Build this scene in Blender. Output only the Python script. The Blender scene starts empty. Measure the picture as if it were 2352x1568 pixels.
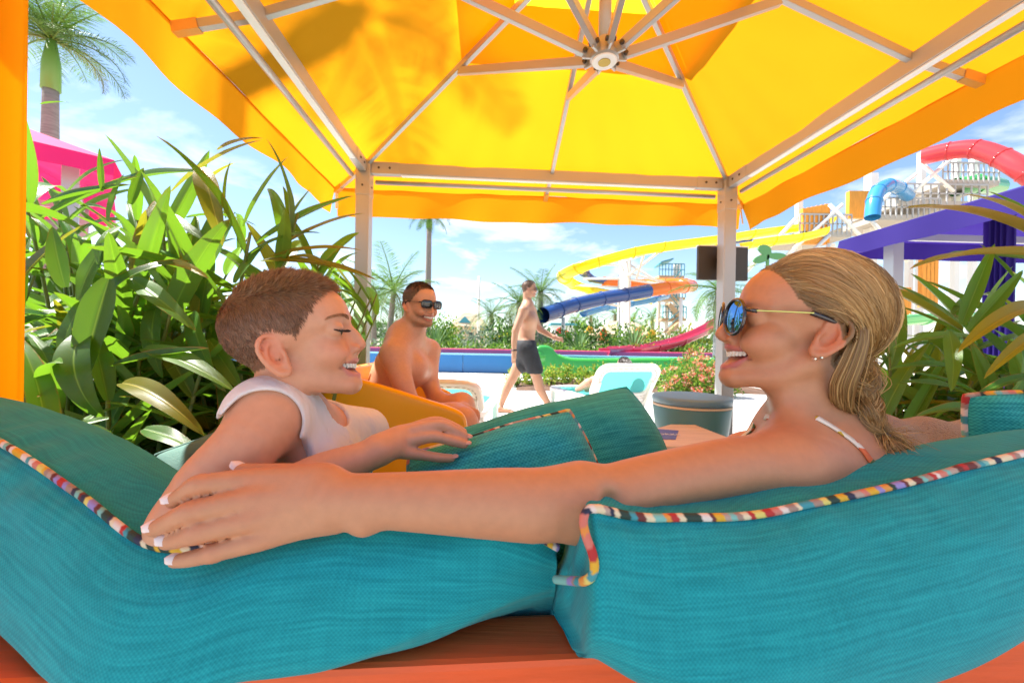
import bpy, bmesh, math, random
import numpy as np
from mathutils import Vector, Matrix
R = math.radians
random.seed(7); np.random.seed(7)
scene = bpy.context.scene
COL = scene.collection
# ------------------------------------------------------------------ camera
CAM_H = 0.98
cam_data = bpy.data.cameras.new('camera'); cam = bpy.data.objects.new('camera', cam_data); COL.objects.link(cam)
cam_data.sensor_width = 36.0; cam_data.lens = 14.0
cam_data.clip_start = 0.02; cam_data.clip_end = 3000
cam.location = (0, 0, CAM_H)
ROLL = R(1.0)
cam.rotation_euler = (Matrix.Rotation(R(90), 3, 'X') @ Matrix.Rotation(ROLL, 3, 'Z')).to_euler()
cam_data.dof.use_dof = True; cam_data.dof.focus_distance = 0.66; cam_data.dof.aperture_fstop = 8.0
scene.camera = cam
# ------------------------------------------------------------------ sun, sky, exposure
SUN_DIR = Vector((-0.50, 0.16, 0.85)).normalized()          # towards the sun
sun_l = bpy.data.lights.new('sun', 'SUN'); sun_l.energy = 4.2; sun_l.angle = R(0.53); sun_l.color = (1.0, 0.95, 0.87)
sun = bpy.data.objects.new('sun', sun_l); COL.objects.link(sun)
sun.rotation_euler = SUN_DIR.to_track_quat('Z', 'Y').to_euler(); sun.location = (-20, 6, 34)
world = bpy.data.worlds.new('World'); scene.world = world; world.use_nodes = True
wn, wl = world.node_tree.nodes, world.node_tree.links
wn.clear()
w_out = wn.new('ShaderNodeOutputWorld'); w_bg = wn.new('ShaderNodeBackground')
w_sky = wn.new('ShaderNodeTexSky'); w_sky.sky_type = 'NISHITA'; w_sky.sun_disc = False
w_sky.sun_elevation = math.asin(SUN_DIR.z); w_sky.sun_rotation = math.atan2(SUN_DIR.x, SUN_DIR.y)
w_sky.air_density = 1.0; w_sky.dust_density = 0.25; w_sky.ozone_density = 2.0
w_bg.inputs['Strength'].default_value = 0.072
# thin fair-weather clouds: noise over a flat layer reached by each view direction
w_tc = wn.new('ShaderNodeTexCoord'); w_sep = wn.new('ShaderNodeSeparateXYZ'); wl.new(w_tc.outputs['Generated'], w_sep.inputs[0])
w_mz = wn.new('ShaderNodeMath'); w_mz.operation = 'MAXIMUM'; wl.new(w_sep.outputs['Z'], w_mz.inputs[0]); w_mz.inputs[1].default_value = 0.03
w_az = wn.new('ShaderNodeMath'); w_az.operation = 'ADD'; wl.new(w_mz.outputs[0], w_az.inputs[0]); w_az.inputs[1].default_value = 0.12
w_dx = wn.new('ShaderNodeMath'); w_dx.operation = 'DIVIDE'; wl.new(w_sep.outputs['X'], w_dx.inputs[0]); wl.new(w_az.outputs[0], w_dx.inputs[1])
w_dy = wn.new('ShaderNodeMath'); w_dy.operation = 'DIVIDE'; wl.new(w_sep.outputs['Y'], w_dy.inputs[0]); wl.new(w_az.outputs[0], w_dy.inputs[1])
w_cb = wn.new('ShaderNodeCombineXYZ'); wl.new(w_dx.outputs[0], w_cb.inputs[0]); wl.new(w_dy.outputs[0], w_cb.inputs[1]); w_cb.inputs[2].default_value = 3.7
w_no = wn.new('ShaderNodeTexNoise'); w_no.inputs['Scale'].default_value = 1.55; w_no.inputs['Detail'].default_value = 7; w_no.inputs['Roughness'].default_value = 0.56
w_no.inputs['Distortion'].default_value = 0.25
wl.new(w_cb.outputs[0], w_no.inputs['Vector'])
w_cr = wn.new('ShaderNodeValToRGB'); w_cr.color_ramp.elements[0].position = 0.53; w_cr.color_ramp.elements[1].position = 0.74
wl.new(w_no.outputs['Fac'], w_cr.inputs[0])
w_mix = wn.new('ShaderNodeMixRGB'); w_mix.blend_type = 'MIX'; wl.new(w_cr.outputs[0], w_mix.inputs['Fac'])
wl.new(w_sky.outputs[0], w_mix.inputs['Color1']); w_mix.inputs['Color2'].default_value = (6.5, 6.6, 6.8, 1)
wl.new(w_mix.outputs[0], w_bg.inputs['Color']); wl.new(w_bg.outputs[0], w_out.inputs[0])
vs = scene.view_settings; vs.view_transform = 'Standard'; vs.look = 'None'; vs.gamma = 1.0; vs.use_curve_mapping = False
vs.exposure = 1.8
scene.cycles.use_denoising = True
scene.cycles.max_bounces = 10; scene.cycles.diffuse_bounces = 5; scene.cycles.transmission_bounces = 6; scene.cycles.transparent_max_bounces = 12
scene.cycles.sample_clamp_indirect = 6.0
scene.cycles.caustics_reflective = False; scene.cycles.caustics_refractive = False

# ------------------------------------------------------------------ layout helper: photo coordinates (2352 x 1568) + distance -> point
_cr, _sr = math.cos(ROLL), math.sin(ROLL)
def P(px, py, d):
    xc = (px - 1176.0) / 915.0 * d; yc = (784.0 - py) / 915.0 * d
    return Vector((xc * _cr - yc * _sr, d, CAM_H + xc * _sr + yc * _cr))
def G(px, d):                                  # a point on the ground under that column
    p = P(px, 784, d); return Vector((p.x, p.y, 0.0))

# ------------------------------------------------------------------ materials
MATS = {}
def mat(name, color=(0.5, 0.5, 0.5), rough=0.5, metal=0.0, spec=0.5, noise=0.0, nscale=8.0, bump=0.0, bscale=60.0,
        attr=None, trans=0.0, sss=0.0, sssr=(1, 0.35, 0.2), ssss=0.005, coat=0.0, island=0.0, sheen=0.0, tcol=None, detail=4.0, stretch=None):
    if name in MATS: return MATS[name]
    m = bpy.data.materials.new(name); m.use_nodes = True; MATS[name] = m
    nt = m.node_tree; n, l = nt.nodes, nt.links
    b = n['Principled BSDF']; out = n['Material Output']
    b.inputs['Roughness'].default_value = rough; b.inputs['Metallic'].default_value = metal
    b.inputs['Specular IOR Level'].default_value = spec
    if coat: b.inputs['Coat Weight'].default_value = coat; b.inputs['Coat Roughness'].default_value = 0.12
    if sheen: b.inputs['Sheen Weight'].default_value = sheen
    tc = n.new('ShaderNodeTexCoord'); vec = tc.outputs['Object']
    if stretch:
        mp = n.new('ShaderNodeMapping'); mp.inputs['Scale'].default_value = stretch; l.new(vec, mp.inputs[0]); vec = mp.outputs[0]
    if attr:
        a = n.new('ShaderNodeAttribute'); a.attribute_name = attr; col = a.outputs['Color']
    else:
        rgb = n.new('ShaderNodeRGB'); rgb.outputs[0].default_value = (*color, 1); col = rgb.outputs[0]
    if noise:
        tn = n.new('ShaderNodeTexNoise'); tn.inputs['Scale'].default_value = nscale; tn.inputs['Detail'].default_value = detail; l.new(vec, tn.inputs['Vector'])
        mr = n.new('ShaderNodeMapRange'); mr.inputs[1].default_value = 0.25; mr.inputs[2].default_value = 0.75
        mr.inputs[3].default_value = 1 - noise; mr.inputs[4].default_value = 1 + noise; l.new(tn.outputs['Fac'], mr.inputs[0])
        mm = n.new('ShaderNodeVectorMath'); mm.operation = 'SCALE'; l.new(col, mm.inputs[0]); l.new(mr.outputs[0], mm.inputs['Scale']); col = mm.outputs[0]
    if island:
        oi = n.new('ShaderNodeObjectInfo'); hs = n.new('ShaderNodeHueSaturation')
        m1 = n.new('ShaderNodeMapRange'); l.new(oi.outputs['Random'], m1.inputs[0]); m1.inputs[3].default_value = 1 - island; m1.inputs[4].default_value = 1 + island
        l.new(m1.outputs[0], hs.inputs['Value']); l.new(col, hs.inputs['Color']); col = hs.outputs[0]
    l.new(col, b.inputs['Base Color'])
    if sss:
        b.inputs['Subsurface Weight'].default_value = sss; b.inputs['Subsurface Radius'].default_value = sssr; b.inputs['Subsurface Scale'].default_value = ssss
    if bump:
        bn = n.new('ShaderNodeTexNoise'); bn.inputs['Scale'].default_value = bscale; bn.inputs['Detail'].default_value = 4; l.new(vec, bn.inputs['Vector'])
        bp = n.new('ShaderNodeBump'); bp.inputs['Strength'].default_value = bump; bp.inputs['Distance'].default_value = 0.01
        l.new(bn.outputs['Fac'], bp.inputs['Height']); l.new(bp.outputs[0], b.inputs['Normal'])
    if trans:
        t = n.new('ShaderNodeBsdfTranslucent'); mx = n.new('ShaderNodeMixShader'); mx.inputs[0].default_value = trans
        if tcol: t.inputs['Color'].default_value = (*tcol, 1)
        else: l.new(col, t.inputs['Color'])
        l.new(b.outputs[0], mx.inputs[1]); l.new(t.outputs[0], mx.inputs[2]); l.new(mx.outputs[0], out.inputs['Surface'])
    m['_b'] = 1
    return m

# ------------------------------------------------------------------ object helpers
def link(o, parent=None):
    COL.objects.link(o)
    if parent is not None: o.parent = parent
    return o
def tag(o, label=None, cat=None, group=None, kind=None):
    if label: o['label'] = label
    if cat: o['category'] = cat
    if group: o['group'] = group
    if kind: o['kind'] = kind
    return o
def empty(name, loc, label=None, cat=None, group=None, rz=0.0):
    o = bpy.data.objects.new(name, None); o.empty_display_size = 0.1; o.location = loc; o.rotation_euler = (0, 0, rz)
    link(o); return tag(o, label, cat, group)
def meshobj(name, verts, faces, m=None, parent=None, smooth=True, world=True):
    """verts in world space unless world=False (then in the parent's space)."""
    me = bpy.data.meshes.new(name)
    verts = np.asarray(verts, dtype=np.float32).reshape(-1, 3)
    if parent is not None and world:
        inv = np.array(parent_matrix(parent).inverted()); verts = verts @ inv[:3, :3].T.astype(np.float32) + inv[:3, 3].astype(np.float32)
    if isinstance(faces, np.ndarray):
        nf, k = faces.shape
        me.vertices.add(len(verts)); me.vertices.foreach_set('co', verts.ravel())
        me.loops.add(nf * k); me.loops.foreach_set('vertex_index', faces.astype(np.int32).ravel())
        me.polygons.add(nf); me.polygons.foreach_set('loop_start', np.arange(0, nf * k, k, dtype=np.int32))
        me.update(calc_edges=True); me.validate()
    else:
        me.from_pydata(verts.tolist(), [], faces)
    if smooth: me.polygons.foreach_set('use_smooth', np.ones(len(me.polygons), dtype=bool))
    if m: me.materials.append(m)
    o = bpy.data.objects.new(name, me); link(o, parent)
    return o
def parent_matrix(o):
    mtx = o.matrix_basis.copy(); p = o.parent
    while p: mtx = p.matrix_basis @ mtx; p = p.parent
    return mtx
def set_col(o, cols, name='col'):
    me = o.data; a = me.color_attributes.new(name, 'FLOAT_COLOR', 'POINT')
    c = np.ones((len(me.vertices), 4), dtype=np.float32); c[:, :3] = cols; a.data.foreach_set('color', c.ravel())
def set_uv(o, uv):                              # per-vertex uv
    me = o.data; ul = me.uv_layers.new(name='UVMap'); idx = np.zeros(len(me.loops), dtype=np.int32); me.loops.foreach_get('vertex_index', idx)
    ul.data.foreach_set('uv', np.asarray(uv, dtype=np.float32)[idx].ravel())
class MB:
    """collects shapes into one mesh"""
    def __init__(s): s.v = []; s.f = []
    def add(s, v, f):
        o = len(s.v); s.v += [tuple(x) for x in v]; s.f += [tuple(i + o for i in q) for q in f]; return s
    def box(s, c, size, M=None, bev=0.0):
        c = Vector(c); hx, hy, hz = [a / 2 for a in size]
        bm = bmesh.new(); bmesh.ops.create_cube(bm, size=1.0)
        for v in bm.verts: v.co = Vector((v.co.x * size[0], v.co.y * size[1], v.co.z * size[2]))
        if bev: bmesh.ops.bevel(bm, geom=bm.edges[:], offset=bev, segments=2, affect='EDGES', profile=0.6)
        bm.verts.index_update()
        vs_ = [(M @ v.co if M else v.co) + c for v in bm.verts]; fs = [[v.index for v in f.verts] for f in bm.faces]
        bm.free(); return s.add(vs_, fs)
    def bar(s, a, b, w, h=None, up=(0, 0, 1), bev=0.0):
        a, b = Vector(a), Vector(b); h = h or w; z = (b - a).normalized(); x = Vector(up).cross(z)
        if x.length < 1e-4: x = Vector((1, 0, 0))
        x.normalize(); y = z.cross(x); M = Matrix((x, y, z)).transposed()
        return s.box((a + b) / 2, (w, h, (b - a).length), M, bev)
    def tube(s, pts, r, n=8, cap=True, closed=False):
        v, f, _ = tube_arrays(pts, r, n, cap, closed); return s.add(v, f)
    def lathe(s, prof, c=(0, 0, 0), n=24, M=None):
        c = Vector(c); o = []; f = []
        for r, z in prof:
            for i in range(n):
                a = 2 * math.pi * i / n; p = Vector((r * math.cos(a), r * math.sin(a), z)); o.append((M @ p if M else p) + c)
        k = len(prof)
        for j in range(k - 1):
            for i in range(n): f.append((j * n + i, j * n + (i + 1) % n, (j + 1) * n + (i + 1) % n, (j + 1) * n + i))
        f.append(tuple(range(n))[::-1]); f.append(tuple((k - 1) * n + i for i in range(n)))
        return s.add(o, f)
    def build(s, name, m, parent=None, smooth=False, world=True):
        return meshobj(name, s.v, s.f, m, parent, smooth, world)
def frames(pts):
    pts = [Vector(p) for p in pts]; n = len(pts); T = []
    for i in range(n):
        a = pts[max(0, i - 1)]; b = pts[min(n - 1, i + 1)]; T.append((b - a).normalized())
    x = T[0].orthogonal().normalized(); out = []
    for i in range(n):
        x = (x - T[i] * x.dot(T[i])); x = x.normalized() if x.length > 1e-6 else T[i].orthogonal().normalized()
        out.append((pts[i], T[i], x, T[i].cross(x)))
    return out
def tube_arrays(pts, r, n=8, cap=True, closed=False):
    fr = frames(pts); k = len(fr); v = []; f = []; arc = []
    L = 0
    for j, (p, t, x, y) in enumerate(fr):
        if j: L += (p - fr[j - 1][0]).length
        rr = r[j] if hasattr(r, '__len__') else r
        for i in range(n):
            a = 2 * math.pi * i / n; v.append(p + (x * math.cos(a) + y * math.sin(a)) * rr); arc.append((L, i / n))
    kk = k if closed else k - 1
    for j in range(kk):
        j2 = (j + 1) % k
        for i in range(n): f.append((j * n + i, j * n + (i + 1) % n, j2 * n + (i + 1) % n, j2 * n + i))
    if cap and not closed:
        f.append(tuple(range(n))[::-1]); f.append(tuple((k - 1) * n + i for i in range(n)))
    return v, f, arc
def catmull(pts, n):
    """smooth curve with about n points per span through pts"""
    pts = [np.array(p, dtype=float) for p in pts]; out = []
    for i in range(len(pts) - 1):
        p0 = pts[max(0, i - 1)]; p1 = pts[i]; p2 = pts[i + 1]; p3 = pts[min(len(pts) - 1, i + 2)]
        for j in range(n):
            t = j / n
            out.append(0.5 * ((2 * p1) + (-p0 + p2) * t + (2 * p0 - 5 * p1 + 4 * p2 - p3) * t * t + (-p0 + 3 * p1 - 3 * p2 + p3) * t ** 3))
    out.append(pts[-1]); return out
def copy_tree(o, parent=None, mtx=None):
    c = o.copy(); COL.objects.link(c); c.parent = parent
    for ch in o.children: copy_tree(ch, c)
    return c

# ------------------------------------------------------------------ body sculpting: smooth-blended distance field -> one continuous skin
class Field:
    def __init__(s, lo, hi, h):
        s.lo = np.array(lo, float); s.h = h; s.n = np.ceil((np.array(hi) - s.lo) / h).astype(int) + 1
        s.v = np.full(s.n, 1.0, dtype=np.float32)
        s.ax = [(s.lo[i] + np.arange(s.n[i]) * h).astype(np.float32) for i in range(3)]
        s.hooks = []
    def region(s, lo, hi):
        a = np.clip(np.floor((np.array(lo) - s.lo) / s.h).astype(int), 0, s.n); b = np.clip(np.ceil((np.array(hi) - s.lo) / s.h).astype(int) + 1, 0, s.n)
        sl = tuple(slice(a[i], b[i]) for i in range(3))
        return sl, s.ax[0][sl[0]][:, None, None], s.ax[1][sl[1]][None, :, None], s.ax[2][sl[2]][None, None, :]
    def blend(s, sl, d, k, sub=False):
        if d.size == 0: return
        a = s.v[sl]
        if sub:
            d = -d
            if k <= 0: s.v[sl] = np.maximum(a, d); return
            h = np.clip(0.5 - 0.5 * (a - d) / k, 0, 1); s.v[sl] = a * (1 - h) + d * h + k * h * (1 - h)
            return
        if k <= 0: s.v[sl] = np.minimum(a, d); return
        h = np.clip(0.5 + 0.5 * (a - d) / k, 0, 1); s.v[sl] = a * (1 - h) + d * h - k * h * (1 - h)
    def chain(s, pts, rs, k=0.01, sub=False):
        pts = np.array([tuple(p) for p in pts], dtype=np.float32); rs = np.broadcast_to(np.array(rs, dtype=np.float32), (len(pts),))
        if len(pts) > 2:
            pr = np.array(catmull([np.append(p, r_) for p, r_ in zip(pts, rs)], 3 if len(pts) > 5 else 4), dtype=np.float32); pts, rs = pr[:, :3], pr[:, 3]
        m = rs.max() + k + 3 * s.h
        sl, X, Y, Z = s.region(pts.min(0) - m, pts.max(0) + m)
        d = None
        for i in range(max(1, len(pts) - 1)):
            a = pts[i]; b = pts[min(i + 1, len(pts) - 1)]; ba = b - a; L = float((ba * ba).sum())
            px, py, pz = X - a[0], Y - a[1], Z - a[2]
            if L < 1e-12: e = np.sqrt(px * px + py * py + pz * pz) - rs[i]
            else:
                t = np.clip((px * ba[0] + py * ba[1] + pz * ba[2]) / L, 0, 1)
                e = np.sqrt((px - t * ba[0]) ** 2 + (py - t * ba[1]) ** 2 + (pz - t * ba[2]) ** 2) - (rs[i] + (rs[min(i + 1, len(pts) - 1)] - rs[i]) * t)
            d = e if d is None else np.minimum(d, e)
        s.blend(sl, d, k, sub)
    def ell(s, c, r, M=None, k=0.01, sub=False):
        """ellipsoid, radii r along the columns of M"""
        c = np.array(tuple(c), dtype=np.float32); r = np.array(r, dtype=np.float32); m = r.max() + k + 3 * s.h
        Mx = np.eye(3, dtype=np.float32) if M is None else np.array(M, dtype=np.float32)
        ext = np.sqrt(((Mx * r[None, :]) ** 2).sum(1)) + k + 3 * s.h
        sl, X, Y, Z = s.region(c - ext, c + ext)
        px, py, pz = X - c[0], Y - c[1], Z - c[2]
        q = [(px * Mx[0, i] + py * Mx[1, i] + pz * Mx[2, i]) / r[i] for i in range(3)]
        k0 = np.sqrt(q[0] ** 2 + q[1] ** 2 + q[2] ** 2) + 1e-9; k1 = np.sqrt((q[0] / r[0]) ** 2 + (q[1] / r[1]) ** 2 + (q[2] / r[2]) ** 2) + 1e-9
        s.blend(sl, k0 * (k0 - 1) / k1, k, sub)
    def mesh(s, smooth=1):
        v = s.v; neg = v < 0
        n = s.n; c = np.zeros(tuple(n - 1), dtype=np.int8)
        for i in (0, 1):
            for j in (0, 1):
                for k in (0, 1): c += neg[i:n[0] - 1 + i, j:n[1] - 1 + j, k:n[2] - 1 + k]
        act = np.argwhere((c > 0) & (c < 8)); del c
        idx = np.full(tuple(n - 1), -1, dtype=np.int32); idx[act[:, 0], act[:, 1], act[:, 2]] = np.arange(len(act))
        acc = np.zeros((len(act), 3)); cnt = np.zeros(len(act))
        cor = [(i, j, k) for i in (0, 1) for j in (0, 1) for k in (0, 1)]
        val = {q: v[act[:, 0] + q[0], act[:, 1] + q[1], act[:, 2] + q[2]] for q in cor}
        for a in cor:
            for ax in range(3):
                if a[ax]: continue
                b = list(a); b[ax] = 1; b = tuple(b); va, vb = val[a], val[b]; cr = (va < 0) != (vb < 0)
                t = np.where(cr, va / np.where(va == vb, 1, va - vb), 0)
                p = np.array(a, float)[None, :].repeat(len(act), 0); p[:, ax] = t
                acc += np.where(cr[:, None], p, 0); cnt += cr
        verts = (act + acc / cnt[:, None]) * s.h + s.lo
        quads = []
        for ax in range(3):
            sl0 = [slice(None)] * 3; sl1 = [slice(None)] * 3; sl0[ax] = slice(0, -1); sl1[ax] = slice(1, None)
            e = np.argwhere(neg[tuple(sl0)] != neg[tuple(sl1)])
            o1, o2 = (ax + 1) % 3, (ax + 2) % 3
            e = e[(e[:, o1] > 0) & (e[:, o2] > 0) & (e[:, o1] < n[o1] - 1) & (e[:, o2] < n[o2] - 1)]
            def cell(d1, d2):
                q = e.copy(); q[:, o1] -= d1; q[:, o2] -= d2; return idx[q[:, 0], q[:, 1], q[:, 2]]
            Q = np.stack([cell(1, 1), cell(0, 1), cell(0, 0), cell(1, 0)], 1)
            fl = ~neg[e[:, 0], e[:, 1], e[:, 2]]; Q[fl] = Q[fl][:, ::-1]; quads.append(Q)
        F = np.concatenate(quads); F = F[(F >= 0).all(1)]
        for _ in range(smooth):
            s_ = np.zeros_like(verts); w = np.zeros(len(verts))
            for a in range(4):
                i, j = F[:, a], F[:, (a + 1) % 4]
                for x in range(3):
                    s_[:, x] += np.bincount(i, verts[j, x], len(verts))
                w += np.bincount(i, minlength=len(verts))
            verts = verts * 0.5 + 0.5 * s_ / np.maximum(w, 1)[:, None]
        return verts, F
def axes(fwd, up=(0, 0, 1)):
    """columns: forward, left, up"""
    f = Vector(fwd).normalized(); l = Vector(up).cross(f).normalized(); u = f.cross(l)
    return Matrix((f, l, u)).transposed()
class Frame:
    """local millimetres (x forward, y left, z up) -> world metres"""
    def __init__(s, M, o, sc): s.M = M; s.o = Vector(o); s.s = sc * 0.001
    def __call__(s, x, y, z): return s.o + s.M @ (Vector((x, y, z)) * s.s)
    def inv(s, W):
        return ((np.asarray(W) - np.array(s.o)) @ np.array(s.M)) / s.s
# ================================================================== people
skin_m = mat('skin', attr='col', rough=0.46, spec=0.45, noise=0.055, nscale=90, detail=8.0, bump=0.06, bscale=700, sss=0.10, ssss=0.006)
mouth_m = mat('tooth', (0.80, 0.77, 0.70), rough=0.25, spec=0.6)
nail_m = mat('nail_polish', (0.86, 0.72, 0.68), rough=0.18, spec=0.6)
def dchain(Q, pts):
    """distance of points Q to a polyline"""
    d = np.full(len(Q), 1e9); pts = np.array(pts, float)
    for a, b in zip(pts[:-1], pts[1:]):
        ba = b - a; t = np.clip(((Q - a) @ ba) / max(1e-9, ba @ ba), 0, 1); d = np.minimum(d, np.linalg.norm(Q - a - t[:, None] * ba, axis=1))
    return d
def sstep(a, b, x):
    t = np.clip((x - a) / (b - a), 0, 1); return t * t * (3 - 2 * t)

def head(F, fr, p):
    """sculpt a head into field F; fr maps local mm to world; p tunes the shape"""
    s = fr.s; M = fr.M
    def C(pts, rs, k=10, sub=False, both=False):
        F.chain([fr(*q) for q in pts], np.array(rs) * s, k * s, sub)
        if both: F.chain([fr(q[0], -q[1], q[2]) for q in pts], np.array(rs) * s, k * s, sub)
    def E(c, r, k=10, sub=False, both=False, rot=None):
        Ms = M @ rot if rot is not None else M
        F.ell(fr(*c), np.array(r) * s, Ms, k * s, sub)
        if both:
            c2 = (c[0], -c[1], c[2]); rr = rot
            if rot is not None:
                S = Matrix.Diagonal((1, -1, 1)); rr = S @ rot @ S
            F.ell(fr(*c2), np.array(r) * s, M @ rr if rr is not None else M, k * s, sub)
    jaw = p.get('jaw', 1.0); fz = p.get('fz', 1.0)      # jaw width, face length
    ch = p.get('ch', 78)
    E((-6, 0, ch - 46), (93, p.get('cw', 70), ch), 0)
    E((38, 0, ch - 46), (p.get('fh', 51), 57, ch - 24), 14)
    E((36, 0, -36 * fz), (50, 53, 52 * fz), 16)
    C([(-2, 47 * jaw, -48 * fz), (28, 40 * jaw, -76 * fz), (p.get('chx', 70) - 4, 14, -93 * fz)], (17, 15, 14), 16, both=True)
    E((p.get('chx', 70), 0, -94 * fz), (p.get('chin', 17), 20, 15), 12)
    ck = p.get('ck', 1.0)
    E((54, 39 * ck, -32 * fz), (28 * ck, 23 * ck, 22 * ck), 14, both=True)
    E((p.get('mx', 68), 0, -58 * fz), (24, 31, 26), 12)
    C([(80, 10, 15), (78, 28, 18), (62, 46, 13)], (8.5, 8, 7), 12, both=True)          # brow ridge
    ey_, ex_ = p.get('eye', (31, 0))
    E((97 + ex_, ey_, -1), (15, 16, 11), 10, sub=True, both=True)                             # sockets
    E((74 + ex_, ey_, -1), (14.5, 15, 13), 5, both=True)
    C([(86 + ex_, ey_ - 9, 5.5), (89.5 + ex_, ey_, 7.5), (83 + ex_, ey_ + 11, 5.0)], (0.6, 0.9, 0.6), 3.5, sub=True, both=True)   # lid crease                                      # lids
    if p.get('slit'): C([(85 + ex_, ey_ - 9, -4.6), (88.5 + ex_, ey_ - 2, -6.2), (86 + ex_, ey_ + 5, -6.0), (80 + ex_, ey_ + 12, -3.6)], (1.2, 2.5, 2.4, 1.0), 1.2, sub=True, both=True)
    # nose
    nt = p.get('nose', (108, -36)); nr = p.get('nr', 8.5)
    C([(84, 0, 6), (0.45 * 84 + 0.55 * nt[0] - 2, 0, 0.5 * nt[1] + 3), (nt[0] - nr, 0, nt[1])], (6.5, 6.8, nr), 8)
    C([(74, 0, 8), (78, 0, -14), (82, 0, -34)], (13, 12.5, 13), 6)
    C([(nt[0] - nr - 4, 0, nt[1] - 5), (86, 0, -46)], (5, 6), 6)
    E((89, 12.5, nt[1] - 5), (11, 7, 7.5), 5, both=True)
    E((95, 7.5, nt[1] - 12.5), (5.5, 3.6, 4.5), 3, sub=True, both=True)
    # cheeks of the smile
    E((66, 36 * ck, -42 * fz), (20 * ck, 18 * ck, 17 * ck), 12, both=True)
    # lips and open mouth
    mo = p.get('mouth')
    up, lo, cav, cr = mo['up'], mo['lo'], mo['cav'], mo['cr']
    def mir(pts): return pts + [(a, -b, c) for a, b, c in pts[-2::-1]]
    C(mir(up), mo.get('ur', (2.6, 3.8, 4.4, 4.2)) + mo.get('ur', (2.6, 3.8, 4.4, 4.2))[-2::-1], 4)
    C(mir(lo), mo.get('lr', (2.5, 4.2, 5, 5)) + mo.get('lr', (2.5, 4.2, 5, 5))[-2::-1], 4)
    C(mir(cav), cr + cr[-2::-1], 2.5, sub=True)
    C([(88, 19, -34 * fz), (79, 31, -50 * fz), (70, 38, -66 * fz)], (1.0, 2.2, 1.2), 8, sub=True, both=True)   # smile folds
    # ears
    for sg in (1, -1):
        ez = p.get('ear', -14); ey = p.get('eary', 70)
        rot = Matrix.Rotation(R(p.get('et', -20)), 3, 'Y') @ Matrix.Rotation(-sg * R(p.get('eo', 18)), 3, 'Z')
        def ep(a, b, o):           # a: forward, b: up, o: out, in the ear's own plane
            q = rot @ Vector((a, 0, b)); n = rot @ Vector((0, sg, 0)); return Vector((-9, sg * ey, ez)) + q + n * o
        es = p.get('es', 1.0)
        def EC(pts, rs, k, sub=False): C([tuple(ep(a * es, b * es, o)) for a, b, o in pts], rs, k, sub)
        F.ell(fr(*ep(-1, 0, 1)), np.array((16, 5.5, 27)) * s * es, M @ rot, 6 * s)
        EC([(9, 6, 3), (12, 18, 5), (5, 28, 6.5), (-7, 28, 8), (-15, 17, 9), (-16, 2, 8.5), (-11, -14, 7), (-3, -25, 5), (5, -26, 4), (9, -18, 2.5)],
           (3.0, 3.2, 3.4, 3.6, 3.8, 3.6, 3.6, 5.5, 5.2, 4), 2.5)                          # helix and lobe
        F.ell(fr(*ep(0, 3, 8.5)), np.array((9.8, 7.5, 18)) * s * es, M @ rot, 3 * s, True)
        EC([(1, 20, 4.5), (-7, 10, 6), (-8.5, -4, 6), (-3, -13, 5)], (2.2, 2.8, 2.8, 2.6), 3)    # antihelix
        EC([(10, 1, 4), (9, -7, 4.5)], (3.6, 3.4), 3)                                            # tragus
        F.ell(fr(*ep(3, -4, 5)), np.array((5.5, 5.5, 7.5)) * s * es, M @ rot, 3.5 * s, True)

def skin_colors(V, fr, p, base, lip, rng=0):
    """natural skin tone with lips, warmer nose, cheeks and ears"""
    base = np.array(base); Q = fr.inv(V); col = np.repeat(base[None, :], len(V), 0)
    rs = np.random.RandomState(rng)
    red = np.array((1.10, 0.80, 0.74))
    def tint(w, t):
        nonlocal col; col = col * (1 - w[:, None]) + col * np.array(t)[None, :] * w[:, None]
    for sg in (1, -1):
        w = np.exp(-(((Q - np.array((68, sg * 40, -36))) / np.array((26, 26, 20))) ** 2).sum(1)); tint(0.55 * w, red)
        w = np.exp(-(((Q - np.array((-10, sg * 78, -14))) / np.array((22, 14, 34))) ** 2).sum(1)); tint(0.75 * w, (1.15, 0.76, 0.72))
    w = np.exp(-(((Q - np.array((104, 0, -38))) / np.array((12, 16, 12))) ** 2).sum(1)); tint(0.6 * w, red)
    mo = p['mouth']
    def mir(pts): return pts + [(a, -b, c) for a, b, c in pts[-2::-1]]
    lipd = np.minimum(dchain(Q, mir(mo['up'])), dchain(Q, mir(mo['lo']))); w = 1 - sstep(4.0, 6.4, lipd)
    col = col * (1 - w[:, None]) + np.array(lip)[None, :] * w[:, None]
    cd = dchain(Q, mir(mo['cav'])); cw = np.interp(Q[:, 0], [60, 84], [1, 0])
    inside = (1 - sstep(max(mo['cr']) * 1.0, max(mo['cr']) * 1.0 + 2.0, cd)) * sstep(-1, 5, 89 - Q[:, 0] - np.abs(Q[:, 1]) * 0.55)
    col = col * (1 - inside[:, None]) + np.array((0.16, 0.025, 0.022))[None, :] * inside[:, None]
    return col
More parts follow.
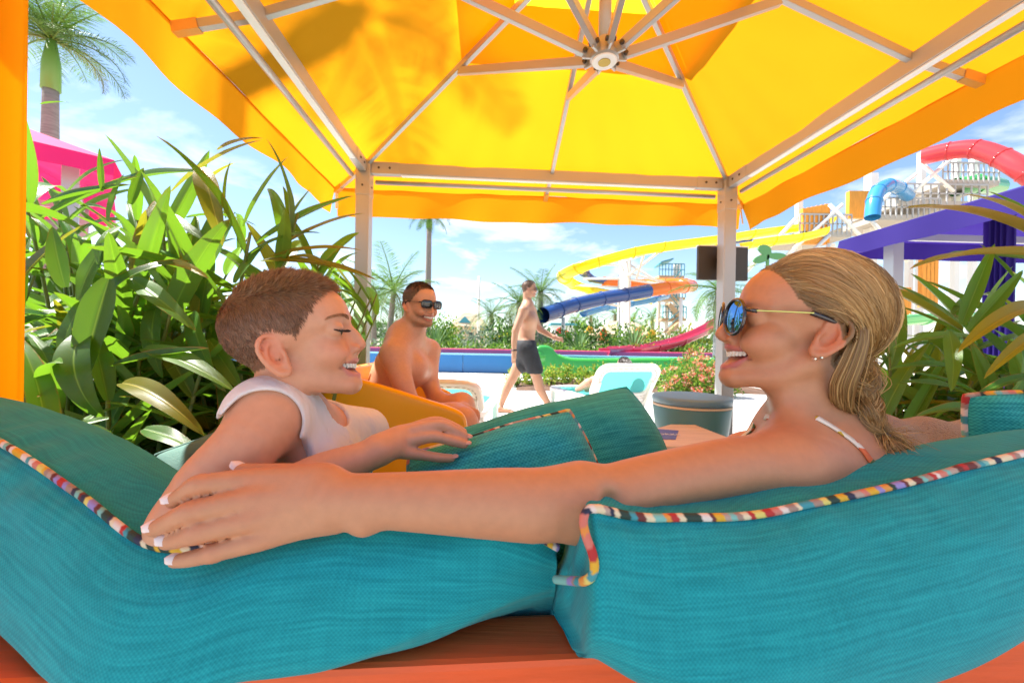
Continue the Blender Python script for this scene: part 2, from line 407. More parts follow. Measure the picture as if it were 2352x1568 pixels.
def teeth(fr, arch, z0, z1, x0, parent, n=10, width=8.0, slope=0.0):
    """a row of single teeth along the dental arch, one part"""
    mb = MB()
    for i in range(n):
        t = (i + 0.5) / n * 2 - 1; ang = t * R(68)
        cx = x0 - arch * (1 - math.cos(ang)) * 1.05; cy = arch * math.sin(ang) * 0.98
        ux = Vector((-math.sin(ang), math.cos(ang), 0)); nrm = Vector((math.cos(ang), math.sin(ang), 0))
        h = (z1 - z0) * (1.0 if abs(t) < 0.25 else 0.90 if abs(t) < 0.5 else 0.86); w = width * (1.08 if abs(t) < 0.22 else 0.9)
        zt = z1 + slope * t * t
        rows = []
        for (zz, ws, o) in ((zt, 0.86, -0.6), (zt - 0.45 * h, 1.0, 0.6), (zt - 0.85 * h, 0.95, 0.2), (zt - h, 0.70, -0.8)):
            ring = []
            for (a, b) in ((-0.5, -2.5), (-0.5, 0.0), (-0.25, 0.9), (0.25, 0.9), (0.5, 0.0), (0.5, -2.5)):
                q = Vector((cx, cy, zz)) + ux * (a * w * ws) + nrm * (b + o); ring.append(fr(*q))
            rows.append(ring)
        v = [q for r_ in rows for q in r_]; f = []
        for j in range(3):
            for k in range(6): f.append((j * 6 + k, j * 6 + (k + 1) % 6, (j + 1) * 6 + (k + 1) % 6, (j + 1) * 6 + k))
        f.append(tuple(range(6))); f.append(tuple(18 + k for k in range(6))[::-1]); mb.add(v, f)
    return mb.build('teeth', mouth_m, parent, smooth=True)
def person(F, name, loc, label, fr, p, tone, lip, extra=None, sm=1, cat='person'):
    V, Fc = F.mesh(sm); root = empty(name, loc, label, cat)
    body = meshobj('body', V, Fc, skin_m, root)
    c = skin_colors(V, fr, p, tone, lip)
    if extra is not None: c = extra(V, c)
    set_col(body, c); return root, body, V, Fc
def nail(parent, tip, back, out, w=0.0062, l=0.0085, name='fingernail', m=None):
    """slightly domed nail lying on a fingertip"""
    a = (Vector(tip) - Vector(back)).normalized(); n = Vector(out); n = (n - a * n.dot(a)).normalized(); x = a.cross(n); v = []; f = []
    na, nb = 8, 15
    for i in range(nb):
        t = i / (nb - 1) * 2 - 1
        ww = w * max(0.02, 1 - abs(t) ** (2.4 if t > 0 else 3.6)) ** (0.5 if t > 0 else 0.4)
        for j in range(na):
            u = j / (na - 1) * 2 - 1
            v.append(Vector(tip) + a * (t * l) + x * (u * ww) + n * (-(u * u) * w * 0.42 - (max(t, 0) ** 2) * l * 0.16 - max(-t, 0) ** 2 * l * 0.10))
    for i in range(nb - 1):
        for j in range(na - 1): f.append((i * na + j, i * na + j + 1, (i + 1) * na + j + 1, (i + 1) * na + j))
    o = meshobj(name, v, f, m or nail_m, parent); return o
def strands(name, paths, w, m, parent, cols=None, n_side=1):
    """flat tapered hair ribbons; paths: (N, k, 3); one mesh"""
    paths = np.asarray(paths, dtype=np.float32); N, k, _ = paths.shape
    t = np.zeros_like(paths); t[:, 1:-1] = paths[:, 2:] - paths[:, :-2]; t[:, 0] = paths[:, 1] - paths[:, 0]; t[:, -1] = paths[:, -1] - paths[:, -2]
    view = paths - np.array((0, 0, CAM_H), dtype=np.float32)
    rv = np.random.normal(0, 0.35, (N, 1, 3)).astype(np.float32) * np.linalg.norm(view, axis=2, keepdims=True)
    sd = np.cross(t, view + rv); sd /= np.linalg.norm(sd, axis=2, keepdims=True) + 1e-9
    tp = np.linspace(0, 1, k); prof = (np.minimum(1, 0.75 + tp) * (1 - tp ** 3 * 0.85)).astype(np.float32)
    ww = np.broadcast_to(np.asarray(w, dtype=np.float32).reshape(-1, 1), (N, 1)) * prof[None, :]
    a = paths + sd * ww[:, :, None]; b = paths - sd * ww[:, :, None]
    V = np.stack([a, b], 2).reshape(-1, 3)
    base = (np.arange(N) * k * 2)[:, None]; j = np.arange(k - 1)[None, :]
    Q = np.stack([base + j * 2, base + j * 2 + 1, base + j * 2 + 3, base + j * 2 + 2], 2).reshape(-1, 4)
    o = meshobj(name, V, Q, m, parent)
    if cols is not None:
        cc = np.asarray(cols, dtype=np.float32)
        if cc.ndim == 2: cc = np.repeat(cc[:, None, :], k, 1)
        set_col(o, np.repeat(cc[:, :, None, :], 2, 2).reshape(-1, 3))
    return o
hair_m = mat('hair', attr='col', rough=0.38, spec=0.55, trans=0.18)
hair_m.node_tree.nodes['Principled BSDF'].inputs['Anisotropic'].default_value = 0.5

# ------------------------------------------------------------------ the woman
W_O = (0.432, 0.600, 1.006); W_f = Vector((-0.955, 0.20, 0.245))
WF = Frame(axes(W_f), W_O, 0.97)
W_p = dict(jaw=0.97, fz=1.05, et=-20, es=1.06, chx=74, chin=17, nose=(115, -36), nr=8.0, fh=52,
    mouth=dict(up=[(67, 31.5, -53), (81, 22, -54), (90.5, 8, -53), (92, 0, -54)], lo=[(66, 31.5, -58), (79, 22, -78), (87, 9, -85.5), (88.5, 0, -86)], ur=(2.2, 3.0, 3.5, 3.4), lr=(2.3, 3.6, 4.2, 4.2),
               cav=[(66, 31, -56), (83, 20, -65.5), (95, 7, -70), (96, 0, -70.5)], cr=(2.6, 8.0, 10.8, 11.0)))
FW = Field((-0.40, 0.33, 0.40), (0.76, 0.96, 1.13), 0.0030)
head(FW, WF, W_p)
W_nb = P(1885, 1000, 0.625); W_sh = P(1795, 1078, 0.525); W_sr = W_nb + Vector((0.10, 0.15, -0.04)); W_el = P(1335, 1166, 0.432)
FW.chain([WF(-26, 0, -40), WF(-28, 0, -95), W_nb], (0.046, 0.043, 0.052), 0.022)
FW.chain([WF(10, 22, -96), WF(-20, 30, -130), W_nb], (0.014, 0.018, 0.02), 0.03)
FW.chain([W_nb, P(1840, 1040, 0.58), W_sh], (0.052, 0.045, 0.047), 0.05)
FW.chain([W_nb, W_sr], (0.05, 0.05), 0.05)
FW.chain([W_nb + Vector((0.0, 0.03, -0.02)), (0.52, 0.68, 0.72), (0.52, 0.69, 0.56), (0.53, 0.72, 0.44)], (0.07, 0.105, 0.095, 0.12), 0.06)
FW.chain([(0.42, 0.60, 0.76), (0.58, 0.78, 0.76)], (0.072, 0.072), 0.06)
FW.chain([P(1895, 1075, 0.58), P(1935, 1110, 0.60)], (0.050, 0.055), 0.04)
FW.chain([P(1850, 1078, 0.54), P(1930, 1090, 0.56), P(1985, 1095, 0.59)], (0.044, 0.045, 0.05), 0.05)
FW.chain([(0.385, 0.655, 0.765), (0.43, 0.70, 0.755)], (0.055, 0.055), 0.03)       # bust
FW.chain([(0.475, 0.79, 0.755)], (0.055,), 0.03)
FW.chain([W_sh, P(1690, 1078, 0.508), P(1570, 1098, 0.484), P(1455, 1126, 0.456), W_el], (0.0465, 0.0405, 0.0365, 0.035, 0.0365), 0.02)
FW.chain([W_el + Vector((0, 0.01, 0.01)), P(1250, 1157, 0.424), P(1150, 1155, 0.418), P(990, 1151, 0.408), P(860, 1148, 0.400), P(770, 1148, 0.396)], (0.0365, 0.0375, 0.0355, 0.0300, 0.0262, 0.0250), 0.016)
FW.chain([P(1385, 1195, 0.405), P(1400, 1150, 0.412)], (0.003, 0.004), 0.022, True)
FW.chain([P(900, 1122, 0.372), P(1010, 1128, 0.372)], (0.002, 0.002), 0.012, True)
FW.chain([P(835, 1200, 0.392)], (0.012,), 0.016)                                                  # wrist bone
# hand
W_fing = {'i': [(585, 1103, .402), (462, 1114, .386), (424, 1133, .384), (398, 1150, .387)], 'm': [(572, 1148, .388), (439, 1177, .374), (390, 1197, .373), (354, 1214, .378)],
          'r': [(580, 1193, .383), (457, 1224, .373), (412, 1237, .374), (384, 1245, .377)], 'p': [(612, 1234, .385), (494, 1269, .376), (440, 1282, .376), (402, 1288, .379)]}
W_rad = {'i': (.0124, .0095, .0087, .0073), 'm': (.0126, .0097, .0089, .0075), 'r': (.0120, .0093, .0085, .0072), 'p': (.0110, .0083, .0076, .0064)}
W_wr = P(768, 1148, 0.398)
for kf, pts in W_fing.items():
    q = [P(*a) for a in pts]; a0 = {'i': P(760, 1112, .402), 'm': P(760, 1140, .396), 'r': P(760, 1160, .394), 'p': P(765, 1182, .396)}[kf]
    FW.chain([a0, a0.lerp(q[0], 0.55) + Vector((0, 0.004, 0)), q[0]], (.018, .0140, W_rad[kf][0]), 0.009)
for kf, pts in W_fing.items():
    q = [P(*a) for a in pts]; q = [q[0]] + [q[1] + Vector((0, -.002, .001)), q[2], q[3]]
    FW.chain([q[0].lerp(q[1], 0.12)] + q[1:], W_rad[kf], 0.0016)
    FW.chain([q[1]], (W_rad[kf][1] * 1.06,), 0.004)
FW.chain([P(740, 1105, .41), P(640, 1092, .428), P(585, 1086, .432), P(548, 1083, .432)], (.018, .013, .0105, .009), 0.010)  # thumb
def w_extra(V, c):
    Q = V
    for kf, pts in W_fing.items():                      # pinker knuckles
        for q, ww, rr in ((P(*pts[1]), 0.45, 0.011), (P(*pts[0]), 0.2, 0.014)):
            d = np.linalg.norm(Q - np.array(q), axis=1); w = ww * np.exp(-(d / rr) ** 2); c = c * (1 - w[:, None]) + c * np.array((1.05, 0.74, 0.68)) * w[:, None]
    return c
woman, w_body, W_V, W_F = person(FW, 'person', (0.50, 0.66, 0.42), 'woman in floral bikini with blonde braid, laughing, arm stretched along teal cushions', WF, W_p, (0.55, 0.255, 0.138), (0.50, 0.155, 0.145), w_extra)
teeth(WF, 28, -68.5, -55, 88, woman, n=12, width=6.3, slope=5)
teeth(WF, 24, -80, -75, 80, woman, n=10, width=5.4, slope=6).name = 'lower_teeth'
mb = MB(); mb.add([WF(*q) for q in [(60, -16, -76), (60, 16, -76), (78, 12, -75), (82, 0, -74.5), (78, -12, -75)]], [(0, 1, 2, 3, 4)])
for kf, pts in W_fing.items():
    a = P(*pts[3]); b = P(*pts[2]); cdir = Vector((0, 0, CAM_H)) - a; d = (a - b).normalized()
    out = Vector((-0.15, -0.65, 0.75))
    n_ = (out - d * out.dot(d)).normalized(); rr = W_rad[kf][3]
    nail(woman, a + n_ * (rr * 1.10) - d * 0.0032, b, out, w=rr * 0.86, l=0.0072)
nail(woman, P(552, 1083, .432) + Vector((0, -0.002, 0.0085)), P(585, 1086, .432), (0, -0.35, 0.9), w=.007, l=.009)
# bikini: thin printed straps following the shoulder
from mathutils.bvhtree import BVHTree
def bvh_of(V, Fc): return BVHTree.FromPolygons([tuple(v) for v in V], [tuple(f) for f in Fc])
w_bvh = bvh_of(W_V, W_F)
print_m = mat('bikini_print', (0.8, 0.77, 0.7), rough=0.7)
nt = print_m.node_tree; vor = nt.nodes.new('ShaderNodeTexVoronoi'); vor.inputs['Scale'].default_value = 60
cr_ = nt.nodes.new('ShaderNodeValToRGB'); cr_.color_ramp.interpolation = 'CONSTANT'
for i, (pos, c_) in enumerate([(0, (.82, .78, .7)), (.35, (.75, .16, .05)), (.5, (.8, .75, .66)), (.68, (.62, .42, .04)), (.82, (.10, .16, .05))]):
    e_ = cr_.color_ramp.elements[i] if i < 2 else cr_.color_ramp.elements.new(pos)
    e_.position = pos; e_.color = (*c_, 1)
tc_ = nt.nodes.new('ShaderNodeTexCoord'); nt.links.new(tc_.outputs['Object'], vor.inputs['Vector']); sx_ = nt.nodes.new('ShaderNodeSeparateXYZ')
nt.links.new(vor.outputs['Color'], sx_.inputs[0]); nt.links.new(sx_.outputs[0], cr_.inputs[0]); nt.links.new(cr_.outputs[0], nt.nodes['Principled BSDF'].inputs['Base Color'])
def on_skin(bvh, pts, lift):
    out = []
    for p_ in pts:
        loc, nrm, _, _ = bvh.find_nearest(Vector(p_)); out.append((loc + nrm * lift, nrm))
    return out
def ribbon(pn, w, name, m, parent, th=0.0016):
    pts = [p_ for p_, _ in pn]; v = []; f = []
    for i, (p_, nrm) in enumerate(pn):
        t = (pts[min(i + 1, len(pts) - 1)] - pts[max(i - 1, 0)]).normalized(); sd = t.cross(nrm).normalized()
        ww = w[i] if hasattr(w, '__len__') else w
        for a, b in ((-1, 0), (-1, 1), (1, 1), (1, 0)): v.append(p_ + sd * (a * ww) + nrm * (b * th))
    for i in range(len(pn) - 1):
        for k in range(4): f.append((i * 4 + k, i * 4 + (k + 1) % 4, i * 4 + 4 + (k + 1) % 4, i * 4 + 4 + k))
    return meshobj(name, v, f, m, parent)
sp = catmull([P(1795, 975, .60), P(1838, 992, .565), P(1890, 1003, .545), P(1932, 1030, .535), P(1960, 1066, .53), P(1974, 1100, .54), P(1975, 1160, .56)], 6)
ribbon(on_skin(w_bvh, sp, 0.0008), 0.0045, 'shoulder_strap', print_m, woman)
sp = catmull([P(1600, 1010, .66), P(1650, 994, .655), P(1700, 985, .65), P(1740, 978, .64)], 6)
ribbon(on_skin(w_bvh, sp, 0.0010), 0.010, 'bikini_cup', print_m, woman)
stud_m = mat('diamond', (0.85, 0.85, 0.85), rough=0.08, metal=0.9)
W_bv = w_bvh
for (px, py, r_) in ((1872, 822, .0034), (1887, 821, .0020)):
    d_ = (P(px, py, .5) - cam.location).normalized(); loc, nrm, _, _ = w_bvh.ray_cast(cam.location, d_)
    if loc is None: continue
    mb = MB(); Mz = nrm.to_track_quat('Z', 'Y').to_matrix()
    mb.lathe([(r_ * .5, -r_ * .3), (r_, 0.0), (r_ * .62, r_ * .55)], loc + nrm * r_ * .25, 8, Mz); mb.build('earring', stud_m, woman)

# ------------------------------------------------------------------ the boy
B_O = (-0.308, 0.560, 0.978); B_f = Vector((0.95, 0.21, 0.235))
BF = Frame(axes(B_f), B_O, 0.86)
B_p = dict(eye=(35, -2), slit=True, ch=73, ck=0.86, jaw=0.90, fz=1.0, chin=14.5, chx=73, mx=64, nose=(109, -32), nr=8.2, fh=54, cw=74, ear=-25, es=1.10, eo=30, et=-14, eary=71,
    mouth=dict(up=[(64, 31, -52), (79, 21, -56), (88, 8, -57), (89.5, 0, -57.5)], lo=[(63, 31, -56), (76, 22, -74), (84.5, 8, -80.5), (86, 0, -81)],
               cav=[(64, 29.5, -55), (80, 19, -64), (90, 7, -68.5), (91, 0, -69)], cr=(2.4, 6.8, 8.8, 9.0), ur=(1.8, 2.2, 2.5, 2.5), lr=(2.0, 2.8, 3.3, 3.3)))
FB = Field((-0.50, 0.36, 0.40), (-0.05, 0.82, 1.09), 0.0028)
head(FB, BF, B_p)
B_nb = P(706, 985, 0.600); B_sh = P(610, 970, 0.510); B_el = P(412, 1205, 0.432); B_sl = B_nb + Vector((0.05, 0.11, -0.03))
torso = []
def b_torso(F, g=0.0):
    F.chain([B_nb + Vector((0, 0, -0.03)), P(705, 1070, 0.60), P(695, 1180, 0.62), P(680, 1330, 0.62)], (0.043 + g, 0.064 + g, 0.072 + g, 0.08 + g), 0.035)
    F.chain([B_nb + Vector((0, 0, -0.01)), P(650, 955, 0.545), P(625, 945, 0.525)], (0.034 + g, 0.034 + g, 0.033 + g), 0.03)
    F.chain([P(690, 950, 0.575), P(645, 932, 0.555), P(606, 936, 0.535)], (0.028 + g, 0.027 + g, 0.027 + g), 0.025)
    F.chain([B_nb, B_sl], (0.036 + g, 0.036 + g), 0.035)
    F.chain([P(725, 1072, 0.57), P(735, 1075, 0.66)], (0.043 + g, 0.043 + g), 0.035)
FB.chain([BF(-22, 0, -40), BF(-26, 0, -92), B_nb], (0.036, 0.0305, 0.032), 0.014)
b_torso(FB)
FB.chain([B_sh, P(560, 1030, 0.478), P(470, 1115, 0.450), B_el], (0.0425, 0.0370, 0.0310, 0.0255), 0.03)
FB.chain([B_el, P(560, 1180, 0.445), P(720, 1095, 0.487), P(815, 1058, 0.510), P(868, 1038, 0.526)], (0.0250, 0.0275, 0.0255, 0.0215, 0.0195), 0.02)
B_fing = {'p': [(925, 1037, .545), (979, 1046, .552), (1012, 1051, .556), (1037, 1052, .56)], 'r': [(930, 1014, .552), (994, 1003, .556), (1037, 1012, .562), (1066, 1020, .567)],
          'm': [(934, 996, .560), (1007, 976, .566), (1045, 990, .572), (1068, 1003, .576)], 'i': [(938, 990, .572), (1000, 968, .582), (1040, 980, .588), (1064, 993, .592)]}
B_rad = {'p': (.0095, .0072, .0068, .0058), 'r': (.0105, .0080, .0075, .0066), 'm': (.0108, .0082, .0077, .0068), 'i': (.0105, .0080, .0075, .0066)}
for kf, pts in B_fing.items():
    q = [P(*a) for a in pts]; a0 = P(866, 1036, .527) + Vector((0, {'p': -.004, 'r': 0, 'm': .006, 'i': .012}[kf], 0.002))
    FB.chain([a0, a0.lerp(q[0], 0.6) + Vector((0, 0, .002)), q[0]], (.0155, .013, B_rad[kf][0]), 0.010)
for kf, pts in B_fing.items():
    q = [P(*a) for a in pts]; FB.chain([q[0].lerp(q[1], 0.15)] + q[1:], B_rad[kf], 0.003)
boy, b_body, B_V, B_Fc = person(FB, 'person', (-0.33, 0.62, 0.42), 'young boy with short brown hair in white tank top, smiling', BF, B_p, (0.64, 0.32, 0.195), (0.58, 0.22, 0.185))
teeth(BF, 25, -68.5, -58.0, 84.5, boy, n=10, width=5.8, slope=3.5)
for kf in 'prm':
    pts = B_fing[kf]; a = P(*pts[3]); b = P(*pts[2]); d = (a - b).normalized(); out = Vector((0.25, -0.35, 0.9)); n_ = (out - d * out.dot(d)).normalized(); rr = B_rad[kf][3]
    nail(boy, a + n_ * rr * 0.98 + d * 0.003, b, out, w=rr * 0.74, l=0.0056, m=mat('bare_nail', (0.66, 0.36, 0.28), rough=0.3))
# white tank top
FT = Field((-0.46, 0.42, 0.42), (-0.05, 0.82, 0.98), 0.0030)
b_torso(FT, 0.0075)
FT.chain([B_sh, P(560, 1030, 0.478), P(470, 1115, 0.450)], (0.050, 0.045, 0.04), 0.03)
FT.chain([P(690, 1380, 0.62), P(690, 1200, 0.62)], (0.105, 0.098), 0.02)
FT.chain([P(604, 976, 0.515), P(606, 976, 0.44)], (0.0435, 0.040), 0.004, True)
FT.chain([P(570, 1020, 0.49), P(470, 1115, 0.450)], (0.048, 0.06), 0.004, True)
FT.chain([P(580, 972, 0.545), P(556, 988, 0.535), P(536, 1030, 0.52)], (0.043, 0.044, 0.046), 0.004, True)
FT.chain([P(640, 1060, 0.505), P(600, 1150, 0.47)], (0.034, 0.05), 0.010, True)
FT.chain([B_sl + Vector((0.02, 0.05, 0.0)), B_sl + Vector((0.02, 0.06, -0.06))], (0.055, 0.055), 0.006, True)
FT.chain([P(700, 870, 0.60), P(746, 930, 0.60), P(760, 955, 0.60)], (0.030, 0.030, 0.027), 0.005, True)
TV, TF = FT.mesh(2)
_q = TV - np.array(P(690, 1000, 0.56)); _s = _q[:, 0] * 0.8 + _q[:, 2] * 0.45       # soft drag folds from the armhole
TV = TV + np.array((0.35, -0.9, 0.1)) * (0.0028 * np.sin(_s * 95 + 2.2 * np.sin(_q[:, 2] * 30)) * sstep(0.02, -0.04, _q[:, 2]))[:, None]
tank_m = mat('white_jersey', (0.83, 0.80, 0.80), rough=0.85, noise=0.03, nscale=30, bump=0.9, bscale=22, stretch=(1.6, 1.6, 0.35), sheen=0.2, trans=0.12)
tank = meshobj('tank_top', TV, TF, tank_m, boy)
from mathutils.bvhtree import BVHTree
_tb = BVHTree.FromPolygons([tuple(v) for v in TV], [tuple(f) for f in TF]); mb = MB()
for (x0, y0, x1, y1) in ((758, 1050, 763, 1062), (765, 1049, 769, 1061), (776, 1052, 792, 1034), (779, 1055, 796, 1040), (771, 1058, 788, 1047)):
    prev = None
    for t in np.linspace(0, 1, 5):
        d_ = (P(x0 + (x1 - x0) * t, y0 + (y1 - y0) * t, .5) - cam.location).normalized(); loc, nrm, _, _ = _tb.ray_cast(cam.location, d_)
        if loc is None: prev = None; continue
        q_ = loc + nrm * 0.0006
        if prev is not None: mb.bar(prev, q_, 0.0016, 0.0006)
        prev = q_
if mb.v: mb.build('shirt_print', mat('black_ink', (0.02, 0.02, 0.02), rough=0.8), tank)
# eyes: closed-down lids with lashes, brow
lash_m = mat('lash', (0.025, 0.013, 0.008), rough=0.6)
b_bvh = bvh_of(B_V, B_Fc)
def lashes(fr, sg, bvh, parent, down=-0.35):
    pts = catmull([(83.5, sg * 22, -3.5), (88.5, sg * 29, -6.5), (87, sg * 38, -7.0), (80, sg * 46, -4.5), (74, sg * 51, -1.0)], 8); paths = []
    for i, q in enumerate(pts):
        loc, nrm, _, _ = bvh.find_nearest(fr(*q)); 
        for k in range(3):
            d = (nrm + fr.M @ Vector((0.45, 0.15 * sg + random.uniform(-.25, .25), down + random.uniform(-.1, .1)))).normalized()
            l_ = 0.0090 * random.uniform(0.7, 1.15); a = loc + nrm * 0.0003 + fr.M @ Vector((0, random.uniform(-.001, .001), 0))
            paths.append([a, a + d * l_ * .4, a + d * l_ * .75 + Vector((0, 0, .0008)), a + d * l_ + Vector((0, 0, .0022))])
    strands('eyelashes', paths, 0.00055, lash_m, parent)
    pn = on_skin(bvh, [fr(*q) for q in pts], 0.0003); ribbon(pn, [0.0010 * math.sin(math.pi * (i + .6) / (len(pn) + .2)) + 0.0003 for i in range(len(pn))], 'lash_line', lash_m, parent, 0.0004)
def brow(fr, sg, bvh, parent, col, w=0.00045, n=170, arch=0.0):
    paths = []; cols = []
    for _ in range(n):
        t = random.random(); q = Vector((91 - 22 * t * t, sg * (11 + 38 * t), 14.5 + 5.5 * math.sin(t * 2.4) + arch * t + random.uniform(-2.6, 2.6) * (1 - .4 * t)))
        loc, nrm, _, _ = bvh.find_nearest(fr(*q)); d = fr.M @ Vector((-0.35 * t, sg * 1.0, 0.45 - 0.75 * t)); d = (d - nrm * d.dot(nrm)).normalized(); l_ = random.uniform(.005, .009)
        paths.append([loc + nrm * .0001, loc + d * l_ * .5 + nrm * .0012, loc + d * l_ + nrm * .0008]); cols.append(np.array(col) * random.uniform(.7, 1.3))
    strands('eyebrow', paths, w, hair_m, parent, cols)
eye_m = mat('eyeball', attr='col', rough=0.08, spec=0.7)
for sg in (-1, 1):
    bm = bmesh.new(); bmesh.ops.create_uvsphere(bm, u_segments=32, v_segments=20, radius=11.6); dirn = Vector((1, -0.10 * sg, -0.38)).normalized(); vv = [v.co.copy() for v in bm.verts]; ff = [tuple(v.index for v in f.verts) for f in bm.faces]; bm.free()
    o_ = meshobj('eye', [BF(q.x + 73.5, q.y + sg * 35, q.z - 2) for q in vv], ff, eye_m, boy); dt = np.array([q.normalized().dot(dirn) for q in vv])
    set_col(o_, np.where((dt > 0.93)[:, None], np.array((0.01, 0.008, 0.006)), np.where((dt > 0.70)[:, None], np.array((0.07, 0.035, 0.015)), np.array((0.42, 0.36, 0.33)))))
for sg in (-1, 1): lashes(BF, sg, b_bvh, boy); brow(BF, sg, b_bvh, boy, (0.45, 0.235, 0.13))
# short hair: thousands of tufts growing from the scalp
def short_hair(fr, V, Fc, parent, hairline, length, flow, n, w, col_fn, name='hair', seg=5, clump=0.0, lift=0.7):
    tri = V[Fc]; nrm = np.cross(tri[:, 2] - tri[:, 0], tri[:, 3] - tri[:, 1]); area = np.linalg.norm(nrm, axis=1); nrm /= area[:, None] + 1e-12
    cen = tri.mean(1); Q = fr.inv(cen); wgt = area * hairline(Q); idx = np.random.choice(len(cen), n, p=wgt / wgt.sum())
    a, b = np.random.rand(2, n, 1); q = tri[idx]; root = (q[:, 0] * (1 - a) + q[:, 1] * a) * (1 - b) + (q[:, 3] * (1 - a) + q[:, 2] * a) * b
    N = nrm[idx]; QL = fr.inv(root); L = length(QL)[:, None] * np.random.uniform(.75, 1.15, (n, 1)); D = flow(QL) @ np.array(fr.M).T
    if clump:
        cid = np.random.choice(n, max(2, n // 28), replace=False); jit = np.random.normal(0, clump, (len(cid), 3))
        near = np.zeros(n, int); cr = root[cid]
        for s0 in range(0, n, 2000): near[s0:s0 + 2000] = ((root[s0:s0 + 2000, None, :] - cr[None]) ** 2).sum(2).argmin(1)
        D = D + jit[near]
    D = D + np.random.normal(0, 0.10, (n, 3)); D = D - N * np.clip((D * N).sum(1, keepdims=True), -9, 0) ; D /= np.linalg.norm(D, axis=1, keepdims=True)
    paths = []
    p = root - N * 0.001; paths.append(p)
    for s in range(1, seg):
        t = s / (seg - 1); dd = N * (1 - t) ** 1.3 * lift + D * (0.45 + t); dd /= np.linalg.norm(dd, axis=1, keepdims=True); p = p + dd * L / (seg - 1); paths.append(p)
    paths = np.stack(paths, 1)
    return strands(name, paths, w, hair_m, parent, col_fn(QL, n, seg))
def b_line(Q):
    x, y, z = Q.T; ay = np.abs(y)
    front = z - (62 - 0.10 * np.maximum(0, 60 - ay)); lim = np.where(x > 45, 58 + (x - 45) * 0.15 - np.maximum(0, ay - 30) * 0.5, 0)
    ok = np.where(x > 20, z > np.interp(x, [20, 34, 48, 60, 75], [-4, 16, 36, 58, 68]), np.where(x > -18, z > 8, z > np.interp(x, [-110, -60, -30, -18], [-34, -42, -36, 0])))
    ear = ((x + 9) / 26) ** 2 + ((z + 14) / 30) ** 2 < 1
    return (ok & ~(ear & (ay > 60)) & (np.linalg.norm(Q - np.array((-6, 0, 32)), axis=1) < 112)).astype(float)
def b_len(Q):
    x, y, z = Q.T; return np.interp(z, [-60, -10, 30, 60, 80, 110], [.003, .005, .008, .013, .019, .020]) * np.interp(x, [-110, -60, 60], [.9, 1, 1.0])
def b_flow(Q):
    x, y, z = Q.T; top = np.clip((z - 50) / 30, 0, 1)[:, None]
    side = np.stack([0.25 * np.ones_like(x), 0 * x, -1 + 0 * x], 1); tp = np.stack([0.75 + 0.35 * (x > 40), -0.35 + 0 * x, 0.42 - 0.15 * (x > 50)], 1)
    back = np.clip((-x - 70) / 30, 0, 1)[:, None] * np.array((-.7, 0, 0.2))
    return side * (1 - top) + tp * top + back * top
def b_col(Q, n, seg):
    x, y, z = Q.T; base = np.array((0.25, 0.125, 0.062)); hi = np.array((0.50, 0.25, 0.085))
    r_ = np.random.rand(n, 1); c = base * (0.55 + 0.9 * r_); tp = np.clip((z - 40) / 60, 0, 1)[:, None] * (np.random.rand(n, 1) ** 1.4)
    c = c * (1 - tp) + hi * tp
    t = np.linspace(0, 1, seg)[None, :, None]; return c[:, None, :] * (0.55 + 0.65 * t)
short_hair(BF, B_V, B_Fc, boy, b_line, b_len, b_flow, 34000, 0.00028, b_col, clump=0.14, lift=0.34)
# hair colour painted on the scalp beneath the strands
def paint_scalp(o, V, fr, line, col, amt=0.75):
    Q = fr.inv(V); w = line(Q) * amt; a = o.data.color_attributes['col']; c = np.zeros(len(V) * 4, dtype=np.float32); a.data.foreach_get('color', c); c = c.reshape(-1, 4)
    c[:, :3] = c[:, :3] * (1 - w[:, None]) + np.array(col) * w[:, None]; a.data.foreach_set('color', c.ravel())
paint_scalp(b_body, B_V, BF, b_line, (0.10, 0.042, 0.020), 0.8)
